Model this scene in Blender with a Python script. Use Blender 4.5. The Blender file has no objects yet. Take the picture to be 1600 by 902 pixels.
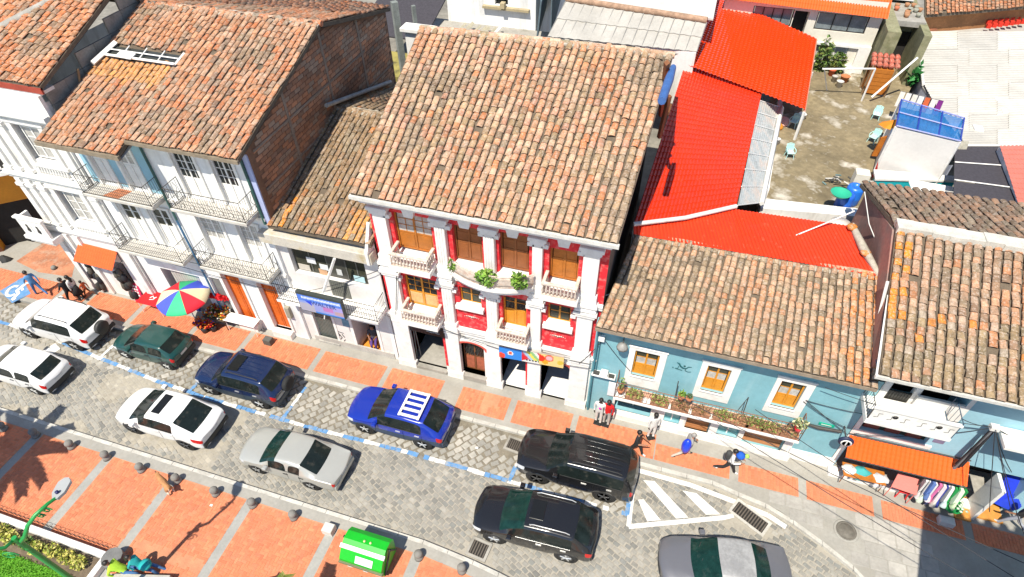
import bpy, bmesh, math, random
from mathutils import Vector, Matrix, noise
random.seed(7)
rnd = random.random
def U(a, b): return a + (b - a) * random.random()
R = math.radians
SC = bpy.context.scene
COL = SC.collection
# ------------------------------------------------------------------ camera, world, sun, exposure
FPX, CAM_H = 950.0, 22.5
PITCH, ROLL, YAW = R(44.95), R(-0.69), R(-17.5)
cam = bpy.data.cameras.new('camera'); camo = bpy.data.objects.new('camera', cam); COL.objects.link(camo)
_d = Vector((math.sin(YAW)*math.cos(PITCH), math.cos(YAW)*math.cos(PITCH), -math.sin(PITCH)))
_r0 = Vector((math.cos(YAW), -math.sin(YAW), 0)); _u0 = _r0.cross(_d)
_r = _r0*math.cos(ROLL) + _u0*math.sin(ROLL); _u = -_r0*math.sin(ROLL) + _u0*math.cos(ROLL)
CAMP = Vector((0, 0, CAM_H))
camo.matrix_world = Matrix(((_r.x,_u.x,-_d.x,0),(_r.y,_u.y,-_d.y,0),(_r.z,_u.z,-_d.z,CAM_H),(0,0,0,1)))
cam.sensor_width = 36; cam.lens = FPX/1600*36; cam.clip_start = .5; cam.clip_end = 2000
SC.camera = camo
SUN_AZ, SUN_EL = R(78), R(60)      # direction the shadows run (from +x), height of the sun
sdir = Vector((math.cos(SUN_AZ)*math.cos(SUN_EL), math.sin(SUN_AZ)*math.cos(SUN_EL), -math.sin(SUN_EL)))
w = bpy.data.worlds.new('World'); SC.world = w; w.use_nodes = True
nt = w.node_tree; bg = nt.nodes['Background']
sky = nt.nodes.new('ShaderNodeTexSky'); sky.sky_type = 'NISHITA'; sky.sun_disc = False
sky.sun_elevation = SUN_EL
sky.sun_rotation = math.atan2(-sdir.x, -sdir.y)
sky.altitude = 2200
nt.links.new(sky.outputs[0], bg.inputs[0]); bg.inputs[1].default_value = .13
sl = bpy.data.lights.new('sun', 'SUN'); sl.energy = 4.9; sl.angle = R(.5); sl.color = (1, .935, .81)
so = bpy.data.objects.new('sun', sl); COL.objects.link(so); so.location = (-10, -20, 50)
so.rotation_euler = sdir.to_track_quat('-Z', 'Y').to_euler()
SC.view_settings.view_transform = 'Standard'; SC.view_settings.look = 'None'
SC.view_settings.exposure = 0.50; SC.view_settings.gamma = 1
# ------------------------------------------------------------------ survey: a sight line met with a level, a facade plane or a cross plane
def at(u, v, x=None, y=None, z=None):
    q = _d*FPX + _r*(u-800) - _u*(v-451)
    if x is not None: t = (x-CAMP.x)/q.x
    elif y is not None: t = (y-CAMP.y)/q.y
    else: t = (z-CAMP.z)/q.z
    return CAMP + q*t
def shows(p):          # apparent size of a 1 m piece at p in the photograph, 0 when out of frame
    q = Vector(p)-CAMP; d = q.dot(_d)
    if d <= 0: return 0
    u, v = 800+FPX*q.dot(_r)/d, 451-FPX*q.dot(_u)/d
    return FPX/d if -10 < u < 1610 and -10 < v < 912 else 0
# ------------------------------------------------------------------ objects
def tag(o, label=None, cat=None, group=None, kind=None):
    if label: o['label'] = label
    if cat: o['category'] = cat
    if group: o['group'] = group
    if kind: o['kind'] = kind
    return o
def thing(name, label, cat, loc=(0,0,0), rz=0, group=None):
    o = bpy.data.objects.new(name, None); COL.objects.link(o); o.empty_display_size = .2
    o.location = loc; o.rotation_euler = (0, 0, rz)
    return tag(o, label, cat, group)
def wloc(o):
    p = Vector((0,0,0))
    while o: p = p + Vector(o.location); o = o.parent
    return p
def link(name, me, parent=None, loc=(0,0,0)):
    o = bpy.data.objects.new(name, me); COL.objects.link(o)
    if parent: o.parent = parent
    o.location = loc
    return o
class MB:
    def __init__(s): s.v, s.f, s.c, s.m, s.s = [], [], [], [], []
    def add(s, vs, fs, col=None, m=0, smooth=False, M=None):
        k = len(s.v)
        s.v += [tuple(M @ Vector(p)) for p in vs] if M is not None else [tuple(p) for p in vs]
        for f in fs:
            s.f.append([i+k for i in f]); s.c.append(col); s.m.append(m); s.s.append(smooth)
        return s
    def box(s, x0, x1, y0, y1, z0, z1, col=None, m=0, M=None):
        vs = [(x,y,z) for z in (z0,z1) for y in (y0,y1) for x in (x0,x1)]
        return s.add(vs, [(0,2,3,1),(4,5,7,6),(0,1,5,4),(2,6,7,3),(0,4,6,2),(1,3,7,5)], col, m, False, M)
    def bbox(s, x0, x1, y0, y1, z0, z1, b=.02, col=None, m=0, M=None):   # box with a chamfered top
        vs = [(x,y,z0) for x,y in ((x0,y0),(x1,y0),(x1,y1),(x0,y1))] + [(x,y,z1-b) for x,y in ((x0,y0),(x1,y0),(x1,y1),(x0,y1))] + \
             [(x,y,z1) for x,y in ((x0+b,y0+b),(x1-b,y0+b),(x1-b,y1-b),(x0+b,y1-b))]
        fs = [(3,2,1,0),(8,9,10,11)] + [(a+k,(a+1)%4+k,(a+1)%4+k+4,a+k+4) for k in (0,4) for a in range(4)]
        return s.add(vs, fs, col, m, False, M)
    def quad(s, a, b, c, d, col=None, m=0): return s.add([a,b,c,d], [(0,1,2,3)], col, m)
    def poly(s, pts, col=None, m=0): return s.add(pts, [tuple(range(len(pts)))], col, m)
    def slab(s, pts, t, col=None, m=0):      # a polygon given thickness t downwards
        n = len(pts); vs = [Vector(p) for p in pts] + [Vector(p)-Vector((0,0,t)) for p in pts]
        return s.add(vs, [tuple(range(n)), tuple(range(2*n-1,n-1,-1))] + [(i,i+n,(i+1)%n+n,(i+1)%n) for i in range(n)], col, m)
    def prism(s, pts, d, col=None, m=0):     # polygon pushed along vector d
        n = len(pts); d = Vector(d); vs = [Vector(p) for p in pts] + [Vector(p)+d for p in pts]
        return s.add(vs, [tuple(range(n-1,-1,-1)), tuple(range(n,2*n))] + [(i,(i+1)%n,(i+1)%n+n,i+n) for i in range(n)], col, m)
    def tube(s, pts, r, n=6, col=None, m=0, cap=True, smooth=True):
        pts = [Vector(p) for p in pts]; rs = r if isinstance(r, (list,tuple)) else [r]*len(pts)
        vs, fs = [], []; prev = None
        for i, p in enumerate(pts):
            t = (pts[min(i+1,len(pts)-1)] - pts[max(i-1,0)]).normalized()
            a = prev if prev is not None else (Vector((0,0,1)) if abs(t.z) < .9 else Vector((1,0,0)))
            a = (a - t*a.dot(t)); a = a.normalized() if a.length > 1e-6 else t.orthogonal().normalized()
            prev = a; b = t.cross(a)
            vs += [p + (a*math.cos(2*math.pi*k/n) + b*math.sin(2*math.pi*k/n))*rs[i] for k in range(n)]
        for i in range(len(pts)-1):
            fs += [(i*n+k, i*n+(k+1)%n, (i+1)*n+(k+1)%n, (i+1)*n+k) for k in range(n)]
        s.add(vs, fs, col, m, smooth)
        if cap:
            e = len(pts)-1
            s.add(vs[:n], [tuple(range(n-1,-1,-1))], col, m); s.add(vs[e*n:], [tuple(range(n))], col, m)
        return s
    def bar(s, a, b, r, col=None, m=0, n=4): return s.tube([a,b], r, n, col, m, True, n > 5)
    def lathe(s, prof, c=(0,0,0), n=12, col=None, m=0, axis='z', smooth=True):
        vs, fs = [], []
        for (r, h) in prof:
            for k in range(n):
                a = 2*math.pi*k/n; p = (r*math.cos(a), r*math.sin(a), h)
                if axis == 'y': p = (p[0], p[2], -p[1])
                if axis == 'x': p = (p[2], p[0], p[1])
                vs.append((p[0]+c[0], p[1]+c[1], p[2]+c[2]))
        for i in range(len(prof)-1):
            fs += [(i*n+k, i*n+(k+1)%n, (i+1)*n+(k+1)%n, (i+1)*n+k) for k in range(n)]
        if prof[0][0] > 1e-4: fs.append(tuple(range(n-1,-1,-1)))
        if prof[-1][0] > 1e-4: fs.append(tuple(range((len(prof)-1)*n, len(prof)*n)))
        return s.add(vs, fs, col, m, smooth)
    def mesh(s, name, mats, off=Vector((0,0,0))):
        me = bpy.data.meshes.new(name)
        me.from_pydata([(p[0]-off.x, p[1]-off.y, p[2]-off.z) for p in s.v], [], s.f)
        for mt in (mats if isinstance(mats, (list,tuple)) else [mats]): me.materials.append(mt)
        me.polygons.foreach_set('material_index', s.m); me.polygons.foreach_set('use_smooth', s.s)
        if any(c is not None for c in s.c):
            at_ = me.color_attributes.new('Col', 'FLOAT_COLOR', 'CORNER'); buf = []
            for f, c in zip(s.f, s.c):
                c = c or (.5,.5,.5); buf += [c[0], c[1], c[2], 1.0]*len(f)
            at_.data.foreach_set('color', buf)
        me.update()
        return me
    def build(s, name, mats, parent=None, label=None, cat=None, group=None, kind=None, local=False, org=None):
        off = Vector((0,0,0)) if local or not parent else wloc(parent)
        if org is not None: off = Vector(org)
        o = link(name, s.mesh(name, mats, off), parent)
        if org is not None: o.location = org if not parent else Vector(org)-wloc(parent)
        return tag(o, label, cat, group, kind)
def leaves(mb, c, r, n, size, cols, flat=1.0):     # a loose cloud of leaf-sized faces
    for _ in range(n):
        while True:
            p = Vector((U(-1,1),U(-1,1),U(-1,1)))
            if .15 < p.length < 1: break
        p = Vector((p.x*r[0], p.y*r[1], p.z*r[2])) + Vector(c)
        a = Vector((U(-1,1),U(-1,1),U(-.6,.6)*flat)).normalized(); b = a.orthogonal().normalized()
        b = (Matrix.Rotation(U(0,6.28), 3, a) @ b); q = size*U(.6,1.3)
        col = random.choice(cols); k = U(.75,1.25); col = tuple(x*k for x in col)
        mb.add([p-a*q, p+b*q*.45, p+a*q, p-b*q*.45], [(0,1,2,3)], col)
# ------------------------------------------------------------------ materials
_M = {}
def mat(name, col=(.5,.5,.5), rough=.8, var=.25, scale=1.5, bump=.15, bscale=30, metal=0, vc=False, coat=0, trans=0, stain=None, stain_amt=.5, spec=.5, stain_scale=1.2, alpha=1, streak=False, mottle=None):
    if name in _M: return _M[name]
    m = bpy.data.materials.new(name); m.use_nodes = True; _M[name] = m
    nt = m.node_tree; N = nt.nodes; L = nt.links; b = N['Principled BSDF']
    b.inputs['Roughness'].default_value = rough; b.inputs['Metallic'].default_value = metal
    b.inputs['Specular IOR Level'].default_value = spec
    b.inputs['Coat Weight'].default_value = coat; b.inputs['Transmission Weight'].default_value = trans
    b.inputs['Alpha'].default_value = alpha
    geo = N.new('ShaderNodeNewGeometry')
    def noi(sc, det=4, st=False):
        n = N.new('ShaderNodeTexNoise'); n.inputs['Scale'].default_value = sc; n.inputs['Detail'].default_value = det; n.inputs['Roughness'].default_value = .62
        if st:
            mp = N.new('ShaderNodeMapping'); mp.inputs['Scale'].default_value = (1,1,.16); L.new(geo.outputs['Position'], mp.inputs[0]); L.new(mp.outputs[0], n.inputs['Vector'])
        else: L.new(geo.outputs['Position'], n.inputs['Vector'])
        return n
    def mixc(t, fac, a, bb):
        x = N.new('ShaderNodeMix'); x.data_type = 'RGBA'; x.blend_type = t
        if hasattr(fac, 'is_output'): L.new(fac, x.inputs[0])
        else: x.inputs[0].default_value = fac
        for s_, i in ((a,6),(bb,7)):
            if hasattr(s_, 'is_output'): L.new(s_, x.inputs[i])
            else: x.inputs[i].default_value = (*s_[:3], 1)
        return x.outputs[2]
    def ramp(src, a, bb, lo=0, hi=1):
        r = N.new('ShaderNodeMapRange'); r.inputs[1].default_value = a; r.inputs[2].default_value = bb; r.inputs[3].default_value = lo; r.inputs[4].default_value = hi
        L.new(src, r.inputs[0]); return r.outputs[0]
    if vc:
        a_ = N.new('ShaderNodeAttribute'); a_.attribute_name = 'Col'; c = a_.outputs['Color']
    else: c = col
    if var > 0:
        n1 = noi(scale); f1 = ramp(n1.outputs['Fac'], .3, .7, 1-var, 1+var*.5)
        v = N.new('ShaderNodeCombineColor'); [L.new(f1, v.inputs[i]) for i in range(3)]
        c = mixc('MULTIPLY', 1, c, v.outputs[0])
        n2 = noi(scale*9, 3); f2 = ramp(n2.outputs['Fac'], .3, .7, 1-var*.6, 1+var*.35)
        v2 = N.new('ShaderNodeCombineColor'); [L.new(f2, v2.inputs[i]) for i in range(3)]
        c = mixc('MULTIPLY', 1, c, v2.outputs[0])
    if stain is not None:
        n3 = noi(stain_scale, 6, streak); f3 = ramp(n3.outputs['Fac'], .5, .68, 0, stain_amt)
        c = mixc('MIX', f3, c, stain)
    for (mc, ms, ma, mlo) in (mottle or ()):
        n5 = noi(ms, 4); f5 = ramp(n5.outputs['Fac'], mlo, mlo+.14, 0, ma); c = mixc('MIX', f5, c, mc)
    if hasattr(c, 'is_output'): L.new(c, b.inputs['Base Color'])
    else: b.inputs['Base Color'].default_value = (*c, 1)
    if bump > 0:
        n4 = noi(bscale, 3); bp = N.new('ShaderNodeBump'); bp.inputs['Strength'].default_value = bump; bp.inputs['Distance'].default_value = .02
        L.new(n4.outputs['Fac'], bp.inputs['Height']); L.new(bp.outputs[0], b.inputs['Normal'])
    return m
WHITE = mat('white plaster', (.80,.785,.75), .85, .10, .7, .12, 25, stain=(.34,.30,.24), stain_amt=.5, streak=True, stain_scale=1.9)
WHITE2 = mat('cool white plaster', (.80,.805,.80), .85, .09, .9, .10, 25, stain=(.38,.37,.34), stain_amt=.45, streak=True, stain_scale=1.7)
TRIM = mat('white trim paint', (.80,.785,.75), .7, .08, 2, .08, 30, stain=(.45,.42,.36), stain_amt=.3, stain_scale=3)
CREAM = mat('cream plaster', (.72,.68,.58), .85, .10, .8, .1)
RED = mat('red facade paint', (.72,.02,.032), .7, .16, 1.6, .12, 30, stain=(.7,.5,.42), stain_amt=.35, stain_scale=5)
BLUE = mat('pale blue facade paint', (.205,.425,.485), .85, .10, .7, .12, 25, stain=(.40,.55,.58), stain_amt=.4, streak=True)
BLUE2 = mat('sky blue wall paint', (.30,.52,.62), .85, .08, .9, .1)
TEAL = mat('teal paint', (.02,.36,.42), .7, .15)
GREYC = mat('grey concrete', (.36,.34,.30), .9, .22, .8, .25, 25, stain=(.16,.15,.12), stain_amt=.6)
PAVEC = mat('sidewalk concrete', (.335,.32,.285), .9, .16, .9, .2, 30, stain=(.28,.26,.22), stain_amt=.5)
KERBM = mat('kerb stone', (.52,.50,.45), .9, .2, 2, .2, 25, stain=(.3,.28,.24), stain_amt=.5, stain_scale=3)
WOODO = mat('orange brown door wood', (.46,.155,.02), .5, .22, 3, .1, 40)
WOODB = mat('dark brown door wood', (.20,.075,.025), .5, .22, 3, .1, 40)
ORANGE = mat('orange door paint', (.66,.13,.012), .55, .14, 2, .1)
YELLOWW = mat('amber window wood', (.66,.27,.02), .5, .16, 3, .08)
GLASS = mat('window glass', (.02,.024,.024), .12, 0, bump=0, spec=.3)
GLASSC = mat('curtained glass', (.50,.48,.44), .25, .3, 6, 0)
GLASSG = mat('olive glass', (.06,.06,.04), .15, .3, 2, 0, spec=.25)
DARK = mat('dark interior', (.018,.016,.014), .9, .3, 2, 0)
BLACK = mat('black metal', (.02,.02,.02), .5, .1, 2, 0)
IRON = mat('wrought iron', (.06,.055,.05), .6, .2, 4, 0)
TERRA = mat('terracotta', (.52,.19,.09), .85, .25, 4, .2)
MORTAR = mat('old mortar', (.44,.40,.33), .95, .3, 3, .4, 18, stain=(.22,.19,.13), stain_amt=.6)
SOIL = mat('roof bedding', (.15,.115,.08), .95, .35, 3, .4)
TILE = mat('clay roof tile', vc=True, rough=.95, var=.34, scale=4, bump=.5, bscale=38, stain=(.17,.145,.10), stain_amt=.5, stain_scale=3.5, spec=.2, mottle=(((.56,.47,.40),13,.5,.50),((.13,.115,.08),19,.62,.53)))
VC = mat('coloured surface', vc=True, rough=.8, var=.14, scale=5, bump=.1)
VCG = mat('coloured gloss', vc=True, rough=.35, var=.05, scale=5, bump=0)
LEAF = mat('leaves', vc=True, rough=.6, var=.2, scale=6, bump=0)
STONE = mat('cobble stone', vc=True, rough=.9, var=.2, scale=.9, bump=.4, bscale=35)
BRICKV = mat('paving brick', vc=True, rough=.9, var=.09, scale=.8, bump=.2, bscale=50, stain=(.40,.17,.10), stain_amt=.3, stain_scale=.7, mottle=(((.56,.30,.20),2.5,.25,.58),((.30,.13,.08),.5,.35,.6)))
SHEETR = mat('vermilion roof sheet', (.76,.040,.006), .45, .12, .8, .06, 30, mottle=(((.48,.04,.02),.9,.45,.54),((.66,.17,.10),6,.3,.6),((.35,.06,.03),3,.35,.64)))
SHEETO = mat('orange roof sheet', (.80,.12,.015), .45, .08, 1.5, .03)
SHEETG = mat('weathered fibre cement', (.43,.41,.37), .85, .16, .9, .15, 20, stain=(.36,.34,.30), stain_amt=.6, stain_scale=1)
SHEETP = mat('pink roof sheet', (.66,.20,.15), .6, .1)
GREENP = mat('green painted metal', (.02,.28,.06), .4, .12, 3, 0)
WIRE = mat('cable', (.03,.03,.035), .7, 0, bump=0)
# ================================================================== ground, road, pavements
def structure(name, mb, m, **k): return mb.build(name, m, kind='structure', **k)
structure('ground', MB().quad((-300,-300,-.06),(300,-300,-.06),(300,500,-.06),(-300,500,-.06)), mat('bare earth', (.26,.23,.19), .95, .3, .3, .3))
KY, PY = 13.2, 7.9        # far kerb line and plaza kerb line
def kerb_y(x):            # the far pavement bulges into the road at the right
    if x < 4: return KY
    pts = [(4,13.2),(5.2,12.95),(6.3,12.78),(7.6,12.15),(8.9,11.4),(10.2,10.2),(11.5,8.7),(13,6.5)]
    for (a,b),(c,d) in zip(pts, pts[1:]):
        if x <= c: return b+(d-b)*(x-a)/(c-a)
    return 6.5
def plaza_y(x):           # the plaza kerb bends away at the right
    if x < -5.2: return PY-.04*max(0,(x+24)*.02)
    t = x+5.2
    return 7.82-.055*t-.022*t*t if t < 9 else 5.5-.45*(t-9)
road = structure('road', MB().quad((-70,2,0),(40,2,0),(40,KY+.02,0),(-70,KY+.02,0)), mat('mortar between cobbles', (.37,.34,.285), .95, .2, 1.2, .35, 22, stain=(.25,.225,.18), stain_amt=.5))
def scatter_pieces(parent, name, pieces, mats, meshes, stuffname, limit=300):
    """pieces: (centre, function adding it to a mesh, matrix, mesh key); the ones showing largest become parts, the rest one joined part"""
    pieces.sort(key=lambda p: -shows(p[0]))
    off = wloc(parent); rest = MB()
    for i, (c, M, key, col) in enumerate(pieces):
        src = meshes[key]
        if i < limit and shows(c) > 0:
            o = bpy.data.objects.new(name, src['me'](col)); COL.objects.link(o); o.parent = parent
            o.matrix_local = Matrix.Translation(-off) @ M
        else:
            k = U(.86, 1.14)
            rest.add(src['v'], src['f'], tuple(x*k for x in col), 0, src['s'], M)
    if rest.v: rest.build(stuffname, mats, parent, kind='stuff')
def template(mb, material, smooth=False):
    cache = {}
    def me(col):
        key = tuple(round(x,3) for x in col)
        if key not in cache:
            t = MB(); t.add(mb.v, mb.f, col, 0, smooth); cache[key] = t.mesh('piece', material)
        return cache[key]
    return dict(v=[Vector(p) for p in mb.v], f=mb.f, s=smooth, me=me)
def stone_t(j, b, h=.5):
    v = [(x+U(-j,j), y+U(-j,j)) for x, y in ((-.5,-.5),(.5,-.5),(.5,.5),(-.5,.5))]
    m = MB(); vs = [(x,y,0) for x,y in v] + [(x*(1-b*.35),y*(1-b*.35),h) for x,y in v] + [(x*(1-b),y*(1-b),1) for x,y in v]
    m.add(vs, [(8,9,10,11)] + [(a+k,(a+1)%4+k,(a+1)%4+k+4,a+k+4) for k in (0,4) for a in range(4)])
    return m
COB = {i: template(stone_t(.10, .22), STONE) for i in range(8)}
GREYS = [(.285,.272,.24),(.25,.24,.213),(.31,.295,.258),(.21,.205,.185),(.295,.282,.247),(.265,.252,.222),(.345,.325,.285),(.23,.23,.212)]
pieces = []
for zone, ang, la, lb in (('lane', R(-25), .27, .185), ('bay', R(50), .37, .275)):
  ca, sa = math.cos(ang), math.sin(ang)
  for i in range(-170, 170):
    for j in range(-190, 190):
        p, q = (i+.5*(j%2))*la, j*lb
        x, y = -8+p*ca-q*sa, 10.5+p*sa+q*ca
        if (y > 11.08 and x < 1.05) != (zone == 'bay'): continue
        if not (-34 < x < 13 and plaza_y(x)+.12 < y < min(KY, kerb_y(x))-.12): continue
        n = noise.noise((x*.35, y*.6, 3.1))
        # left of the white crossover most stones have sunk into the mortar
        worn = max(0, min(1, (-13.5-x)/5)) if y < 11.1 else 0
        park = zone == 'bay'
        hgt = .030 if park else (.022 if worn < .4 else (.018 if n > .05 else .004))
        if any(abs(x-gx) < gw and abs(y-gy) < gh for gx,gy,gw,gh in ((5.45,12.3,.85,.62),(-3.98,8.2,.5,.45),(-3.95,12.68,.5,.45))): continue
        sx, sy = la*U(.74,.92), lb*U(.76,.92)
        col = random.choice(GREYS)
        if park: col = tuple(c*1.16 for c in random.choice(GREYS[:3]+GREYS[4:7]))
        elif worn > .4 and n < .1: col = (.37,.335,.27)
        M = Matrix.Translation((x+U(-.012,.012), y+U(-.012,.012), U(-.005,.004))) @ Matrix.Rotation(ang+U(-.13,.13) + (U(-.2,.2) if park else 0), 4, 'Z') @ Matrix.Diagonal((sx, sy, hgt, 1))
        pieces.append((Vector((x,y,0)), M, random.randrange(8), col))
scatter_pieces(road, 'cobble', pieces, STONE, COB, 'cobbles')
MB().poly([(-33,11.9,.006),(-25.6,11.55,.006),(-17.9,11.0,.006),(1.0,11.0,.006),(1.0,13.2,.006),(-33,13.2,.006)]).build('bay_bed', mat('dark bay mortar', (.21,.185,.14), .95, .3, 2, .4, 25), road)
# painted bay lines: stone-shaped patches, blue and white by turns
PAINTW = mat('white road paint', (.74,.73,.70), .8, .15, 3, .2, 40, stain=(.42,.39,.34), stain_amt=.55, stain_scale=6)
PAINTB = mat('blue road paint', (.11,.27,.52), .85, .2, 3, .2, 40, stain=(.36,.36,.34), stain_amt=.85, stain_scale=3.5)
mw, mb_ = MB(), MB()
def stripe(a, b, wd, z, pick, step=.24, keep=.93):
    a, b = Vector((*a,0)), Vector((*b,0)); L = (b-a).length; t = (b-a)/L; nn = Vector((-t.y,t.x,0)); k = 0
    while k*step < L:
        s0, s1 = k*step, min(L, (k+1)*step-.015)
        if rnd() < keep:
            o1, o2 = U(-.02,.02), U(-.02,.02); j = lambda: U(-.012,.012)
            q = [a+t*(s0+j())-nn*(wd/2+o1), a+t*(s1+j())-nn*(wd/2+o1), a+t*(s1+j())+nn*(wd/2+o2), a+t*(s0+j())+nn*(wd/2+o2)]
            (mw if pick(s0) == 'w' else mb_).poly([(p.x,p.y,z+U(0,.003)) for p in q])
        k += 1
line = lambda s: 'w' if int(s/.82) % 2 else 'b'
pts = [(-31,11.9),(-28.2,11.9),(-25.6,11.62),(-20.6,11.14),(-17.9,11.0),(-12.7,10.98),(-8.1,11.1),(1.0,11.07)]
for p, q in zip(pts, pts[1:]): stripe(p, q, .17, .038, line)
for x0, x1, y0, y1 in ((-24.1,-24.0,11.35,13.0),(-18.75,-18.7,11.0,13.0),(-13.95,-13.85,11.0,12.8),(-3.72,-3.5,11.05,12.9),(1.0,.95,11.07,12.2)):
    stripe((x0,y0), (x1,y1), .15, .039, lambda s: 'b' if (s < .5 or s > 1.3) and x0 > -20 else 'w')
stripe((-26.6,11.5), (-26.9,10.7), .55, .037, lambda s: 'w', .3)
def flat(pts, z=.036): mw.poly([(x,y,z) for x, y in pts])
A, B, C = (1.0,13.0), (1.12,10.62), (5.1,12.15)
def thick(a, b, wd, z=.037):
    a, b = Vector(a), Vector(b); t = (b-a).normalized(); n = Vector((-t.y,t.x))*wd/2
    flat([(a-n)[:], (b-n)[:], (b+n)[:], (a+n)[:]], z)
thick(A, B, .17); thick(B, (4.55,12.02), .18, .0375); thick((4.55,12.02), (4.85,12.2), .16, .038); thick((1.0,13.02), (3.2,12.98), .2, .0385); thick((3.2,12.98), (4.8,12.78), .2, .039); thick((4.8,12.78), (6.1,12.58), .2, .0395); thick((6.1,12.58), (6.75,12.3), .2, .040)
for q_ in (((1.37,12.65),(2.79,11.45),(3.24,11.62),(1.80,12.74)), ((2.90,12.66),(3.86,11.93),(4.38,12.10),(3.44,12.70)), ((1.30,11.78),(1.76,11.03),(2.25,11.22),(1.50,11.86))): flat(q_, .0365)
# the wheelchair bay at the left: a blue square with its white symbol
bq = [at(34,434,z=.15), at(48,459,z=.15), at(19,474,z=.15), at(0,455,z=.15)]
mb_.poly([(p.x,p.y,.155) for p in (bq[0],bq[3],bq[2],bq[1])])
c0 = (bq[0]+bq[2])/2; ex = (bq[1]-bq[0]).normalized(); ey = (bq[0]-bq[3]).normalized()
symz = [.159]
def sym(pts, wd):
    pts = [c0+ex*x+ey*y for x, y in pts]
    for a, b in zip(pts, pts[1:]):
        t = (b-a).normalized(); n = Vector((-t.y,t.x,0))*wd/2
        symz[0] += .0009; mw.poly([(p.x,p.y,symz[0]) for p in (a-n-t*.03, b-n+t*.03, b+n+t*.03, a+n-t*.03)])
S = .62
sym([(-.12*S,.95*S),(0*S,.9*S)], .2); sym([(-.1*S,.7*S),(.05*S,0),(.55*S,-.05*S),(.75*S,-.55*S),(.95*S,-.5*S)], .17); sym([(0,.4*S),(.45*S,.36*S)], .13)
sym([(-.2*S+.55*S*math.cos(a), -.3*S+.5*S*math.sin(a)) for a in [R(110+i*25) for i in range(11)]], .15)
mw.build('white_paint', PAINTW, road, kind='stuff'); mb_.build('blue_paint', PAINTB, road, kind='stuff')
# ---- far pavement
xs = [-40+i*.5 for i in range(121)]
def strip_slab(name, lo, hi, z, m, xs, base=-.05, parent=None, kind='structure'):
    mb = MB()
    for a, b in zip(xs, xs[1:]):
        mb.quad((a,lo(a),z),(b,lo(b),z),(b,hi(b),z),(a,hi(a),z)); mb.quad((a,lo(a),base),(b,lo(b),base),(b,lo(b),z),(a,lo(a),z)); mb.quad((a,hi(a),z),(b,hi(b),z),(b,hi(b),base),(a,hi(a),base))
    return mb.build(name, m, parent, kind=kind if not parent else None)
pave = strip_slab('pavement', lambda x: kerb_y(x)+.16, lambda x: 17.2, .13, PAVEC, xs)
for a in range(-31, 21):
    if a < -30: continue
    n = 2
    b = MB(); y0, y1 = kerb_y(a), kerb_y(a+.985)
    b.slab([(a,y0,.14),(a+.985,y1,.14),(a+.985,y1+.165,.14),(a,y0+.165,.14)], .2)
    b.build('kerb_stone', KERBM, pave)
# brick panels of the far pavement
BR = {i: template(stone_t(.02, .10, .75), BRICKV) for i in range(3)}
BCOL = [(.60,.19,.09),(.62,.20,.095),(.58,.18,.085),(.64,.215,.105),(.59,.195,.10)]
pieces = []
panels = [(-33.9,-29.3,14.95),(-29.0,-27.6,14.95),(-27.3,-24.5,15.0),(-24.2,-21.0,14.9),(-20.7,-18.1,14.9),(-17.8,-14.25,14.9),(-13.95,-10.75,14.85),(-10.5,-7.9,14.85),(-7.0,-4.75,14.8),(-4.45,-1.95,14.8),(-1.7,1.6,14.8),(1.65,4.6,14.4),(4.95,7.2,14.45),(7.5,9.9,14.45),(10.2,13.0,14.4),(13.3,16,14.4)]
bed = MB()
for (a, b, top) in panels:
    lo = 13.62
    if a < -7.2 < b or (-7.05 < a < -4): lo = 13.62
    bed.quad((a,lo,.136),(b,lo,.136),(b,top,.136),(a,top,.136))
    nx = int((b-a)/.115); 
    for i in range(nx):
        x = a+(i+.5)*(b-a)/nx; y = lo+.12; first = i % 2
        while y < top-.02:
            yl = min(.235, 2*(top-y))
            if first: y -= .06; yl = .115; first = 0
            if -5.9 < x < -5.2 and y > 13.95+.3*math.sin(x*9): y += .24; continue   # a cement patch
            pieces.append((Vector((x,y,.14)), Matrix.Translation((x,y,.128)) @ Matrix.Diagonal((.105,yl*.95,.022+U(-.002,.003),1)), random.randrange(3), random.choice(BCOL)))
            y += .12+yl/2
bed.build('brick_bed', mat('brick joint mortar', (.55,.24,.13), .95, .2, 3, .2), pave)
nbig = [p for p in pieces]
scatter_pieces(pave, 'paving_brick', pieces, BRICKV, BR, 'paving_bricks')
# brick patch and kerb of the side street at the far left
side = [at(25,408,z=.15), at(93,362,z=.15), at(120,398,z=.15), at(112,433,z=.15), at(60,425,z=.15)]
MB().poly([(p.x,p.y,.1345) for p in reversed(side)]).build('corner_paving', mat('striped corner brick', (.47,.20,.11), .9, .35, 1.2, .3, 20, stain=(.42,.33,.25), stain_amt=.7, stain_scale=2), pave)
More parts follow.
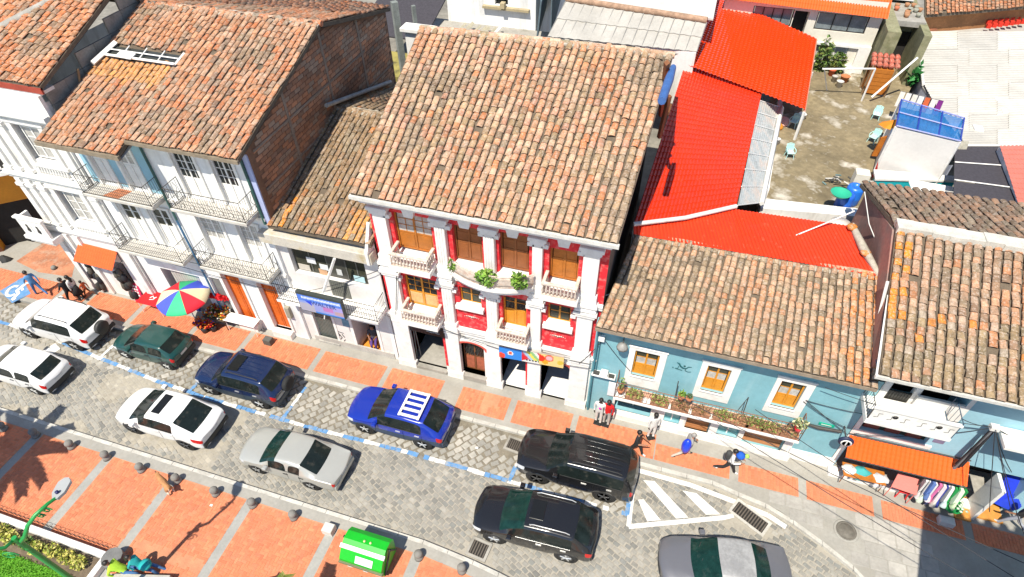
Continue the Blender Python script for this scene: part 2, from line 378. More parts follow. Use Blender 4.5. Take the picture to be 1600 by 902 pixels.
# ---- the plaza on the near side
plaza = strip_slab('plaza', lambda x: -40, lambda x: plaza_y(x)-.14, .15, mat('grey paving bands', (.33,.325,.30), .9, .16, 1.2, .25), [-60+i for i in range(75)])
for a in range(-34, 4):
    y0, y1 = plaza_y(a), plaza_y(a+.985)
    MB().slab([(a,y0-.15,.16),(a+.985,y1-.15,.16),(a+.985,y1,.16),(a,y0,.16)], .22).build('kerb_stone', KERBM, plaza)
strip_slab('gutter_band', lambda x: plaza_y(x)-.50, lambda x: plaza_y(x)-.155, .157, PAVEC, [-34+i for i in range(42)], .1, plaza)
pieces = []; bed = MB()
bands = [-27.2,-23.35,-19.72,-16.49,-13.02,-9.42,-6.02,-2.6,1.0]
for a, b in zip(bands, bands[1:]):
    a, b = a+.19, b-.19; lo = 3.9 if b < -16.4 else -2
    bed.poly([(a,lo,.1535),(b,lo,.1535)] + [(x,plaza_y(x)-.52,.1535) for x in (b, (a+b)/2, a)])
    p0 = .115
    for j in range(0, 90):
        for i in range(-j//4-1, (int((b-a)/p0)-j)//4+2):
            # herringbone: L-shaped pairs stepping along the diagonal
            for k in (0, 1):
                gx, gy = i*4+j*1.0, j
                if k == 0: x, y, h = a+(((i*4+j) % 4000)-0)*p0+p0*1.0, lo+j*p0+.5*p0, True
                else: x, y, h = a+(i*4+j-1+.5)*p0, lo+(j+1)*p0, False
                if not (a+.04 < x < b-.04 and max(lo, 3.0)+.05 < y < plaza_y(x)-.60): continue
                if x < -13.3 and x > -16.2 and 4.45 < y < 4.85: continue
                if shows((x,y,.15)) == 0: continue
                sx, sy = (2*p0*.93, p0*.90) if h else (p0*.90, 2*p0*.93)
                pieces.append((Vector((x,y,.15)), Matrix.Translation((x,y,.148)) @ Matrix.Diagonal((sx,sy,.016+U(-.002,.003),1)), random.randrange(3), random.choice(BCOL)))
bed.build('brick_bed', mat('brick joint mortar'), plaza)
scatter_pieces(plaza, 'paving_brick', pieces, BRICKV, BR, 'paving_bricks')
# manhole and drains
def grate(name, label, c, rz, sx, sy, n, frame=GREYC):
    t = thing(name, label, 'drain', c, rz)
    f = MB(); e = .1
    f.box(-sx-e,sx+e,-sy-e,-sy,-.02,.045); f.box(-sx-e,sx+e,sy,sy+e,-.02,.045); f.box(-sx-e,-sx,-sy,sy,-.02,.044); f.box(sx,sx+e,-sy,sy,-.02,.044)
    f.build('frame', frame, t, local=True); MB().quad((-sx,-sy,.012),(sx,-sy,.012),(sx,sy,.012),(-sx,sy,.012)).build('pit', DARK, t, local=True)
    for i in range(n):
        x = -sx+(i+.5)*2*sx/n
        MB().box(x-sx/n*.45,x+sx/n*.45,-sy,sy,.02,.04).build('bar', mat('rusty grate iron', (.12,.10,.08), .7, .3, 5), t, local=True)
grate('drain_grate', 'rusty drain grate by the right tip of the white hatched triangle', (5.45,12.3,.03), R(-28), .62, .26, 12, KERBM)
grate('drain_grate', 'iron drain grate in the road beside the plaza kerb, near the black crossover', (-3.98,8.2,.03), R(-6), .3, .26, 6)
grate('drain_grate', 'small drain grate in front of the large black SUV', (-3.95,12.68,.03), R(-6), .3, .24, 7)
t = thing('manhole', 'round iron manhole cover in the grey pavement near the right corner', 'manhole', (8.85,12.75,.13))
MB().lathe([(.36,0),(.36,.018),(.30,.022),(.29,.012),(.285,.02),(0,.024)], n=20).build('cover', mat('manhole iron', (.16,.145,.12), .7, .3, 6, .5, 60), t, local=True)
MB().lathe([(.45,0),(.44,.012),(.37,.013),(.36,.004)], n=20).build('ring', PAVEC, t, local=True)
# flagstones of the widened pavement at the right
fl = 0
for i in range(9):
    for j in range(5):
        x, y = 6.4+i*.62+.12*j, 13.35-j*.52-.0*i
        if kerb_y(x) + .35 < y < 13.4 and not ((x-8.85)**2+(y-12.75)**2 < .5):
            k = U(.86,1.12)
            MB().bbox(x-.29,x+.29,y-.24,y+.24,.10,.138+U(0,.004),.012,(.39*k,.37*k,.335*k)).build('flagstone', STONE, pave)
# ================================================================== building kit
def facade(mb, x0, x1, z0, z1, y, ops, depth=.22, col=None, m=0):
    """a wall front at y with openings (xa, xb, za, zb[, depth]) cut through it and their reveals"""
    xs = sorted({x0, x1, *[o[0] for o in ops], *[o[1] for o in ops]}); zs = sorted({z0, z1, *[o[2] for o in ops], *[o[3] for o in ops]})
    for a, b in zip(xs, xs[1:]):
        for c, d in zip(zs, zs[1:]):
            mx, mz = (a+b)/2, (c+d)/2
            if any(o[0] < mx < o[1] and o[2] < mz < o[3] for o in ops): continue
            mb.quad((a,y,c),(b,y,c),(b,y,d),(a,y,d), col, m)
    for o in ops:
        a, b, c, d = o[:4]; e = y+(o[4] if len(o) > 4 else depth)
        mb.quad((a,y,c),(a,e,c),(b,e,c),(b,y,c), col, m); mb.quad((a,y,d),(b,y,d),(b,e,d),(a,e,d), col, m)
        mb.quad((a,y,c),(a,y,d),(a,e,d),(a,e,c), col, m); mb.quad((b,y,c),(b,e,c),(b,e,d),(b,y,d), col, m)
    return mb
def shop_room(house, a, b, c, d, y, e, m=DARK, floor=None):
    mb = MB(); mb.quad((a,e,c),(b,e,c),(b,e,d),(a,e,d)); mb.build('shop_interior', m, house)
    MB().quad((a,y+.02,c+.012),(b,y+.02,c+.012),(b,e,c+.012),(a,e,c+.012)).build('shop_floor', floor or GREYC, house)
def joinery(house, a, b, c, d, y, wood, glass=GLASS, split=.45, leaves=2, cols=1, rows=2, name='window', fr=.07, panes=True, panel=None, mun=.028, lowglass=None):
    """framed leaves in an opening: glazed above 'split' of the height, boarded below"""
    f = MB(); t = .05
    f.box(a,a+fr,y,y+t,c,d); f.box(b-fr,b,y,y+t,c,d); f.box(a+fr,b-fr,y+.002,y+t-.002,d-fr,d); f.box(a+fr,b-fr,y+.002,y+t-.002,c,c+fr)
    zs = c+(d-c)*split; wl = (b-a-2*fr)/leaves
    o = f
    pl = MB(); gl = []
    for k in range(leaves):
        l0 = a+fr+k*wl; l1 = l0+wl
        if k: f.box(l0-fr*.55,l0+fr*.55,y-.012,y+t-.004,c+fr,d-fr)
        if split > 0:
            f.box(l0+fr*.55,l1-fr*.55,y+.004,y+t-.006,zs-.035,zs+.035)
            pl.box(l0+.02,l1-.02,y+.022,y+.04,c+fr*.6,zs)
            if wl > .3: pl.bbox(l0+fr,l1-fr,y+.004,y+.03,c+fr*1.8,zs-fr*1.1,.0)
        g0, g1, h0, h1 = l0+fr*.5, l1-fr*.5, zs+(.035 if split > 0 else fr), d-fr
        for i in range(1, cols): f.box(g0+(g1-g0)*i/cols-mun/2,g0+(g1-g0)*i/cols+mun/2,y+.006,y+.035,h0,h1)
        for j in range(1, rows): f.box(g0,g1,y+.008,y+.033,h0+(h1-h0)*j/rows-mun/2,h0+(h1-h0)*j/rows+mun/2)
        for i in range(cols):
            for j in range(rows): gl.append((g0+(g1-g0)*i/cols, g0+(g1-g0)*(i+1)/cols, h0+(h1-h0)*j/rows, h0+(h1-h0)*(j+1)/rows, j))
    w_ = f.build(name, wood, house)
    if pl.v: pl.build('panel', panel or wood, w_)
    off = wloc(house)
    for (p, q, r_, s_, j) in gl:
        gm = lowglass if (lowglass is not None and j < rows-1) else glass
        MB().quad((p,y+.02,r_),(q,y+.02,r_),(q,y+.02,s_),(p,y+.02,s_)).build('pane', gm, w_)
    return w_
def railing(house, pts, z0, z1, m=IRON, step=.11, r=.009, name='balcony_railing', mid=0, scroll=False):
    mb = MB(); P = [Vector((x,y,0)) for x, y in pts]
    for z in (z0+.05, z1): mb.tube([(p.x,p.y,z) for p in P], .016, 5)
    if mid: mb.tube([(p.x,p.y,mid) for p in P], .012, 4)
    bars = MB()
    for a, b in zip(P, P[1:]):
        L = (b-a).length; n = max(1, round(L/step))
        for i in range(n+1):
            p = a+(b-a)*i/n
            if i in (0, n): mb.bar((p.x,p.y,z0),(p.x,p.y,z1+.01), .017)
            elif scroll and i % 4 == 2:
                t = (b-a)/L
                bars.tube([(p.x+t.x*.11*math.sin(k*1.05)*(1-k*.1), p.y+t.y*.11*math.sin(k*1.05)*(1-k*.1), z0+.12+(z1-z0-.2)*k/7) for k in range(8)], r*1.2, 4, cap=False)
            else: bars.bar((p.x,p.y,z0+.05),(p.x,p.y,z1), r, None, 0, 3)
    o = mb.build(name, m, house); bars.build('baluster', m, o, kind='stuff')
    return o
def balcony(house, x0, x1, yf, yw, z, t=.14, m=WHITE, rail_h=.95, rail=IRON, **k):
    b = MB(); b.bbox(x0,x1,yf,yw+.02,z-t,z,.02); b.box(x0+.06,x1-.06,yf+.07,yw,z-t-.08,z-t)
    o = b.build('balcony', m, house)
    railing(house, [(x0+.04,yw),(x0+.04,yf+.04),(x1-.04,yf+.04),(x1-.04,yw)], z, z+rail_h, rail, **k)
    return o
# ------------------------------------------------------------------ tiled roofs
def tile_t(seg=6):
    m = MB(); n = seg+1; rows = []
    for (y, s, dz, k) in ((0,1.0,.26,1), (1,.84,.0,1), (0,1.0,.26,.74), (.12,1.0,.25,.74)):
        rows.append([( .5*s*k*math.cos(math.pi*i/seg)*(1+.0*i), y, dz+(.62*s*k*math.sin(math.pi*i/seg))) for i in range(n)])
    vs = [p for r_ in rows for p in r_]; fs = []
    for i in range(seg):
        fs += [(i+1,i,n+i,n+i+1), (i,i+1,2*n+i+1,2*n+i), (2*n+i,2*n+i+1,3*n+i+1,3*n+i)]
    fs += [(0,2*n,3*n,n),(seg,n+seg,3*n+seg,2*n+seg)]
    m.add(vs, fs); return m
TT = {0: template(tile_t(), TILE, True), 1: template(tile_t(5), TILE, True)}
PAL = dict(
 red=[(.60,.36,.22)]*3+[(.66,.45,.31)]*4+[(.62,.28,.15)]*2+[(.46,.36,.22)]*3+[(.70,.52,.38)]*3+[(.68,.36,.26)]*3+[(.34,.28,.16)]*2+[(.66,.22,.07)],
 left=[(.58,.25,.12)]*3+[(.62,.33,.19)]*3+[(.62,.19,.06)]*2+[(.33,.28,.22)]*2+[(.56,.38,.26)]*2+[(.16,.14,.12)]+[(.62,.42,.30)]*2,
 far=[(.62,.24,.10)]*3+[(.64,.30,.16)]*3+[(.66,.40,.26)]*2+[(.60,.19,.06)]*2+[(.36,.28,.2)],
 small=[(.30,.21,.12)]*4+[(.36,.26,.15)]*3+[(.24,.18,.11)]*2+[(.42,.28,.17)]*2+[(.40,.32,.24)]+[(.60,.22,.05)],
 blue=[(.62,.36,.22)]*3+[(.58,.42,.29)]*4+[(.40,.33,.22)]*4+[(.58,.30,.17)]*2+[(.60,.46,.34)]*2+[(.26,.23,.16)]*2+[(.62,.42,.30)],
 right=[(.56,.32,.20)]*3+[(.60,.40,.28)]*3+[(.30,.21,.15)]*3+[(.40,.28,.19)]*2+[(.58,.24,.10)]+[(.50,.40,.32)]*2,
 back=[(.34,.22,.15)]*3+[(.50,.30,.19)]*2+[(.20,.17,.13)]*3+[(.56,.38,.26)])
BRIGHT = (.70,.25,.035)
def tiled_roof(house, q, ncol, nrow, pal, thick=.16, limit=300, hole=None, colour=None, name='roof', sag=.05, seed=0, ridge=True, eave_m=None, lift=.02):
    """q = eave left, eave right, ridge right, ridge left; columns of half-round tiles laid from eave to ridge"""
    eL, eR, rR, rL = [Vector(p) for p in q]
    def P(s, t):
        p = (eL*(1-s)+eR*s)*(1-t) + (rL*(1-s)+rR*s)*t
        n_ = noise.noise((p.x*.45+seed, p.y*.45, seed*3.3))
        return p + Vector((0,0,sag*n_ - sag*.8*math.sin(math.pi*t)*math.sin(math.pi*s)))
    nb = MB(); k = 14; nrm = (eR-eL).cross(rL-eL).normalized()
    for i in range(k):
        for j in range(k):
            s0, s1, t0, t1 = i/k, (i+1)/k, j/k, (j+1)/k
            if hole and hole((s0+s1)/2, (t0+t1)/2) == 2: continue
            nb.quad(P(s0,t0),P(s1,t0),P(s1,t1),P(s0,t1))
    dn = Vector((0,0,-thick))
    for a, b in (((0,0),(1,0)),((1,0),(1,1)),((1,1),(0,1)),((0,1),(0,0))):
        for i in range(k):
            p = P(a[0]+(b[0]-a[0])*i/k, a[1]+(b[1]-a[1])*i/k); p2 = P(a[0]+(b[0]-a[0])*(i+1)/k, a[1]+(b[1]-a[1])*(i+1)/k)
            nb.quad(p+dn,p2+dn,p2,p)
    nb.quad(eL+dn,rL+dn,rR+dn,eR+dn)
    roof = nb.build(name, SOIL, house)
    pieces = []; rs = random.Random(seed+5); cols = PAL[pal]; cols = [(c[0]*.97,c[1]*.89,c[2]*.82) for c in cols]; mean = [sum(c[k_] for c in cols)/len(cols) for k_ in range(3)]
    for i in range(ncol):
        drift = 0; ph = rs.uniform(-.3,.3)
        for j in range(nrow):
            s, t = (i+.5)/ncol, max(0, (j+(ph if j else 0)+rs.uniform(-.08,.08)))/nrow
            if hole and hole(s, (j+.5)/nrow): continue
            p, pu, px = P(s,t), P(s,min(1,t+1/nrow)), P(min(1,s+.5/ncol),t)
            up = (pu-p); L = up.length
            if t+1/nrow > 1: up = P(s,1)-P(s,1-1/nrow); L = up.length
            ydir = up.normalized(); xdir = (P(min(1,s+.5/ncol),t)-P(max(0,s-.5/ncol),t)); W = xdir.length
            xdir = (xdir - ydir*xdir.dot(ydir)).normalized(); zdir = xdir.cross(ydir)
            drift = drift*.7+rs.uniform(-.012,.012)
            rot = Matrix.Rotation(rs.gauss(0,.05), 3, 'Z') @ Matrix.Rotation(rs.gauss(0,.03), 3, 'X')
            B = Matrix((xdir, ydir, zdir)).transposed() @ rot
            wd = W*rs.uniform(.83,.95); ln = L*rs.uniform(1.14,1.3); hh = W*rs.uniform(.38,.48)
            c = p + xdir*drift - ydir*(L*.06+rs.uniform(0,.035)) + zdir*(lift+rs.uniform(-.006,.008))
            M = Matrix.Translation(c) @ (B @ Matrix.Diagonal((wd, ln, hh))).to_4x4()
            col = colour(s, t, rs) if colour else None
            if col is None:
                if rs.random() < .012: continue
                col = cols[int(rs.random()*len(cols))]; pn = noise.noise((c.x*.55+seed*7, c.y*.55, c.z*.5)); pf = max(0, min(1, (pn-.1)*2.2)); po = max(0, min(1, (-pn-.12)*2.2))
                if rs.random() < pf*.75: col = rs.choice(((.25,.20,.13),(.30,.245,.16),(.20,.165,.115),(.36,.30,.21)))
                elif rs.random() < po*.7: col = rs.choice(((.64,.25,.10),(.62,.30,.15),(.66,.34,.19)))
                k_ = .64; g_ = rs.choice((.80,.90,1.0)); col = tuple((a_*k_+b_*(1-k_))*g_ for a_, b_ in zip(col, mean))
            pieces.append((c, M, rs.randrange(2), col))
    scatter_pieces(roof, 'roof_tile', pieces, TILE, TT, 'roof_tiles', limit)
    if ridge:
        rc = MB(); n = int((rR-rL).length/.34)
        for i in range(n):
            a, b = P(i/n,1)+Vector((0,.05,.02)), P((i+1.15)/n,1)+Vector((0,.05,.02))
            cc = cols[rs.randrange(len(cols))]; r0 = .11*rs.uniform(.85,1.15)
            rc.tube([a-Vector((0,0,.03)), b-Vector((0,0,.03))], r0, 7, tuple(c*.9+.05 for c in cc))
        rc.build('ridge_tiles', TILE, roof, kind='stuff')
        mo = MB()
        for i in range(n*2):
            a, b = P(i/n/2,1), P((i+1)/n/2,1); h = rs.uniform(.02,.07); e = ydir*-rs.uniform(.12,.24)
            mo.prism([a+e, b+e, b+Vector((0,.2,0)), a+Vector((0,.2,0))], (0,0,h))
        mo.build('ridge_mortar', MORTAR, roof)
    return roof
def corrugated(mb, q, nw, amp=.03, steps=None, ns=1, along=0, step_h=.02):
    """sheet over quad q (a,b,c,d): waves run from the a-b edge to the d-c edge; steps = overlaps like pressed tiles"""
    a, b, c, d = [Vector(p) for p in q]; nrm = (b-a).cross(d-a).normalized(); nx = nw*4
    st = steps or 1; vs = []; rows = 0
    for j in range(st):
        for e in (0, 1):
            t = (j+e)/st
            for i in range(nx+1):
                s = i/nx; p = (a*(1-s)+b*s)*(1-t)+(d*(1-s)+c*s)*t
                vs.append(p+nrm*(amp*math.sin(2*math.pi*i/4*1.0) + (step_h*(1-e) if steps else 0)))
            rows += 1
    fs = [(r_*(nx+1)+i, r_*(nx+1)+i+1, (r_+1)*(nx+1)+i+1, (r_+1)*(nx+1)+i) for r_ in range(rows-1) for i in range(nx)]
    return mb.add(vs, fs, None, 0, False)
def text_mesh(s, size, place, m, parent, name='lettering', ex=.004):
    cu = bpy.data.curves.new('t', 'FONT'); cu.body = s; cu.size = size; cu.extrude = ex; cu.align_x = 'CENTER'; cu.align_y = 'CENTER'
    o = bpy.data.objects.new('t', cu); COL.objects.link(o)
    me = bpy.data.meshes.new_from_object(o.evaluated_get(bpy.context.evaluated_depsgraph_get()))
    bpy.data.objects.remove(o); me.materials.clear(); me.materials.append(m)
    me.transform(Matrix.Translation(-wloc(parent)) @ place)
    return link(name, me, parent)
def front_M(x, y, z, tilt=0): return Matrix.Translation((x,y,z)) @ Matrix.Rotation(R(90)+tilt, 4, 'X')
def crest(house, mb_or_none=None): pass
# ================================================================== the street front, from the left
ZP = .13     # pavement level
# ---- orange building across the side street
ob = thing('orange_building', 'orange painted building with a dark doorway across the side street', 'building', (-36,15,0))
oa, oc = Vector((-38.5,13.2,0)), Vector((-31.2,19.2,0)); ot = (oc-oa).normalized(); on_ = Vector((-ot.y, ot.x, 0))
def OP(s, h, d=0): p = oa+ot*s+on_*d; return (p.x,p.y,h)
ORG = mat('orange wall paint', (.62,.25,.02), .85, .14, 1, .1)
m = MB()
for s0, s1, h0, h1 in ((0,4.6,0,5.2),(4.6,7.5,3.0,5.2),(7.5,9.5,0,5.2)): m.quad(OP(s0,h0),OP(s1,h0),OP(s1,h1),OP(s0,h1))
m.quad(OP(0,5.2),OP(9.5,5.2),OP(9.5,5.2,5),OP(0,5.2,5)); m.quad(OP(4.6,0),OP(4.6,3),OP(4.6,3,.6),OP(4.6,0,.6)); m.quad(OP(7.5,0),OP(7.5,3),OP(7.5,3,.6),OP(7.5,0,.6))
m.build('wall', ORG, ob)
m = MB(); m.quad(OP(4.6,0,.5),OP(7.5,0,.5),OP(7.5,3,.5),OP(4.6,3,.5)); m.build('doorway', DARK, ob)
m = MB(); m.quad(OP(0,0,-.03),OP(4.6,0,-.03),OP(4.6,.9,-.03),OP(0,.9,-.03)); m.build('plinth', mat('brown plinth', (.16,.05,.02), .9), ob)
m = MB(); m.prism([OP(4.3,3.6,-.06),OP(5.8,3.6,-.06),OP(5.8,3.95,-.06),OP(4.3,3.95,-.06)], on_*.05); m.build('wall_plate', mat('grey sign plate', (.3,.29,.25), .5), ob)
m = MB(); m.prism([OP(1.4,5.0,-.9),OP(9.4,5.0,-.9),OP(9.4,5.2,-.9),OP(1.4,5.2,-.9)], on_*.9); bo = m.build('balcony', WHITE, ob)
m = MB()
for i in range(17):
    s = 1.6+i*.48; m.prism([OP(s,5.2,-.85),OP(s+.26,5.2,-.85),OP(s+.26,5.9,-.85),OP(s,5.9,-.85)], on_*.05)
m.build('railing_panel', mat('dark balcony panel', (.05,.045,.04), .6), bo)
m = MB(); m.quad(OP(0,5.2,1.3),OP(9.5,5.2,1.3),OP(9.5,8.5,1.3),OP(0,8.5,1.3)); m.build('upper_wall', WHITE, ob)
# ---- ornate white house on the corner
h = thing('white_ornate_house', 'ornate white corner house at the far left with moulded window surrounds', 'house', (-26,15.2,0))
y = 15.2
ops = [(-25.95,-24.45,8.35,10.0,.2),(-25.95,-24.45,5.05,6.75,.2),(-27.75,-26.75,.15,2.6,.5),(-25.45,-24.55,.15,2.7,.5)]
m = facade(MB(), -28.0, -23.55, 0, 10.75, y, ops)
m.quad((-23.55,y,0),(-23.55,26,0),(-23.55,26,11.2),(-23.55,y,11.2)); m.quad((-28,26,0),(-28,y,0),(-28,y,10.9),(-28,26,10.9))
m.build('wall', WHITE, h)
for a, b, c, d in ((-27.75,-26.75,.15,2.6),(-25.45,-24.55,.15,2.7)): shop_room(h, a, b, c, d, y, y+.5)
joinery(h, -25.75,-24.65,8.45,9.95,y+.1,TRIM,GLASSC,.0,2,1,3); joinery(h, -25.75,-24.65,5.15,6.7,y+.1,TRIM,GLASSC,.0,2,1,3)
m = MB()
for z0, z1 in ((8.2,10.15),(4.9,6.9)):
    m.box(-26.15,-25.9,y-.09,y,z0,z1); m.box(-24.5,-24.25,y-.09,y,z0,z1); m.box(-26.25,-24.15,y-.13,y,z1,z1+.18); m.box(-26.2,-24.2,y-.12,y,z0-.14,z0)
for z0, t, d in ((7.35,.2,.2),(7.15,.12,.1),(4.25,.2,.2),(4.05,.12,.1),(10.35,.14,.14),(10.55,.2,.3)): m.box(-28.1-d*.3,-23.5,y-d,y+.02,z0,z0+t)
for x in (-27.95,-27.4,-26.75,-23.95):
    m.box(x,x+.34,y-.12,y,.15,3.98); m.box(x+.02,x+.32,y-.1,y,4.5,7.1); m.box(x+.02,x+.32,y-.1,y,7.6,10.3)
    for z0 in (6.7,9.9,7.6,4.5): m.box(x-.05,x+.39,y-.15,y-.002,z0,z0+.15)
m.build('moulding', TRIM, h)
m = MB()
for z0 in (7.62,4.52):
    m.box(-26.05,-24.35,y-.1,y,z0+.0,z0+.06); m.box(-26.05,-24.35,y-.1,y,z0+.42,z0+.5)
    for i in range(11): m.lathe([(.035,0),(.065,.12),(.03,.24),(.04,.36)], (-25.95+i*.15,y-.06,z0+.06), 6)
m.build('window_balustrade', TRIM, h, kind='stuff')
m = MB(); m.bbox(-29.0,-27.3,14.5,15.25,3.8,4.0); m.box(-28.9,-27.4,14.6,15.2,3.6,3.8); m.box(-28.9,-27.4,14.6,14.72,4.0,5.0); m.box(-28.9,-28.78,14.72,15.2,4.0,5.0); m.bbox(-28.98,-27.32,14.55,14.77,5.0,5.1); m.box(-28.6,-28.2,14.58,14.6,4.25,4.75); m.box(-28.0,-27.6,14.58,14.6,4.25,4.75)
cb = m.build('corner_balcony', TRIM, h)
m = MB(); [m.lathe([(.04,0),(.09,.15),(.05,.3),(.06,.45)], (x,14.59,4.28), 7) for x in (-28.4,-27.8)]; m.build('ornament', IRON, cb)
# roof: wide overhang, red fascia
q = [at(-330,70,y=15.0), at(62,136,x=-23.15), at(165,0,x=-23.15), None]
q[3] = q[0]+(q[2]-q[1]); q[0].z = q[1].z; q[0].y = q[1].y; q[3] = Vector((q[0].x, q[2].y, q[2].z))
q[2] = q[1]+(q[2]-q[1])*1.6; q[3] = q[0]+(q[3]-q[0])*1.6
tiled_roof(h, q, 40, 24, 'far', seed=1, limit=300)
m = MB(); e0, e1 = q[0], q[1]
m.box(e0.x,e1.x,e0.y-.03,e0.y+.05,e0.z-.3,e0.z-.06); m.build('fascia', mat('brick red fascia', (.36,.055,.03), .8), h)
m = MB(); m.box(e0.x,-23.4,e0.y+.02,15.9,e0.z-.42,e0.z-.3); m.box(-28,-23.45,15.15,15.3,10.7,e0.z-.4); m.build('cornice', TRIM, h)
hn = (q[1]-q[0]).cross(q[3]-q[0]).normalized()
def onr(u,v_): k = at(u,v_,z=0)-CAMP; return CAMP+k*((q[0]-CAMP).dot(hn)/k.dot(hn))
hp = [onr(-14,52), onr(100,-8)]
MB().tube([hp[0]+Vector((0,0,.0)), hp[1]], .17, 8).build('hip_ridge', mat('grey hip mortar', (.36,.34,.30), .95, .3, 2, .4), h)
# party wall of grey blocks rising behind the neighbour's roof
m = MB(); gw = h
for i in range(9):
    for j in range(7):
        y0 = 15.5+i*.95; z0 = 9.2+j*.62
        if z0+.6 > q[1].z+(q[2].z-q[1].z)*(y0-q[1].y)/(q[2].y-q[1].y)-.25: continue
        MB().box(-23.5,-23.40-U(0,.02),y0,y0+.93,z0,z0+.60).build('block', mat('grey party wall block', (.30,.275,.24), .9, .25, 1.5, .3, stain=(.12,.11,.09), stain_amt=.6), h)
m = MB()
for yy, l in ((16.6,1.0),(18.3,1.3)): m.tube([(-23.3,yy,10.6),(-23.1,yy+.35,11.9)], .05, 5)
m.build('timber_prop', mat('old timber', (.26,.17,.09), .9), h)
# orange tin canopy over the corner door
t = thing('door_canopy', 'small orange corrugated canopy over the white corner shop door', 'canopy', (-25.55,15.1,2.9))
m = corrugated(MB(), [(-26.72,14.5,2.92),(-24.45,14.5,2.86),(-24.42,15.18,3.5),(-26.65,15.18,3.56)], 16, .025, 4, step_h=.02)
m.build('sheet', SHEETO, t)
m = MB()
for x in (-26.7,-24.47): m.bar((x,14.55,2.88),(x,15.18,2.9), .02); m.bar((x,15.16,2.85),(x,15.16,3.5), .02)
m.bar((-26.72,14.52,2.88),(-24.45,14.52,2.83), .02); m.build('bracket', IRON, t)
for x, lb in ((-26.95,'black clothes hanging at the left side of the corner shop door'),(-24.95,'black bags hung in a bunch right of the corner shop door')):
    m = MB()
    for i in range(16):
        c = Vector((x+U(-.28,.28), 15.08+U(-.1,.05), U(.35,2.2)))
        m.lathe([(.02,.32),(.10,.26),(.14,.0),(.09,-.16),(.02,-.18)], c, 7, random.choice([(.02,.02,.02),(.05,.045,.04),(.015,.015,.02),(.1,.09,.07)]))
    m.bar((x-.3,15.1,2.35),(x+.3,15.1,2.35), .012, (.1,.1,.1))
    tag(m.build('hanging_goods', VC, org=(x,15.1,.3)), lb, 'hanging goods', kind=None)
# ---- white and pale blue house with two balcony floors
h2 = thing('white_balcony_house', 'tall white and pale blue house with iron balconies and a broad orange tiled roof', 'house', (-19,15.3,0))
y = 15.3
opl = [(-22.8,-21.95,7.66,9.7,.15),(-21.3,-20.4,7.66,9.7,.15),(-22.75,-21.75,4.6,6.75,.18),(-21.1,-20.05,4.6,6.75,.18),(-22.4,-20.2,.15,2.9,.9)]
m = facade(MB(), -23.5, -19.62, 0, 10.0, y, opl); m.build('wall', WHITE2, h2)
m = MB(); m.box(-23.3,-22.82,y-.012,y,7.7,9.95); m.box(-21.93,-21.32,y-.012,y,7.7,9.95); m.box(-20.38,-19.68,y-.012,y,7.7,9.95); m.build('blue_wall_field', BLUE2, h2)
opr = [(-18.4,-17.35,7.9,10.0,.15),(-16.62,-15.6,7.9,10.0,.15),(-18.6,-17.4,4.8,6.95,.2),(-16.65,-15.6,4.8,6.95,.2),(-18.72,-17.72,.5,3.55,.22),(-16.82,-15.85,.5,3.5,.22),(-19.55,-18.98,.5,3.1,.15)]
m = facade(MB(), -19.62, -15.05, 0, 10.55, y-.03, opr)
m.quad((-15.05,y-.03,0),(-15.05,25.5,0),(-15.05,25.5,9.5),(-15.05,y-.03,9.5)); m.build('wall', WHITE2, h2)
for a, b, z0, z1, gl in ((-22.8,-21.95,7.66,9.7,GLASSC),(-21.3,-20.4,7.66,9.7,GLASSC)): joinery(h2, a,b,z0,z1,y+.06,TRIM,gl,.62,2,1,2,'balcony_door')
for a, b, z0, z1 in ((-22.75,-21.75,4.6,6.75),(-21.1,-20.05,4.6,6.75)): joinery(h2, a,b,z0,z1,y+.08,TRIM,GLASSG,.55,2,1,2,'balcony_door')
for a, b in ((-18.4,-17.35),(-16.62,-15.6)): joinery(h2, a,b,7.9,10.0,y+.04,TRIM,GLASS,.45,2,2,3,'balcony_door',.06)
for a, b in ((-18.6,-17.4),(-16.65,-15.6)): joinery(h2, a,b,4.8,6.95,y+.08,TRIM,GLASSC,.42,2,2,3,'balcony_door',.06)
for a, b, z1 in ((-18.72,-17.72,3.55),(-16.82,-15.85,3.5)):
    d = joinery(h2, a,b,.5,z1,y+.12,ORANGE,GLASS,.985,2,1,1,'door',.06)
    m = MB()
    for k in (0,1):
        l0 = a+.06+k*(b-a-.12)/2
        for j in range(4): m.bbox(l0+.07,l0+(b-a-.12)/2-.07,y+.11,y+.135,.62+j*.7,1.22+j*.7,.0)
    m.build('door_panel', ORANGE, d)
    MB().box(a-.02,b+.02,y-.34,y+.1,.0,.5).build('door_step', TRIM, h2)
MB().box(-19.5,-19.03,y+.06,y+.1,.5,3.1).build('shutter', mat('grey roller shutter', (.2,.2,.19), .6), h2)
shop_room(h2, -22.4,-20.2,.15,2.9,y,y+.9)
m = MB()
for i in range(13): m.bbox(-22.1+i*.145,-21.97+i*.145,y+.2,y+.26,.2,2.85,.0)
m.build('folding_shutter', mat('pale shutter', (.5,.49,.45), .6), h2)
m = MB()
for (a,b,z0,z1) in ((-18.5,-17.25,7.9,10.08),(-16.72,-15.5,7.9,10.08),(-18.7,-17.3,4.8,7.05),(-16.75,-15.5,4.8,7.05),(-18.84,-17.6,.5,3.65),(-16.94,-15.73,.5,3.6),(-22.9,-21.85,7.66,9.8),(-21.4,-20.3,7.66,9.8),(-22.9,-21.6,4.6,6.85),(-21.25,-19.95,4.6,6.85)):
    yy = y-.03 if a > -19.6 else y
    m.box(a,a+.12,yy-.07,yy,z0,z1); m.box(b-.12,b,yy-.07,yy,z0,z1); m.box(a-.05,b+.05,yy-.1,yy,z1,z1+.12)
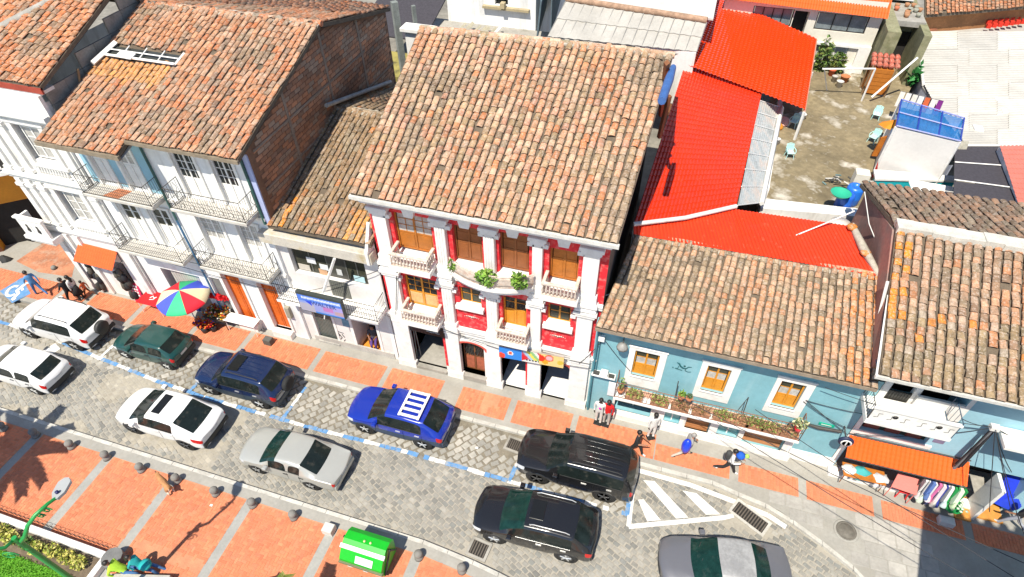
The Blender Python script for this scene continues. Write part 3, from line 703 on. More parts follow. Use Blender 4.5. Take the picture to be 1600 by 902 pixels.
for z0 in (4.35,7.45): m.box(-19.6,-15.0,y-.13,y-.03,z0,z0+.14); m.box(-23.4,-19.66,y-.1,y,z0-.12,z0)
m.build('moulding', TRIM, h2)
SCROLL = mat('thin balcony iron', (.07,.06,.05), .6, .2, 4, 0); SLABM = mat('grey white balcony slab', (.56,.53,.48), .85, .2, 2, .2)
balcony(h2, -23.2, -19.75, 14.5, 15.3, 7.62, rail=SCROLL, mid=8.0, m=SLABM); balcony(h2, -23.2, -19.72, 14.5, 15.3, 4.52, rail=SCROLL, mid=4.9, m=SLABM)
balcony(h2, -18.7, -15.2, 14.42, 15.27, 7.86, rail=SCROLL, m=SLABM, scroll=True, mid=8.2); balcony(h2, -18.7, -15.25, 14.42, 15.27, 4.74, rail=SCROLL, m=SLABM, scroll=True, mid=5.1)
MB().quad((-22.3,14.56,7.625),(-21.5,14.56,7.625),(-21.3,15.2,7.625),(-22.0,15.2,7.625)).build('terracotta_floor', TERRA, h2)
MB().tube([(-19.62,15.18,10.2),(-19.62,15.18,6.5)], .05, 6).build('downpipe', mat('dark green downpipe', (.03,.10,.09), .5), h2)
MB().tube([(-15.08,15.2,10.4),(-15.06,15.2,7.3)], .06, 6).build('downpipe', mat('dark green downpipe'), h2)
MB().tube([(-19.62,15.17,6.5),(-19.62,15.17,.2)], .045, 6).build('downpipe', mat('blue downpipe', (.05,.16,.30), .5), h2)
# skylight hole in the roof, with fresh tiles below it
ridgeR, eaveR = at(500,38,x=-14.6), at(371,250,x=-14.62)
slope = (ridgeR.z-eaveR.z)/(ridgeR.y-eaveR.y)
eyL = 14.05
eaveL = Vector((-23.2, eyL, eaveR.z-slope*(eaveR.y-eyL)-.16))
nL = Vector((-19.45, eyL, eaveL.z))
ridgeL = Vector((-23.2, ridgeR.y, ridgeR.z)); ridgeM = Vector((-19.45, ridgeR.y, ridgeR.z))
def on_roof(u, v):       # a point of the roof plane seen in the photograph
    q_ = at(u,v,z=0)-CAMP
    n = Vector((0,-slope,1)); return CAMP + q_*((ridgeR-CAMP).dot(n)/q_.dot(n))
sk = [on_roof(*p) for p in ((176,72),(268,96),(255,132),(150,106))]
kx0, kx1 = min(sk[0].x,sk[3].x), max(sk[1].x,sk[2].x); ky0, ky1 = (sk[2].y+sk[3].y)/2, (sk[0].y+sk[1].y)/2
def sk_hole(x, y_): return kx0-.05 < x < kx1+.1 and ky0+.75 < y_ < ky1+.25
def fresh(x, y_): return kx0-.3 < x < kx1-.1 and ky0-.35 < y_ <= ky0+.75
fr1 = lambda s, t: sk_hole(-23.2+3.75*s, eyL+(ridgeR.y-eyL)*t)
fc1 = lambda s, t, rs: (.66,.30,.10) if fresh(-23.2+3.75*s, eyL+(ridgeR.y-eyL)*t) else None
tiled_roof(h2, (eaveL, nL, ridgeM, ridgeL), 15, 22, 'left', seed=2, hole=fr1, colour=fc1, limit=170)
nR = Vector((-19.45, eaveR.y, eaveR.z))
fr2 = lambda s, t: sk_hole(-19.45+4.85*s, eaveR.y+(ridgeR.y-eaveR.y)*t)
tiled_roof(h2, (nR, eaveR, ridgeR, ridgeM), 19, 20, 'left', seed=3, limit=300, hole=fr2)
skt = []
zr = lambda y_: ridgeR.z+slope*(y_-ridgeR.y)
m = MB(); a, b = kx0, kx1; c, d = ky0+.75, ky1+.2
m.quad((a,c,zr(c)-.02),(b,c,zr(c)-.02),(b,d,zr(d)-.02),(a,d,zr(d)-.02)); sko = m.build('skylight', mat('skylight well', (.05,.055,.05), .3, .2), h2)
m = MB()
m.bar((a-.1,c,zr(c)+.1),(b,c,zr(c)+.12), .06); m.bar((a-.1,c-.55,zr(c)-.05),(a+.1,d+.1,zr(d)+.1), .11); m.bar((b,c,zr(c)+.1),(b+.05,d,zr(d)+.1), .05)
for i in range(1,4): x = a+(b-a)*i/4; m.bar((x,c,zr(c)+.09),(x,d,zr(d)+.09), .025)
m.bar((a,(c+d)/2,zr((c+d)/2)+.1),(b,(c+d)/2,zr((c+d)/2)+.1), .03); m.slab([(a+.7,c-.1,zr(c)+.15),(a+1.5,c-.15,zr(c)+.15),(a+1.5,c+.2,zr(c)+.22),(a+.7,c+.25,zr(c)+.22)], .03)
m.build('frame', TRIM, sko)
m = MB(); m.box(-23.25,-19.4,eyL-.09,eyL+.02,eaveL.z-.2,eaveL.z-.02); m.box(-19.45,-14.6,eaveR.y-.07,eaveR.y+.02,eaveR.z-.17,eaveR.z-.03); m.build('gutter', mat('rusty eaves board', (.26,.21,.15), .9, .3, 4), h2)
m = MB(); m.quad((-23.3,eyL,eaveL.z-.24),(-19.45,eyL,eaveL.z-.24),(-19.45,15.4,eaveL.z+.12),(-23.3,15.4,eaveL.z+.12)); m.quad((-19.4,eaveR.y,eaveR.z-.2),(-14.7,eaveR.y,eaveR.z-.2),(-14.7,15.4,eaveR.z+.0),(-19.4,15.4,eaveR.z+.0)); m.build('soffit', TRIM, h2)
# back slope and the brown block gable on the right
gB = at(608,12,x=-14.6)
tiled_roof(h2, (Vector((-14.55,gB.y,gB.z)), Vector((-26,gB.y,gB.z)), Vector((-26,ridgeR.y+.05,ridgeR.z)), Vector((-14.55,ridgeR.y+.05,ridgeR.z))), 40, 13, 'far', seed=4, limit=120, ridge=False)
m = MB(); X0 = -14.78; zb = 7.0
gpts = [(15.3,zb),(gB.y-.1,zb),(gB.y-.1,gB.z-.12),(ridgeR.y,ridgeR.z-.16),(eaveR.y+.65,eaveR.z+.02),(15.3,10.4)]
m.prism([(X0,a,b) for a, b in gpts], (-.2,0,0)); gable = m.build('gable_wall', mat('brown block gable', (.25,.135,.08), .95, .3, .9, .4, 14, stain=(.065,.05,.04), stain_amt=.75, stain_scale=.9), h2)
bm_ = MB()
def gtop(yy): return (ridgeR.z+slope*(yy-ridgeR.y)) if yy < ridgeR.y else ridgeR.z+(gB.z-ridgeR.z)*(yy-ridgeR.y)/(gB.y-ridgeR.y)
for j in range(34):
    for i in range(32):
        y0 = 15.6+i*.40+(j%2)*.2; z0 = zb+j*.185
        if y0+.4 > gB.y-.1 or z0+.2 > gtop(y0)-.2 or z0+.2 > gtop(y0+.38)-.2: continue
        k = U(.85,1.15)*(1+.8*noise.noise((y0*.5,z0*.8,2))); base = random.choice([(.42,.21,.12),(.37,.20,.12),(.29,.17,.11),(.45,.21,.11),(.34,.24,.17)])
        bm_.box(X0-.01,X0+.018+U(0,.012),y0+.012,y0+.388,z0+.012,z0+.173,tuple(c*k for c in base))
bm_.build('block', VC, gable, kind='stuff')
m = MB()
for yy in (18.0,21.2,24.2): m.box(X0,X0+.05,yy-.07,yy+.07,zb,gtop(yy)-.2)
for zz in (8.7,10.4): m.box(X0,X0+.045,15.6,gB.y-.15 if zz < 10 else 24.5,zz,zz+.09)
m.build('concrete_frame', mat('grey brown concrete frame', (.30,.235,.18), .9, .3), h2)
m = MB(); m.box(-15.03,-14.8,15.24,16.0,7.3,10.5); m.build('lilac_wall_strip', mat('lilac wall', (.40,.45,.68), .85, .1), h2)
m = MB(); p0, p1 = at(510,165,x=-14.55), at(610,128,x=-14.55); m.tube([p0,p1], .1, 6); m.build('gutter_pipe', mat('pale grey pipe', (.42,.41,.38), .7, .3, 3), h2)
# ---- small white house with the blue banner
h3 = thing('small_white_house', 'narrow low white house with a wide shop window and mossy tiled roof', 'house', (-13,15.4,0))
y = 15.4
ops = [(-14.6,-11.08,4.62,6.25,.35),(-14.5,-13.5,.25,2.35,.3),(-12.47,-11.25,.13,2.3,1.4)]
m = facade(MB(), -15.3, -10.5, 0, 7.1, y, ops); m.build('wall', mat('warm white plaster', (.70,.67,.645), .85, .08, .8, .1, stain=(.5,.47,.42), stain_amt=.3), h3)
w_ = joinery(h3, -14.6,-13.0,4.62,6.25,y+.2,mat('grey window frame', (.14,.14,.12), .5),GLASSG,0,2,1,1,'shop_window',.04)
joinery(h3, -12.15,-11.08,4.62,6.25,y+.2,mat('grey window frame'),GLASSG,0,2,1,1,'shop_window',.04)
m = MB(); m.box(-13.0,-12.15,y+.2,y+.24,3.68,6.25); dd = m.build('door', mat('dark glazed door', (.06,.06,.05), .3), h3)
m = MB(); [m.box(-12.98+i*.1,-12.93+i*.1,y-.02,y-.005,3.68,4.6) for i in range(9)]; m.box(-13.03,-12.1,y-.006,y+.0,3.66,4.62); m.build('slatted_panel', mat('grey slats', (.17,.175,.155), .5), dd)
for xx, zz, cc, ww in ((-13.75,5.35,(.75,.75,.74),.42),(-13.2,5.1,(.70,.72,.72),.4),(-14.2,4.85,(.55,.50,.42),.55),(-13.3,4.8,(.62,.36,.2),.4),(-11.6,4.85,(.45,.65,.68),.5),(-12.5,5.0,(.6,.6,.58),.25)):
    MB().box(xx-ww/2,xx+ww/2,y+.17,y+.185,zz-.16,zz+.16,cc).build('window_poster', VC, h3)
m = MB(); m.bbox(-15.4,-10.4,14.95,15.42,6.5,7.0,.03); m.box(-15.3,-10.5,15.1,15.4,6.35,6.5); m.build('cornice', mat('stained cornice', (.56,.52,.45), .9, .2, 1.5, .2, stain=(.36,.28,.13), stain_amt=.8, stain_scale=1.5), h3)
m = MB(); m.prism([(-10.58,14.9,6.5),(-10.58,15.5,6.5),(-10.58,15.5,8.2),(-10.58,14.9,7.1)], (.12,0,0)); m.box(-10.6,-10.42,15.38,15.44,.1,7.2); m.build('side_fin', WHITE, h3)
m = MB(); m.bar((-12.0,14.9,6.5),(-12.75,14.55,4.75), .06); m.build('slanting_post', TRIM, h3)
b_ = balcony(h3, -15.3, -10.45, 14.5, 15.4, 3.62, rail=BLACK, rail_h=.95, mid=4.0)
shop_room(h3, -12.47,-11.25,.13,2.3,y,y+1.4, floor=mat('orange shop floor', (.70,.27,.03), .6))
m = MB(); [m.box(-14.48+i*.08,-14.42+i*.08,y+.1,y+.14,.25,2.33) for i in range(12)]; m.box(-14.5,-13.5,y+.14,y+.16,.25,2.33); m.build('roller_shutter', mat('slate shutter', (.13,.145,.13), .5), h3)
m = MB(); m.box(-14.75,-10.6,y-.07,y,.1,.5); m.box(-14.55,-13.45,y-.12,y+.1,.0,.25); m.build('plinth', mat('grey plinth', (.45,.43,.39), .9), h3)
m = MB(); m.box(-14.62,-14.5,y-.04,y,.2,2.5); m.box(-13.5,-13.38,y-.04,y,.2,2.5); m.box(-12.6,-12.47,y-.04,y,.15,2.42); m.box(-11.25,-11.12,y-.04,y,.15,2.42); m.box(-12.6,-11.12,y-.05,y,2.3,2.42); m.build('door_frame', TRIM, h3)
MB().box(-12.97,-12.55,y-.03,y,1.68,2.12,(.15,.32,.42)).build('wall_poster', VC, h3)
m = MB(); zf = 1.0
for pts in ([(-13.45,1.15),(-13.1,1.1)],[(-13.4,1.05),(-13.25,.75),(-13.35,.6)],[(-13.2,1.0),(-13.1,.8)],[(-13.4,.45),(-13.05,.35)],[(-13.5,.8),(-13.3,.9)],[(-13.1,.65),(-13.2,.5)]): m.tube([(a,y-.01,b) for a, b in pts], .02, 4)
m.build('painted_symbol', BLACK, h3)
m = MB(); m.tube([(-15.2,15.33,3.4),(-15.25,15.33,.15)], .035, 6); m.build('downpipe', IRON, h3)
MB().bbox(-15.72,-15.5,15.1,15.28,1.65,2.35,.02).build('meter_box', mat('meter box', (.32,.29,.22), .7), h3)
e0, e1 = at(418,352,y=15.1), at(577,382,y=15.1); e1.x = -10.35
rl = at(522,168,x=e0.x); rr = Vector((-10.35, rl.y, rl.z))
def sc(s, t, rs):
    if s < .16 and s > .08 and t < .2: return BRIGHT
    if s > .72 and t < .22 and rs.random() < .6: return (.66,.30,.08)
tiled_roof(h3, (e0, e1, rr, rl), 19, 17, 'small', seed=5, colour=sc)
tiled_roof(h3, (Vector((-10.35,27,7.6)), Vector((-14.8,27,7.6)), Vector((-14.8,rl.y+.1,rl.z)), Vector((-10.35,rr.y+.1,rr.z))), 16, 16, 'small', seed=6, limit=60, ridge=False)
MB().box(-15.3,-10.45,16.4,27,5,7.0).build('inner_wall', GREYC, h3)
# the banner, a light box on the balcony rail
bn = thing('shop_banner', 'blue and pink printed banner box on the balcony of the small white house', 'sign', (-12.87,14.42,3.6))
m = MB(); m.box(-13.93,-11.83,14.28,14.46,3.6,4.72); m.build('case', mat('dark green case', (.05,.06,.055), .6), bn)
def bc(x, z):
    fx, fz = (x+13.9)/2.04, (z-3.64)/1.0
    if fx < .30 and fz > .95-fx*1.9 and fz < .62+.1*fx: c = (.03,.09,.75)
    elif fx < .34 and fz < .5: c = (.72,.62,.56)
    elif fz > .62: c = (.16,.33,.80)
    else:
        c = (.42+.25*fx, .52, .78)
        if .55 < fx < .78 and .22 < fz < .5: c = (.82,.30,.55)
        if fx > .8 and .15 < fz < .35: c = (.80,.50,.42)
        if fz < .1: c = (.10,.34,.72)
    return c
m = MB(); nx_, nz_ = 44, 22
for i in range(nx_):
    for j in range(nz_):
        a, b, c, d = -13.9+2.04*i/nx_, -13.9+2.04*(i+1)/nx_, 3.64+.96*j/nz_, 3.64+.96*(j+1)/nz_
        m.quad((a,14.272,c),(b,14.272,c),(b,14.272,d),(a,14.272,d), bc((a+b)/2,(c+d)/2))
m.c = [(q_[0]*.55,q_[1]*.6,q_[2]*.8) for q_ in m.c]
m.build('printed_face', mat('printed vinyl', vc=True, rough=.45, var=.04, bump=0), bn)
text_mesh('WALTER', .30, front_M(-12.72,14.266,4.22), mat('navy lettering', (.03,.06,.25), .6, 0, bump=0), bn)
m = MB()
for i in range(27): x = -13.7+i*.067; m.box(x,x+.045,14.264,14.27,4.40+U(0,.02),4.53+U(-.02,.01), (.75,.80,.90))
m.build('small_print', VC, bn, kind='stuff')
MB().bar((-12.9,14.42,3.62),(-12.93,14.3,3.3), .025).build('stay', TRIM, bn)
# ---- red and white house with columns
h4 = thing('red_white_house', 'three storey red and white house with columns, curved balcony and a large pale tiled roof', 'house', (-5.9,15.4,0))
y = 15.45
T3 = [(-9.42,-7.9,7.06,8.98,.3),(-7.1,-5.98,7.08,8.92,.3),(-5.34,-4.22,7.08,9.0,.3),(-3.5,-2.44,7.08,8.72,.3)]
T2 = [(-9.42,-8.02,4.02,5.85,.3),(-7.05,-6.15,4.92,5.85,.3),(-5.28,-4.30,4.08,5.85,.3),(-3.47,-2.56,4.98,5.95,.3)]
T1 = [(-9.75,-8.0,.3,3.0,2.2),(-7.2,-6.15,.45,2.75,.35),(-5.45,-4.28,.13,2.75,1.8),(-3.62,-2.38,.13,2.75,1.8)]
m = facade(MB(), -10.35, -1.42, 0, 9.75, y, T3+T2+T1)
m.build('wall', RED, h4)
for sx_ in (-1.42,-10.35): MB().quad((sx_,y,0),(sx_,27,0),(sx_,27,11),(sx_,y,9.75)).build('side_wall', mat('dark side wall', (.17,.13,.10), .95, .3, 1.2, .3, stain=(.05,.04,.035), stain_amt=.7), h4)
# white ground floor facing with openings
m = facade(MB(), -10.38, -1.42, 0, 3.35, y-.06, T1, .08); m.build('ground_floor_facing', WHITE, h4)
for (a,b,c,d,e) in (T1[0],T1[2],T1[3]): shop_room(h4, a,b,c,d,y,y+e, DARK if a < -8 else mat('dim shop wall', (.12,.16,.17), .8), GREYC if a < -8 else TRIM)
BROWNGL = mat('brown shutter wood', (.30,.10,.028), .45, .2, 3, .05)
for a,b,c,d,e in T3+T2: MB().box(a-.02,b+.02,y-.03,y+.3,c-.05,c+.02).build('threshold', TRIM, h4)
joinery(h4, -9.42,-7.9,7.18,8.98,y+.16,WOODO,GLASSC,.45,2,2,3,'balcony_door',.07)
for a, b, c, d in ((-7.1,-5.98,7.15,8.92),(-5.34,-4.22,7.18,9.0)): joinery(h4, a,b,c,d,y+.2,BROWNGL,BROWNGL,.5,2,1,2,'balcony_door',.07)
joinery(h4, -3.5,-2.44,7.18,8.72,y+.2,WOODO,WOODO,.6,2,1,1,'balcony_door',.07)
joinery(h4, -9.42,-8.02,4.08,5.85,y+.16,YELLOWW,GLASS,.42,2,2,3,'balcony_door',.07,panel=mat('pale orange panel',(.70,.42,.18),.6))
joinery(h4, -5.28,-4.30,4.08,5.85,y+.2,YELLOWW,GLASS,.5,2,1,2,'balcony_door',.07)
joinery(h4, -7.05,-6.15,4.92,5.85,y+.16,YELLOWW,GLASSG,0,2,1,2,'window',.05); joinery(h4, -3.47,-2.56,4.98,5.95,y+.16,YELLOWW,GLASSG,0,2,1,2,'window',.06)
d = joinery(h4, -7.2,-6.15,.45,2.75,y+.2,WOODB,GLASS,.42,2,1,1,'arched_door',.06,panel=mat('reddish door panel',(.42,.12,.06),.7,.3,5))
m = MB()
for i in range(9):
    x = -7.1+i*.115; m.tube([(x+.05*math.sin(k*1.3+i),y+.15,1.5+k*.14) for k in range(9)], .014, 4)
m.build('iron_grille', IRON, d)
# columns: base, shaft, capital, on each floor
m = MB()
def column(x0, x1, za, zb, yy=y, d=.2, fl=False):
    m.bbox(x0-.07,x1+.07,yy-d-.06,yy,za,za+.22,.02); m.box(x0,x1,yy-d,yy,za+.22,zb-.28)
    m.box(x0-.05,x1+.05,yy-d-.05,yy,zb-.34,zb-.28); m.box(x0-.08,x1+.08,yy-d-.08,yy,zb-.28,zb-.14); m.bbox(x0-.15,x1+.15,yy-d-.12,yy,zb-.14,zb,.02)
    if fl:
        for i in range(4): x = x0+(x1-x0)*(i+.5)/4; m.box(x-.035,x+.035,yy-d-.02,yy-d,za+.3,zb-.4)
cols3 = [(-10.12,-9.6),(-7.70,-7.30),(-5.85,-5.45),(-4.06,-3.70),(-2.27,-1.72)]
for i, (a, b) in enumerate(cols3):
    column(a, b, 6.75, 9.25, fl=i in (1,2)); column(a-.02, b+.02, 3.55, 6.15, fl=i in (1,2))
    m.box(a-.08,b+.08,y-.26,y,6.15,6.75); m.bbox(a-.14,b+.14,y-.34,y,6.45,6.58,.02); m.bbox(a-.12,b+.12,y-.32,y,6.2,6.3,.02)
    m.box(a-.1,b+.1,y-.24,y-.06,.4,3.1); m.bbox(a-.18,b+.18,y-.30,y-.06,.0,.55,.05); m.box(a-.12,b+.12,y-.27,y,3.1,3.55)
m.box(-10.45,-1.38,y-.14,y,3.2,3.42); m.bbox(-10.5,-1.35,y-.2,y,3.40,3.5,.02); m.box(-10.4,-1.4,y-.10,y,6.22,6.42); m.bbox(-10.42,-1.4,y-.15,y,6.40,6.5,.02)
m.box(-10.45,-1.35,y-.35,y,9.42,9.6); m.box(-10.5,-1.3,y-.5,y,9.6,9.72)
m.build('column', TRIM, h4)
m = MB()      # consoles under the eaves with red between, window hoods
for i in range(5):
    pass
for x in (-8.66,-6.54,-4.78,-2.97):
    m = MB(); m.prism([(x-.26,y-.2,9.42),(x+.26,y-.2,9.42),(x+.17,y-.2,9.0),(x-.17,y-.2,9.0)], (0,.2,0)); m.build('console', TRIM, h4)
for x0, x1 in ((-9.55,-7.8),(-7.2,-5.92),(-5.4,-4.12),(-3.62,-2.36)):
    for x in (x0, x1): MB().bbox(x-.12,x+.12,y-.2,y,8.78,8.95,.02).build('console', TRIM, h4)
for x0, x1 in ((-9.55,-7.92),(-7.2,-6.05),(-5.4,-4.18),(-3.6,-2.44)):
    for x in (x0, x1): MB().bbox(x-.1,x+.1,y-.2,y,5.62,5.78,.02).build('console', TRIM, h4)
m = MB()
for a, b in ((-7.2,-6.02),(-3.6,-2.42)):
    m.bbox(a,b,y-.2,y,4.72,4.92,.02); m.prism([(a,y-.2,4.72),(b,y-.2,4.72),(b,y-.02,4.5),(a,y-.02,4.5)], (0,.02,0))
m.build('window_sill', TRIM, h4)
m = MB()
for cx in (-6.6,-3.0):
    for k in range(9):
        a = (k-4)*.075; s_ = 1-abs(k-4)*.18
        m.lathe([(.06*s_,0),(.04*s_,.03),(0,.04)], (cx+a, y-.03, 4.20+abs(k-4)*.03-.008*(k-4)**2), 6, axis='y')
m.build('relief_ornament', mat('worn relief plaster', (.72,.62,.54), .9, .3, 8), h4)
m = MB()      # arches over the door and the shops
def arch(cx, zc, r0, r1, a0, a1, yy, n=12):
    for i in range(n):
        p, q = a0+(a1-a0)*i/n, a0+(a1-a0)*(i+1)/n
        m.prism([(cx+r0*math.cos(p),yy,zc+r0*math.sin(p)*.6),(cx+r1*math.cos(p),yy,zc+r1*math.sin(p)*.6),(cx+r1*math.cos(q),yy,zc+r1*math.sin(q)*.6),(cx+r0*math.cos(q),yy,zc+r0*math.sin(q)*.6)], (0,.1,0), None, 0)
arch(-6.67,2.3,.62,.76,R(0),R(180),y-.16); arch(-4.86,2.3,.72,.88,0,R(180),y-.16); arch(-3.0,2.3,.74,.90,0,R(180),y-.16); m.build('arch', mat('red arch paint', (.66,.10,.07), .8, .2, 4), h4)
m = MB(); arch(-6.67,2.3,.76,.9,0,R(180),y-.15); arch(-3.0,2.3,.9,1.02,0,R(180),y-.15); m.build('arch_moulding', TRIM, h4)
for x0, x1 in ((-9.86,-9.72),(-8.0,-7.9),(-5.6,-5.45),(-4.28,-4.18),(-3.78,-3.62),(-2.38,-2.28)): MB().box(x0,x1,y-.09,y+.1,.6,2.6).build('red_jamb', RED, h4)
m = MB(); m.box(-4.14,-3.82,y-.2,y-.1,.35,2.4); m.build('sign_board', mat('cream board', (.72,.64,.46), .7, .15, 4), h4)
m = MB(); m.box(-9.9,-7.85,y-.14,y-.065,2.6,3.2); sg = m.build('shop_sign', mat('black sign', (.015,.015,.014), .4, 0, bump=0), h4)
m = MB()      # white script strokes on the black sign
def wave(x0, x1, z0, a, f, r): m.tube([(x0+(x1-x0)*k/24, y-.15, z0+a*math.sin(f*k)*(.6+.4*math.cos(k*.7))) for k in range(25)], r, 4)
wave(-9.72,-9.45,2.93,.08,.9,.014); wave(-9.45,-8.85,2.93,.045,2.1,.011); wave(-8.72,-8.15,2.9,.05,1.9,.011); wave(-8.7,-8.1,2.80,.03,.5,.012)
m.build('script', TRIM, sg, kind='stuff')
m = MB(); m.bar((-9.6,y+.2,.3),(-9.55,y+.25,2.6), .03); m.bar((-9.45,y+.3,.3),(-9.5,y+.25,2.6), .03); m.build('folding_gate', mat('grey gate', (.25,.25,.23), .5), h4)
m = MB(); m.box(-9.85,-7.95,y-.28,y+.05,0,.3); m.box(-7.3,-6.05,y-.28,y+.05,0,.45); m.build('doorstep', GREYC, h4)
# balconies
BAL = mat('old balustrade', (.66,.57,.49), .9, .25, 6, .2, stain=(.50,.24,.13), stain_amt=.5, stain_scale=8)
def stone_balcony(x0, x1, yf, z, hh=.62):
    b = MB(); b.bbox(x0-.05,x1+.05,yf,y-.0,z-.22,z,.03); b.box(x0+.06,x1-.06,yf+.12,y,z-.34,z-.22)
    o = b.build('balcony', TRIM, h4)
    m = MB(); m.bbox(x0,x1,yf+.03,yf+.15,z+hh-.09,z+hh,.015); m.bbox(x0,x0+.12,yf+.15,y-.02,z+hh-.09,z+hh,.015); m.bbox(x1-.12,x1,yf+.15,y-.02,z+hh-.09,z+hh,.015); m.box(x0,x1,yf+.05,yf+.13,z,z+.07)
    m.build('handrail', BAL, o); m = MB(); n = int((x1-x0)/.13)
    for i in range(n+1):
        x = x0+.05+(x1-x0-.1)*i/n; m.lathe([(.03,0),(.05,.14),(.022,.32),(.035,hh-.16)], (x,yf+.09,z+.07), 6)
    for k in range(4):
        for x in (x0+.06,x1-.06): m.lathe([(.03,0),(.05,.14),(.022,.32),(.035,hh-.16)], (x,yf+.25+k*.15,z+.07), 6)
    m.build('baluster', BAL, o, kind='stuff')
    return o
stone_balcony(-9.4,-7.85,14.62,7.02); stone_balcony(-3.58,-2.3,14.7,7.05); stone_balcony(-9.4,-7.85,14.62,3.98); stone_balcony(-5.35,-4.1,14.7,4.0)
# the long curved balcony
def curve(t, d=0): return (-7.15+3.2*t, 15.42-(.40+d)-.52*math.sin(math.pi*t)**.75 if 0 < t < 1 else 15.42-.4-d)
N_ = 24; b = MB(); out = [curve(i/N_) for i in range(N_+1)]
b.slab([(p[0],p[1],7.05) for p in out]+[(out[-1][0],y,7.05),(out[0][0],y,7.05)], .16)
b.slab([(p[0],p[1]+.12,6.89) for p in out[1:-1]]+[(out[-2][0],y,6.89),(out[1][0],y,6.89)], .2)
bo = b.build('balcony', TRIM, h4)
m = MB()
for z, r_ in ((7.12,.03),(7.38,.02),(7.62,.035)): m.tube([(p[0],p[1]+.08,z) for p in out], r_, 5)
m.build('handrail', BAL, bo); m = MB()
for i in range(4*N_):
    p = curve((i+.5)/(4*N_)); m.lathe([(.022,0),(.034,.15),(.018,.35),(.025,.52)], (p[0],p[1]+.08,7.12), 5)
m.build('baluster', BAL, bo, kind='stuff')
GREENS = [(.10,.22,.02),(.16,.32,.03),(.22,.36,.05),(.07,.16,.02)]
def plant(label, c, r, n, size=.1, cols=GREENS, name='balcony_plant', group='plants on the curved balcony', pot=None, cat='plant'):
    t = thing(name, label, cat, c, group=group)
    m = MB(); leaves(m, (0,0,r[2]*.8), r, n, size, cols); m.build('foliage', LEAF, t, local=True)
    m = MB()
    for k in range(5): m.tube([(0,0,-.05),(U(-.5,.5)*r[0],U(-.5,.5)*r[1],r[2]*1.2)], .012, 4)
    m.build('stem', mat('plant stem', (.12,.10,.04), .8), t, local=True)
    if pot: MB().lathe([(.02,-.2),(.1,-.2),(.14,.03),(.12,.03),(.1,0),(0,0)], n=10).build('pot', pot, t, local=True)
    return t
plant('bushy green plant spilling over the middle of the curved balcony rail', (-5.55,14.6,7.2), (.42,.25,.36), 260)
plant('green plant at the right end of the curved balcony beside a white column', (-4.35,14.62,7.3), (.30,.2,.42), 190)
plant('thin leggy plant at the left end of the curved balcony', (-6.98,14.9,7.2), (.2,.15,.32), 60, .08)
# roof
eL, eR = at(548,304,y=14.7), at(966,380,y=14.7); zE = (eL.z+eR.z)/2; eL.z = eR.z = zE
rL, rR = at(655,43,z=13.1), at(1052,86,z=13.1)
tiled_roof(h4, (eL, eR, rR, rL), 35, 26, 'red', seed=7)
m = MB(); m.box(eL.x-.05,eR.x+.05,eL.y-.1,eL.y+.03,zE-.16,zE-.03); m.build('gutter', mat('white gutter', (.62,.61,.57), .6, .2, 3), h4)
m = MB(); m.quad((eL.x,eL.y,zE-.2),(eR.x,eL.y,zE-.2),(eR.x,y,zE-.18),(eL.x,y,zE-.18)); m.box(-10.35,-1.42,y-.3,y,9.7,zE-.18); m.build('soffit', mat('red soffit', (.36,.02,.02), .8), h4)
back = at(1060,60,z=9.5)
m = MB(); m.quad((rL.x,rL.y+.1,13.0),(rR.x,rR.y+.1,13.0),(rR.x,28,10.5),(rL.x,28,10.5)); m.build('back_slope', SOIL, h4)
# boards and a rolled blue tarpaulin against the right side wall
t = thing('side_boards', 'weathered brown boards leaning on the right flank of the red house', 'boards', (-1.0,22,8))
for k, (u0,v0,u1,v1,w_) in enumerate(((1042,98,1032,180,.10),(1062,112,1044,178,.13),(1046,150,1030,215,.10))):
    a, b = at(u0,v0,x=-.85+.1*k), at(u1,v1,x=-.95+.1*k); MB().bar(a, b, w_, None, 0, 4).build('board', mat('brown board', (.24,.095,.04), .9, .3, 3, .2), t)
a, b = at(1052,105,x=-.65), at(1034,158,x=-.72)
tag(MB().tube([a,a*.6+b*.4,b], [.10,.15,.13], 8).build('tarpaulin_roll', mat('blue tarpaulin', (.05,.13,.36), .6, .2, 6), org=b), 'rolled blue tarpaulin stuck behind the ridge end of the red house roof', 'tarpaulin')
# colourful toy shop sign
t = thing('toy_shop_sign', 'bright printed sign of mixed colours above the two right shop doors of the red house', 'sign', (-3.95,15.05,2.7))
def tcol(fx, fz):
    def dot(a, b, r): return ((fx-a)*4.2)**2+((fz-b)*1)**2 < r*r
    if fx < .36:
        if dot(.18,.55,.2): return (.75,.09,.05) if dot(.18,.55,.13) else (.75,.72,.7)
        if dot(.03,.2,.28): return (.8,.06,.03)
        return (.02,.22,.68)
    if dot(.37,.35,.26): return (.62,.01,.02)
    if fx < .62:
        if fz < .25: return (.75,.73,.7) if fz < .14 else (.03,.03,.03) if int(fx*60)%3 else (.7,.7,.7)
        return [(.70,.62,.10),(.25,.48,.2),(.72,.7,.66),(.5,.06,.12),(.35,.5,.65)][int((fx*17+fz*3))%5]
    if dot(.64,.6,.32): return (.78,.03,.01)
    if dot(.78,.7,.3): return (.80,.42,.45) if dot(.78,.7,.2) else (.72,.12,.06)
    if dot(.72,.3,.22): return (.80,.34,.02)
    if dot(.95,.45,.2): return (.62,.45,.06)
    return (.78,.56,.22)
m = MB(); A_, B_ = Vector((-5.32,15.0,2.62)), Vector((-2.6,15.0,2.86)); H_ = .68; nx_, nz_ = 64, 16
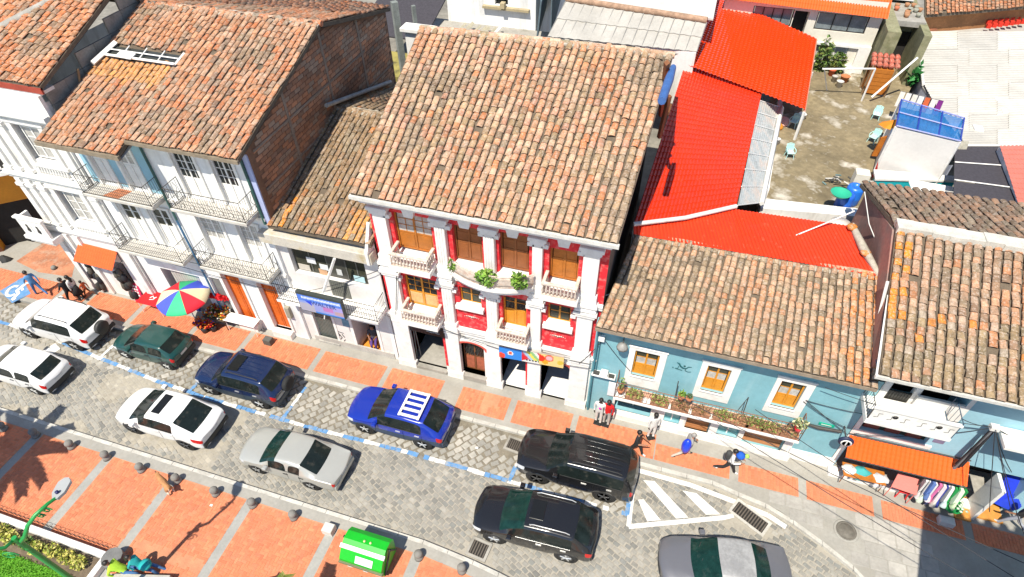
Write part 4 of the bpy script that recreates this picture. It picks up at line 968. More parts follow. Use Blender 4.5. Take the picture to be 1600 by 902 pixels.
for i in range(nx_):
    for j in range(nz_):
        p = lambda a, b: (A_.x+(B_.x-A_.x)*a, 14.99, A_.z+(B_.z-A_.z)*a+H_*b)
        m.quad(p(i/nx_,j/nz_),p((i+1)/nx_,j/nz_),p((i+1)/nx_,(j+1)/nz_),p(i/nx_,(j+1)/nz_), tcol((i+.5)/nx_,(j+.5)/nz_))
m.build('printed_face', mat('printed vinyl'), t)
m = MB(); m.prism([A_+Vector((0,.005,0)),B_+Vector((0,.005,0)),B_+Vector((0,.005,H_)),A_+Vector((0,.005,H_))], (0,.06,0)); m.build('board', GREYC, t)
# ---- pale blue house
h5 = thing('blue_house', 'low pale blue house with three white framed windows and a planted balcony', 'house', (3.4,15.3,0))
y = 15.3
W = [(.05,.97,3.14,4.62,.16),(2.71,3.55,3.2,4.68,.16),(5.27,6.11,3.24,4.74,.16)]
G = [(-.35,1.17,.55,2.1,.5),(1.73,2.37,.55,2.0,.2),(2.62,3.57,.13,2.05,.35),(3.88,4.70,.55,2.05,.2),(4.9,6.43,.2,2.05,.35)]
xl, xr = -1.52, 8.25
m = facade(MB(), xl, xr, 0, 5.75, y, W+G); m.quad((xr,y,0),(xr,22,0),(xr,22,7),(xr,y,5.75)); m.quad((xl,22,0),(xl,y,0),(xl,y,5.75),(xl,22,7)); m.build('wall', BLUE, h5)
m = facade(MB(), -.45, 6.75, 0, 2.2, y-.02, [g_[:4]+(.04,) for g_ in G], .04)
m.box(6.72,8.3,y-.03,y,.0,.80); m.box(6.55,6.74,y-.03,y,.0,2.0); m.build('base_facing', WHITE, h5)
for (a,b,c,d,e) in W:
    joinery(h5, a,b,c,d,y+.08,YELLOWW,GLASSG,.42,2,1,2,'window',.06,lowglass=GLASSC)
for (a0,a1,z0,z1,o) in ((-.18,1.22,2.5,4.8,W[0]),(2.49,3.84,2.7,4.88,W[1]),(5.09,6.38,2.8,4.95,W[2])):
    m = MB(); a,b,c,d = o[:4]; m.box(a0,a,y-.05,y,z0,z1); m.box(b,a1,y-.05,y,z0,z1); m.box(a,b,y-.048,y,d,z1); m.box(a,b,y-.048,y,z0,c); m.bbox(a-.03,b+.03,y-.1,y,c-.06,c+.0,.01); m.bbox(a0-.03,a1+.03,y-.08,y,z1,z1+.06,.01)
    m.build('window_surround', TRIM, h5)
for (a,b,c,d,e), col in zip(G, (DARK,TEAL,WOODO,TEAL,WOODO)):
    mm = mat('dim shop glass', (.05,.05,.045), .2) if col is DARK else mat('teal shop glass', (.13,.34,.36), .2, .2) if col is TEAL else mat('tan shutter', (.55,.24,.10), .6, .12, 3)
    o = MB().quad((a,y+e*.8,c),(b,y+e*.8,c),(b,y+e*.8,d),(a,y+e*.8,d)).build('shop_front', mm, h5)
    if col is WOODO:
        m = MB(); [m.box(a,b,y+e*.8-.025,y+e*.8-.004,c+.02+i*.16,c+.15+i*.16) for i in range(11) if c+.15+i*.16 < d]; m.build('slat', mm, o)
    else:
        m = MB(); m.box((a+b)/2-.025,(a+b)/2+.025,y+e*.8-.04,y+e*.8-.01,c,d); m.box(a,b,y+e*.8-.04,y+e*.8-.012,c+.5,c+.55); m.build('frame', TRIM, o)
m = MB(); m.box(4.0,4.4,15.36,15.4,1.45,1.75); m.build('shop_poster', mat('blue poster', (.03,.12,.6), .6), h5)
# low white steps and the flower balcony
MB().bbox(-.5,6.8,y-.22,y-.02,0,.5,.03).build('step', TRIM, h5)
b = MB(); b.bbox(-.42,6.6,14.62,15.3,2.12,2.24,.02); bo = b.build('balcony', TRIM, h5)
railing(h5, [(-.4,15.28),(-.4,14.66),(6.57,14.66),(6.57,15.28)], 2.24, 3.2, mat('rust red balcony iron', (.28,.12,.07), .8, .2, 5), .14, .010, mid=2.75, scroll=True)
MB().box(-.36,6.53,14.98,15.26,2.245,2.26).build('terracotta_floor', mat('pinkish balcony tiles', (.58,.32,.22), .9, .2, 5), bo)
dry = [(.30,.13,.05),(.36,.20,.09),(.20,.11,.05),(.42,.30,.14),(.14,.16,.04)]
fresh_ = [(.20,.26,.05),(.30,.36,.08),(.14,.20,.04),(.38,.40,.12)]
specs = [(.35,'fresh','yellow green seedlings in the leftmost trough of the blue house balcony'),(1.35,'fresh','dense light green trough below the first gap between blue house windows'),(2.15,'dry','dry reddish bush in a trough left of the middle blue house window'),(2.95,'dry','sparse brown bush below the middle window of the blue house'),(3.75,'fresh','grey green trough plant right of the middle window of the blue house'),(4.4,'dry','thin brown plant in the balcony trough left of the right window'),(4.95,'fresh','dark rosettes in the balcony trough under the right window'),(5.55,'fresh','large olive succulent in the trough below the right window'),(6.2,'dry','pale dry plant in the last balcony trough by the blue wall')]
for x, kd, lb in specs:
    t = thing('planter', lb, 'planter', (x,14.82,2.26), group='planted troughs on the blue house balcony')
    m = MB(); m.bbox(-.34,.34,-.12,.12,0,.2,.02); m.build('trough', mat('clay trough', (.40,.20,.11), .9, .3, 5), t, local=True)
    m = MB(); leaves(m, (0,-.03,.34), (.38,.2,.26), 130 if kd == 'fresh' else 90, .065, fresh_ if kd == 'fresh' else dry)
    for k in range(10): m.tube([(U(-.3,.3),0,.15),(U(-.4,.4),U(-.25,.1),U(.4,.62))], .008, 3, random.choice(dry))
    m.build('foliage', LEAF, t, local=True)
plant('bright leafy green pot plant on the balcony rail under the blue bird emblem', (2.06,14.72,3.25), (.15,.12,.16), 60, .06, pot=TERRA, name='pot_plant', group=None)
plant('round dark cactus in a pot on the balcony rail beside the bright pot plant', (2.36,14.72,3.25), (.11,.11,.12), 120, .04, [(.06,.12,.05),(.09,.17,.08)], pot=TERRA, name='pot_plant', group=None)
plant('tall upright cactus at the left end of the blue house balcony', (-.2,14.75,2.7), (.12,.1,.45), 90, .06, [(.05,.09,.03),(.2,.28,.06)], pot=TERRA, name='pot_plant', group=None)
plant('cream flowered plant in a red pot at the right end of the blue house balcony', (6.35,14.72,3.0), (.28,.18,.28), 120, .07, [(.55,.52,.32),(.3,.36,.14),(.16,.2,.07)], pot=RED, name='pot_plant', group=None)
for x, lb in ((1.85,'short dark rod standing up from the balcony between the first two windows'),(4.35,'forked dark rod standing up from the balcony between the last two windows')):
    m = MB(); m.bar((x,14.68,3.1),(x-.06,14.68,4.1), .02, None, 0, 5)
    if x > 4: m.bar((x-.06,14.68,4.1),(x-.2,14.68,3.3), .014, None, 0, 5)
    tag(m.build('rod', IRON, org=(x,14.68,3.1)), lb, 'rod')
# emblem: a bird over a line of script
EMB = mat('dark teal emblem', (.015,.10,.11), .5, 0, bump=0)
m = MB(); yy = y-.02
m.tube([(1.62,yy,4.42),(1.72,yy,4.38),(1.78,yy,4.26),(1.9,yy,4.18),(2.0,yy,4.2),(2.06,yy,4.3),(2.18,yy,4.34)], [.012,.03,.03,.03,.022,.02,.01], 5)
m.lathe([(.045,0),(.03,.02),(0,.025)], (1.92,yy,4.31), 8, axis='y')
m.tube([(1.72,yy,4.24),(1.7,yy,4.1),(1.62,yy,4.08)], .012, 4); m.tube([(1.98,yy,4.18),(1.98,yy,4.06),(2.1,yy,4.02),(2.2,yy,4.06)], .014, 4); m.tube([(1.5,yy,4.1),(1.55,yy,4.1)], .025, 4); m.tube([(1.6,yy,4.08),(1.88,yy,4.04)], .018, 4)
m.build('bird_emblem', EMB, h5)
t = MB().box(7.14,7.68,y-.03,y,2.72,2.86).build('street_plate', mat('green street plate', (.0,.36,.22), .4, 0, bump=0), h5)
MB().box(7.22,7.58,y-.036,y-.03,2.775,2.805).build('plate_lettering', TRIM, t)
e0, e1 = at(930,512,y=14.72), at(1374,605,y=14.72); zE = (e0.z+e1.z)/2; e0.z = e1.z = zE
r0, r1 = at(993,367,z=7.55), at(1376,433,z=7.55)
def bl(s, t, rs):
    if s > .90 and rs.random() < .5: return (.62,.24,.08)
tiled_roof(h5, (e0, e1, r1, r0), 36, 19, 'blue', seed=9, colour=bl, sag=.08)
m = MB(); m.box(e0.x,e1.x,e0.y-.03,e0.y+.05,zE-.2,zE-.06); m.build('eaves_board', mat('weathered eaves board', (.30,.24,.18), .9, .3, 3), h5)
m = MB(); m.quad((e0.x,e0.y,zE-.16),(e1.x,e1.y,zE-.16),(e1.x,y,zE-.1),(e0.x,y,zE-.1)); m.build('soffit', BLUE, h5)
MB().tube([(-1.42,15.2,5.6),(-1.42,15.2,.15)], .045, 6).build('downpipe', mat('teal downpipe', (.06,.22,.27), .5), h5); MB().tube([(-1.3,15.22,5.5),(-1.32,15.22,2.9)], .02, 5).build('conduit', mat('teal downpipe'), h5)
m = MB(); m.tube([(6.75,15.2,2.68),(7.2,15.2,2.62),(7.95,15.2,2.7)], [.05,.07,.06], 6); m.build('cable_conduit', IRON, h5)
t = thing('wall_shelf', 'white box on a small shelf bracket on the blue wall beside the red house', 'shelf', (-1.0,15.2,2.85))
m = MB(); m.box(-1.45,-.5,15.0,15.3,2.82,2.86); m.build('shelf', TRIM, t); m = MB(); m.bbox(-1.1,-.82,15.02,15.25,2.86,3.1,.02); m.build('box', TRIM, t); m = MB(); m.box(-1.4,-1.15,15.05,15.2,2.86,2.95); m.box(-.78,-.55,15.05,15.2,2.86,2.95); m.build('bracket', IRON, t)
t = thing('wall_lamp', 'grey dome wall lamp under the eaves at the left of the blue house', 'lamp', (-.45,15.0,5.0))
m = MB(); m.lathe([(.22,0),(.2,.1),(.1,.22),(.03,.26)], (-.45,14.95,4.95), 10); m.build('shade', mat('grey lamp shade', (.28,.27,.25), .5), t); m = MB(); m.tube([(-.45,14.95,5.2),(-.45,15.1,5.35),(-.45,15.3,5.3)], .02, 5); m.build('arm', IRON, t)
tag(MB().box(-.72,-.25,15.2,15.28,1.5,2.35).build('wall_notice', mat('white notice', (.72,.74,.76), .7, .05), org=(-.5,15.28,1.5)), 'white notice hung on the blue wall beside the red dummy', 'notice')
tag(MB().bbox(-1.38,-1.15,15.1,15.28,4.85,5.1,.02).build('junction_box', TRIM, org=(-1.26,15.28,4.85)), 'small white junction box high on the left edge of the blue wall', 'box')
# ---- right blue house with the closed balcony
h6 = thing('right_blue_house', 'blue house at the right edge with a white panelled balcony and long tiled roof', 'house', (12,15.3,0))
y = 15.32
ops = [(8.5,10.85,4.5,5.98,.9),(8.42,10.66,2.95,3.45,.2),(8.5,14.5,.13,2.35,1.5),(12.85,14.0,4.2,5.2,.2),(15.5,17,.13,2.5,.4)]
m = facade(MB(), 8.27, 21, 0, 6.6, y, ops); m.quad((21,y,0),(21,24,0),(21,24,8),(21,y,6.6)); m.build('wall', BLUE2, h6)
m = MB(); m.box(8.27,8.45,y-.03,y,.1,6.0); m.box(10.86,11.0,y-.03,y,3.9,6.1); m.box(8.3,8.5,y-.04,y+.1,4.5,6.05); m.box(9.3,9.5,y+.1,y+.3,4.5,5.98); m.box(8.3,10.9,y-.05,y,2.75,2.95); m.build('trim', TRIM, h6)
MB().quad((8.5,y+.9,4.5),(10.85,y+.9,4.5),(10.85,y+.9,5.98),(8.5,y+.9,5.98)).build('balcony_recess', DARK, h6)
m = MB(); m.box(8.55,9.3,y+.1,y+.14,4.5,5.3); [m.box(8.57+i*.09,8.62+i*.09,y+.08,y+.1,4.5,5.28) for i in range(8)]; m.build('slatted_door', mat('charcoal slats', (.05,.05,.045), .6), h6)
m = MB(); m.quad((8.42,y+.18,2.95),(10.66,y+.18,2.95),(10.66,y+.18,3.45),(8.42,y+.18,3.45)); wd = m.build('strip_window', GLASSG, h6)
m = MB(); [m.box(8.6+i*.7,9.1+i*.7,y+.12,y+.16,3.0,3.3) for i in range(3)]; m.build('brick_infill', mat('dark red infill', (.2,.05,.035), .9), wd)
m = MB(); m.quad((12.85,y+.18,4.2),(14,y+.18,4.2),(14,y+.18,5.2),(12.85,y+.18,5.2)); m.build('window', GLASSG, h6)
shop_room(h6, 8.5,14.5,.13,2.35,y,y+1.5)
b = MB(); b.bbox(7.85,10.45,14.2,15.34,4.78,4.93,.02); bo = b.build('balcony', TRIM, h6)
m = MB()
for x0, x1 in ((7.9,9.1),(9.2,10.4)): m.box(x0,x1,14.22,14.27,4.93,5.62)
m.box(9.1,9.2,14.21,14.28,4.93,5.72); m.box(7.85,7.9,14.2,15.3,4.93,5.0); m.bbox(7.85,10.45,14.18,14.30,5.62,5.70,.01); pn = m.build('panel', TRIM, bo)
m = MB()
for x0 in (8.0,8.4,8.8,9.3,9.7,10.1): m.tube([(x0,14.21,5.2),(x0+.12,14.21,5.22),(x0+.1,14.21,5.4),(x0+.22,14.21,5.42)], .008, 3)
for x in (8.6,9.9): m.lathe([(.09,0),(.07,.012),(0,.014)], (x,14.205,5.38), 8, axis='y')
m.build('ornament', IRON, pn, kind='stuff')
m = MB(); m.box(9.42,10.86,y-.03,y+.06,4.5,5.42); m.build('low_wall', TRIM, h6)
railing(h6, [(7.88,15.3),(7.88,14.24)], 4.93, 5.7, IRON, .13); railing(h6, [(10.43,14.24),(10.43,15.3)], 4.93, 5.75, mat('blue iron', (.05,.10,.16), .5), .2)
b = MB(); b.bbox(12.1,14.5,14.45,15.3,4.72,4.86,.02); b.build('balcony', TRIM, h6)
MB().box(10.8,11.15,y-.02,y,3.2,3.5).build('wall_panel', mat('purple panel', (.20,.19,.30), .6), h6)
m = MB(); m.box(12.75,13.3,y-.9,y-.3,.1,.2); m.box(12.9,14.4,y-.65,y+.1,.13,.22); m.build('doorstep', mat('tan counter', (.60,.26,.05), .7, .2, 3), h6)
MB().box(13.3,13.42,14.55,15.3,.1,2.3).build('partition', TRIM, h6); MB().bbox(8.3,13.3,14.9,15.3,.1,.32,.02).build('step', TRIM, h6)
e0, e1 = at(1374,585,y=14.6), Vector((21.5,14.6,0)); e1.z = e0.z
r0 = at(1400,354,z=9.25); r1 = Vector((21.5, r0.y+.2, 9.25))
def rt(s, t, rs):
    if s < .035 and .35 < t < .95 and rs.random() < .5: return BRIGHT
    if t < .45 and rs.random() < .6+.3*(.45-t): return random.choice(PAL['small'])
tiled_roof(h6, (e0, e1, r1, r0), 47, 19, 'right', seed=11, colour=rt)
m = MB(); m.box(e0.x-.1,21.5,e0.y-.08,e0.y+.02,e0.z-.16,e0.z-.04); m.build('gutter', mat('white gutter'), h6)
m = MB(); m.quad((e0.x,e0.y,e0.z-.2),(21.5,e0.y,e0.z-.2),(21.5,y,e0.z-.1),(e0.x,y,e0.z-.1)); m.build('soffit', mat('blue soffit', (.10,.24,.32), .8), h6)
m = MB(); n = 26
for i in range(n):
    x0, x1 = r0.x+(21.5-r0.x)*i/n, r0.x+(21.5-r0.x)*(i+1)/n; dz = U(0,.05)
    m.box(x0,x1,r0.y-.22+U(-.05,.05),r0.y+.3,9.15,9.36+dz)
m.build('ridge_mortar', mat('pale ridge mortar', (.60,.57,.50), .95, .25, 2, .4), h6)
bk0 = at(1345,286,x=7.35); bk1 = Vector((21.5, bk0.y+.3, bk0.z))
tiled_roof(h6, (bk1, bk0, Vector((r0.x,r0.y+.25,9.2)), Vector((21.5,r1.y+.25,9.2))), 46, 9, 'back', seed=12, limit=300, ridge=False)
m = MB(); m.prism([(7.62,15.6,5.2),(7.62,bk0.y-.2,5.2),(7.62,bk0.y-.2,bk0.z-.2),(7.62,r0.y,9.1),(7.62,15.2,6.75)], (.2,0,0)); m.build('gable_wall', mat('faded pink plaster', (.40,.20,.16), .95, .25, .8, .2, stain=(.20,.17,.15), stain_amt=.9, stain_scale=.8), h6)
m = MB(); m.bar(at(1387,440,x=7.5), at(1372,500,x=7.7), .05); m.bar((e0.x-.06,e0.y,e0.z-.05),(r0.x-.02,r0.y-2.2,r0.z-1.2), .035); m.build('verge_pipe', TRIM, h6)
# ================================================================== behind the street front
structure('yard', MB().quad((-60,24,3.0),(60,24,3.0),(60,120,3.0),(-60,120,3.0)), mat('grey yard concrete', (.27,.25,.21), .9, .3, .4, .3, stain=(.13,.12,.10), stain_amt=.7, stain_scale=.5))
def V(*a): return Vector(a)
# ---- vermilion sheet roofs
t = thing('red_sheet_roof', 'long vermilion corrugated roof between the red house and the terrace', 'roof', (2,20,7.7))
A, B, Bq, Cq = at(990,366,z=7.62), at(1372,432,z=7.62), at(1328,353,z=8.05), at(1142,326,z=8.05)
D = at(990,351,z=7.9)
M_ = A.lerp(B, .48); corr = MB(); corrugated(corr, (A, M_, Cq, D), 30, .02, 1); corrugated(corr, (M_, B, Bq, Cq), 32, .02, 1); corr.build('front_sheet', SHEETR, t)
E_, F_ = at(1196,120,z=7.15), at(1080,70,z=7.45)
D2, C2 = at(990,352,z=7.95), at(1150,324,z=8.12)
corr = MB(); corrugated(corr, (D2, C2, E_, F_), 26, .024, 36, step_h=.024); corr.build('middle_sheet', SHEETR, t)
m = MB(); m.tube([D2+V(0,0,.05), D2*.5+C2*.5+V(0,-.15,.03), C2+V(0,0,.05)], .09, 6); m.build('mortar_seam', mat('white mortar seam', (.68,.64,.60), .9, .2, 4, .4, 20), t)
m = MB(); m.tube([B+V(.05,0,.0), at(1350,390,z=7.95), Bq+V(.05,0,.05)], [.10,.16,.12], 6); m.build('mortar_edge', MORTAR, t)
m = MB()
for p, c in ((at(1331,356,z=8.1), BRIGHT), (at(1352,396,z=7.9), (.62,.26,.09))): m.lathe([(.02,.14),(.16,.1),(.2,0)], p, 8, c)
m.build('loose_tile', TILE, t)
m = MB(); m.prism([(A.x,A.y,7.5),(B.x,B.y,7.5),(B.x,B.y,5),(A.x,A.y,5)], (0,.1,0)); m.prism([D+V(0,0,-.1), F_+V(0,0,-.1), V(F_.x,F_.y,4), V(D.x,D.y,4)], (.1,0,0)); m.build('wall', GREYC, t)
t = thing('red_upper_roof', 'higher glossy vermilion roof sheet with pressed tile ribs behind the long red roof', 'roof', (3,32,9))
a, b, c, d = at(1068,100,z=7.9), at(1258,172,z=7.2), at(1276,60,z=7.9), at(1112,-12,z=8.6)
corr = MB(); corrugated(corr, (a, b, c, d), 30, .026, 34, step_h=.035); corr.build('sheet', mat('glossy vermilion sheet', (.78,.06,.008), .17, .06, 1.2, .02), t)
m = MB(); m.tube([b+V(0,0,-.1), c+V(.02,0,-.1)], .06, 5); m.build('edge_trim', mat('pale edge trim', (.6,.3,.2), .7), t)
m = MB()
for p in (b, at(1270,110,z=7.5)): m.bar(p+V(0,0,-.1), V(p.x,p.y,5.5), .07)
m.build('post', TRIM, t)
# translucent lean-to
t = thing('translucent_roof', 'ribbed translucent sheet roof strip beside the long red roof', 'roof', (4,25,7))
a, b, c, d = at(1152,322,z=8.0), at(1186,318,z=6.4), at(1218,168,z=6.2), at(1187,158,z=7.1)
corr = MB(); corrugated(corr, (a,b,c,d), 10, .02, 1); corr.build('sheet', mat('cloudy sheet', (.50,.53,.52), .35, .35, 1.2, .05, stain=(.52,.30,.18), stain_amt=.5), t)
m = MB()
for k in range(8):
    f = k/7; m.bar(a*(1-f)+d*f+V(0,0,.03), b*(1-f)+c*f+V(0,0,.03), .025)
m.tube([b+V(.1,0,.02), c+V(.1,0,.02)], .13, 4); m.build('frame', TRIM, t)
# ---- terrace
ZT = 5.5
tp = [at(1180,345,z=ZT), at(1362,345,z=ZT), at(1375,262,z=ZT), at(1412,160,z=ZT), at(1440,105,z=ZT), at(1240,95,z=ZT), at(1195,170,z=ZT)]
m = MB(); m.slab([V(p.x,p.y,ZT) for p in tp], 1.5); terr = structure('terrace', m, mat('weathered terrace screed', (.25,.20,.115), .95, .4, .45, .3, 16, stain=(.13,.105,.06), stain_amt=.75, stain_scale=.7, mottle=(((.60,.55,.46),.7,.85,.56),((.60,.56,.48),3.2,.5,.62))))
tag(MB().prism([at(1184,338,z=ZT), at(1345,352,z=ZT), at(1345,340,z=ZT)+V(0,0,0), at(1184,322,z=ZT)], (0,0,.45)).build('parapet', WHITE, terr))
pts = [at(1190,318,z=ZT), at(1214,172,z=ZT)]
MB().prism([pts[0]+V(-.12,0,0), pts[0]+V(.12,0,0), pts[1]+V(.12,0,0), pts[1]+V(-.12,0,0)], (0,0,.75)).build('parapet', WHITE, terr)
def chair(label, u, v, rz):
    p = at(u,v,z=ZT); t = thing('plastic_chair', label, 'chair', p, rz, 'plastic chairs on the terrace')
    CH = mat('aqua plastic', (.45,.72,.68), .4, .05, bump=0)
    m = MB(); m.bbox(-.25,.25,-.24,.24,.40,.44,.02); m.build('seat', CH, t, local=True)
    m = MB()
    t.scale = (.74,)*3
    m.box(-.2,.2,.245,.255,.5,.8)
    for k in range(3): x = -.16+k*.16; m.prism([(x-.06,.22,.44),(x+.06,.22,.44),(x*.9+.06,.34,.85),(x*.9-.06,.34,.85)], (0,.025,0))
    m.tube([(-.24,.22,.44),(-.22,.33,.86),(0,.37,.9),(.22,.33,.86),(.24,.22,.44)], .025, 5); m.build('backrest', CH, t, local=True)
    for s in (-1,1):
        m = MB(); m.tube([(s*.26,.24,.64),(s*.28,-.1,.64),(s*.27,-.22,.56),(s*.25,-.22,.42)], .025, 5); m.build('armrest', CH, t, local=True)
        for yy in (-.2,.2): m = MB(); m.bar((s*.2,yy*.9,.4),(s*.25,yy*1.15,0), .025, None, 0, 5); m.build('leg', CH, t, local=True)
chair('aqua plastic chair alone on the open terrace floor nearest the translucent roof', 1232, 246, R(15))
chair('aqua plastic chair under the corner of the upper red roof', 1238, 198, R(-25))
chair('aqua plastic chair in the middle of the terrace facing the blue skylight', 1367, 186, R(-15))
chair('aqua plastic chair beside the orange parasol', 1362, 222, R(-35))
# washing corner under the red roof, barrels, parasol, cloths
def blob(name, label, cat, p, prof, col, n=12, m_=None):
    return tag(MB().lathe(prof, p, n, col).build(name, m_ or VCG, org=p), label, cat)
for (u,v,r,hh,c,lb) in ((1313,328,.36,.9,(.02,.12,.55),'blue plastic barrel by the terrace parapet'),(1326,318,.36,.95,(.02,.16,.62),'second blue barrel close behind the first beside the ladder')):
    p = at(u,v,z=ZT); blob('barrel', lb, 'barrel', p, [(r*.85,0),(r,.15),(r,.35),(r*1.04,.4),(r,.45),(r,hh-.15),(r*.85,hh),(r*.5,hh),(r*.5,hh-.05),(0,hh-.05)], c)
blob('basin', 'green plastic basin propped on the blue barrels', 'basin', at(1312,306,z=ZT+1.0), [(.25,0),(.42,.16),(.44,.18),(.40,.16),(.23,.03),(0,.03)], (.03,.40,.24))
blob('water_tub', 'white round tub on a red base at the corner of the front red sheet', 'tub', at(1312,352,z=ZT+.9), [(.35,-.9),(.38,-.1),(.42,0),(.42,.12),(0,.16)], (.72,.66,.58))
tag(MB().bbox(at(1335,300,z=ZT).x-.3, at(1335,300,z=ZT).x+.3, at(1335,300,z=ZT).y-.2, at(1335,300,z=ZT).y+.3, ZT, ZT+1.1, .04).build('cabinet', CREAM, org=at(1335,300,z=ZT)), 'small cream cabinet between the barrels and the old tiled roof', 'cabinet')
t = thing('junk_pile', 'heap of dark timber and rubbish at the edge of the terrace above the barrels', 'rubbish', at(1316,290,z=ZT))
m = MB()
for k in range(16): a = V(U(-.9,.9),U(-.3,.3),U(.05,.5)); m.bar(a, a+V(U(-.7,.7),U(-.2,.2),U(-.1,.3)), .04, random.choice([(.06,.06,.055),(.3,.25,.17),(.5,.48,.44),(.12,.2,.2)]))
m.build('scrap', VC, t, local=True, kind='stuff')
t = thing('orange_parasol', 'folded orange parasol with brown cloth beside the white skylight wall', 'parasol', at(1372,248,z=ZT))
m = MB(); m.bar((0,0,0),(.1,.1,2.2), .03, None, 0, 6); m.build('pole', TRIM, t, local=True)
m = MB()
for k in range(8):
    a0, a1 = k*.785, (k+1)*.785; c = (.72,.24,.01) if k % 2 else (.66,.20,.01)
    m.add([(.1,.1,2.15),(.1+.75*math.cos(a0),.1+.45*math.sin(a0),1.75),(.1+.75*math.cos(a1),.1+.45*math.sin(a1),1.75)], [(0,1,2)], c)
m.build('canopy', VC, t, local=True)
m = MB(); m.prism([(-.35,-.2,1.2),(.1,-.3,1.5),(.15,-.3,.3),(-.4,-.2,.2)], (0,.12,0)); m.build('cloth', mat('brown orange cloth', (.42,.13,.01), .9, .3, 4), t, local=True)
p = at(1362,278,z=ZT)
tag(MB().prism([p, at(1372,252,z=ZT+1), p+V(.25,.3,0)], (.02,.1,.02)).build('red_pennant', mat('red cloth', (.66,.015,.01), .8), org=p), 'red triangular cloth hanging by the teal wall', 'cloth')
t = thing('plank_cupboard', 'orange brown planked hutch with red roof tiles at the back of the terrace', 'hutch', at(1363,148,z=ZT))
o = at(1363,148,z=ZT)
m = MB()
for k in range(6): m.prism([(-.55,-.1+.0,.1+k*.24),(.55,-.1,.1+k*.24),(.55,-.1,.32+k*.24),(-.55,-.1,.32+k*.24)], (0,.8,0))
m.build('plank', WOODO, t, local=True, kind=None)
m = MB(); [m.bar((x,yy,0),(x,yy,1.7), .05) for x in (-.6,.6) for yy in (-.15,.7)]; m.build('post', mat('old timber'), t, local=True)
m = MB()
for i in range(5):
    for j in range(3): m.lathe([(.14,-.16),(.14,.16)], (-.55+i*.3,.15+j*.3,1.7+j*.12), 8, (.56,.13,.08), axis='y')
m.build('roof_tile', TILE, t, local=True)
for k, (u,v,c,r_) in enumerate(((1298,118,(.55,.12,.05),.2),(1318,128,(.50,.18,.07),.26),(1310,136,(.60,.58,.54),.2),(1302,128,(.45,.42,.38),.17))):
    blob('flower_pot', ('red clay pot at the foot of the back house wall','wide orange clay pots in front of the back house','white pot in front of the orange clay pots','grey pot beside the thin white post')[k], 'pot', at(u,v,z=ZT), [(r_*.7,0),(r_,.35),(r_*1.08,.36),(r_*.9,.33),(0,.3)], c, 10, VC)
tag(MB().bbox(o.x+2.3,o.x+2.6,o.y-.9,o.y-.6,ZT,ZT+.3).build('dark_box', BLACK, org=(o.x+2.4,o.y-.7,ZT)), 'small dark box on the terrace floor near the back', 'box')
m = MB(); a, b = at(1346,158,z=ZT), at(1434,90,z=ZT+2.5); m.bar(at(1362,152,z=ZT+.3), b, .07); m.bar(a, V(a.x,a.y,ZT+1.9), .05); m.bar(V(a.x,a.y,ZT+1.9), at(1285,108,z=ZT+1.7), .05); m.bar(at(1292,142,z=ZT), at(1288,108,z=ZT+1.7), .04)
tag(m.build('white_posts', TRIM, org=a), 'white square posts and leaning beam at the back of the terrace', 'posts')
t = thing('clothesline', 'clothesline of white cloths with one orange and one purple piece beside the blue skylight', 'laundry', at(1430,160,z=ZT))
a, b = at(1405,142,z=ZT+1.6), at(1474,158,z=ZT+1.6); m = MB(); m.bar(a,b,.01); m.build('line', WIRE, t)
for k in range(7):
    f = (k+.3)/7; p = a*(1-f)+b*f; q_ = a*(1-f-.11)+b*(f+.11)
    c = ((.72,.68,.62),(.74,.72,.70),(.70,.66,.60),(.75,.73,.7),(.62,.12,.04),(.74,.70,.66),(.20,.02,.22))[k]
    mm = MB(); mm.prism([p, q_, q_+V(.02,-.12,-.75), p+V(-.02,-.1,-.8)], (.01,.03,0), c); mm.build('cloth', VC, t)
p = at(1420,132,z=ZT)
plant('broad leaved dark green plant behind the white laundry', p, (.4,.4,.8), 60, .3, [(.02,.14,.03),(.03,.2,.04)], name='leafy_plant', group=None)
for k,(u,v,s,c,lb) in enumerate(((1222,192,.45,(.72,.42,.36),'crumpled pale pink cloth on the floor under the upper red roof'),(1214,200,.3,(.66,.25,.02),'orange cloth heap beside the translucent roof rail'),(1252,186,.22,(.70,.69,.66),'white plastic tub near the corner post of the upper red roof'),(1213,225,.16,(.72,.71,.68),'small white bucket on the terrace edge by the translucent roof'))):
    p = at(u,v,z=ZT); prof = [(s,0),(s*1.05,.12),(s*.6,.25),(s*.1,.3)] if k < 2 else [(s*.8,0),(s,.3),(s*1.05,.31),(s*.9,.28),(0,.2)]
    blob('cloth_heap' if k < 2 else 'tub', lb, 'cloth' if k < 2 else 'tub', p, prof, c, 9, VC)
# ---- blue skylight hutch, white wall, teal wall
t = thing('skylight_hutch', 'white rendered roof hutch topped by a translucent blue sheet', 'hutch', (10.5,28.6,5.5))
P = [at(1400,198,z=8), at(1500,222,z=8), at(1506,186,z=8.05), at(1408,157,z=8.05)]
fa, fb = at(1372,264,z=6.0), at(1478,273,z=6.0)
m = MB(); m.prism([V(P[0].x,P[0].y,5.4),V(P[1].x,P[1].y,5.4),V(P[1].x,P[1].y,7.95),V(P[0].x,P[0].y,7.95)], (0,.12,0)); m.prism([V(P[0].x,P[0].y+.13,5.4),V(P[3].x,P[3].y,5.4),V(P[3].x,P[3].y,7.3),V(P[0].x,P[0].y+.13,7.3)], (.12,0,0)); m.build('wall', mat('white render', (.70,.68,.65), .9, .08, .8, .1), t)
BLU = mat('translucent blue sheet', (.02,.22,.62), .25, .25, 1.5, 0, trans=.35, alpha=.85)
m = MB(); corrugated(m, P, 14, .015, 1); m.build('blue_sheet', BLU, t)
m = MB()
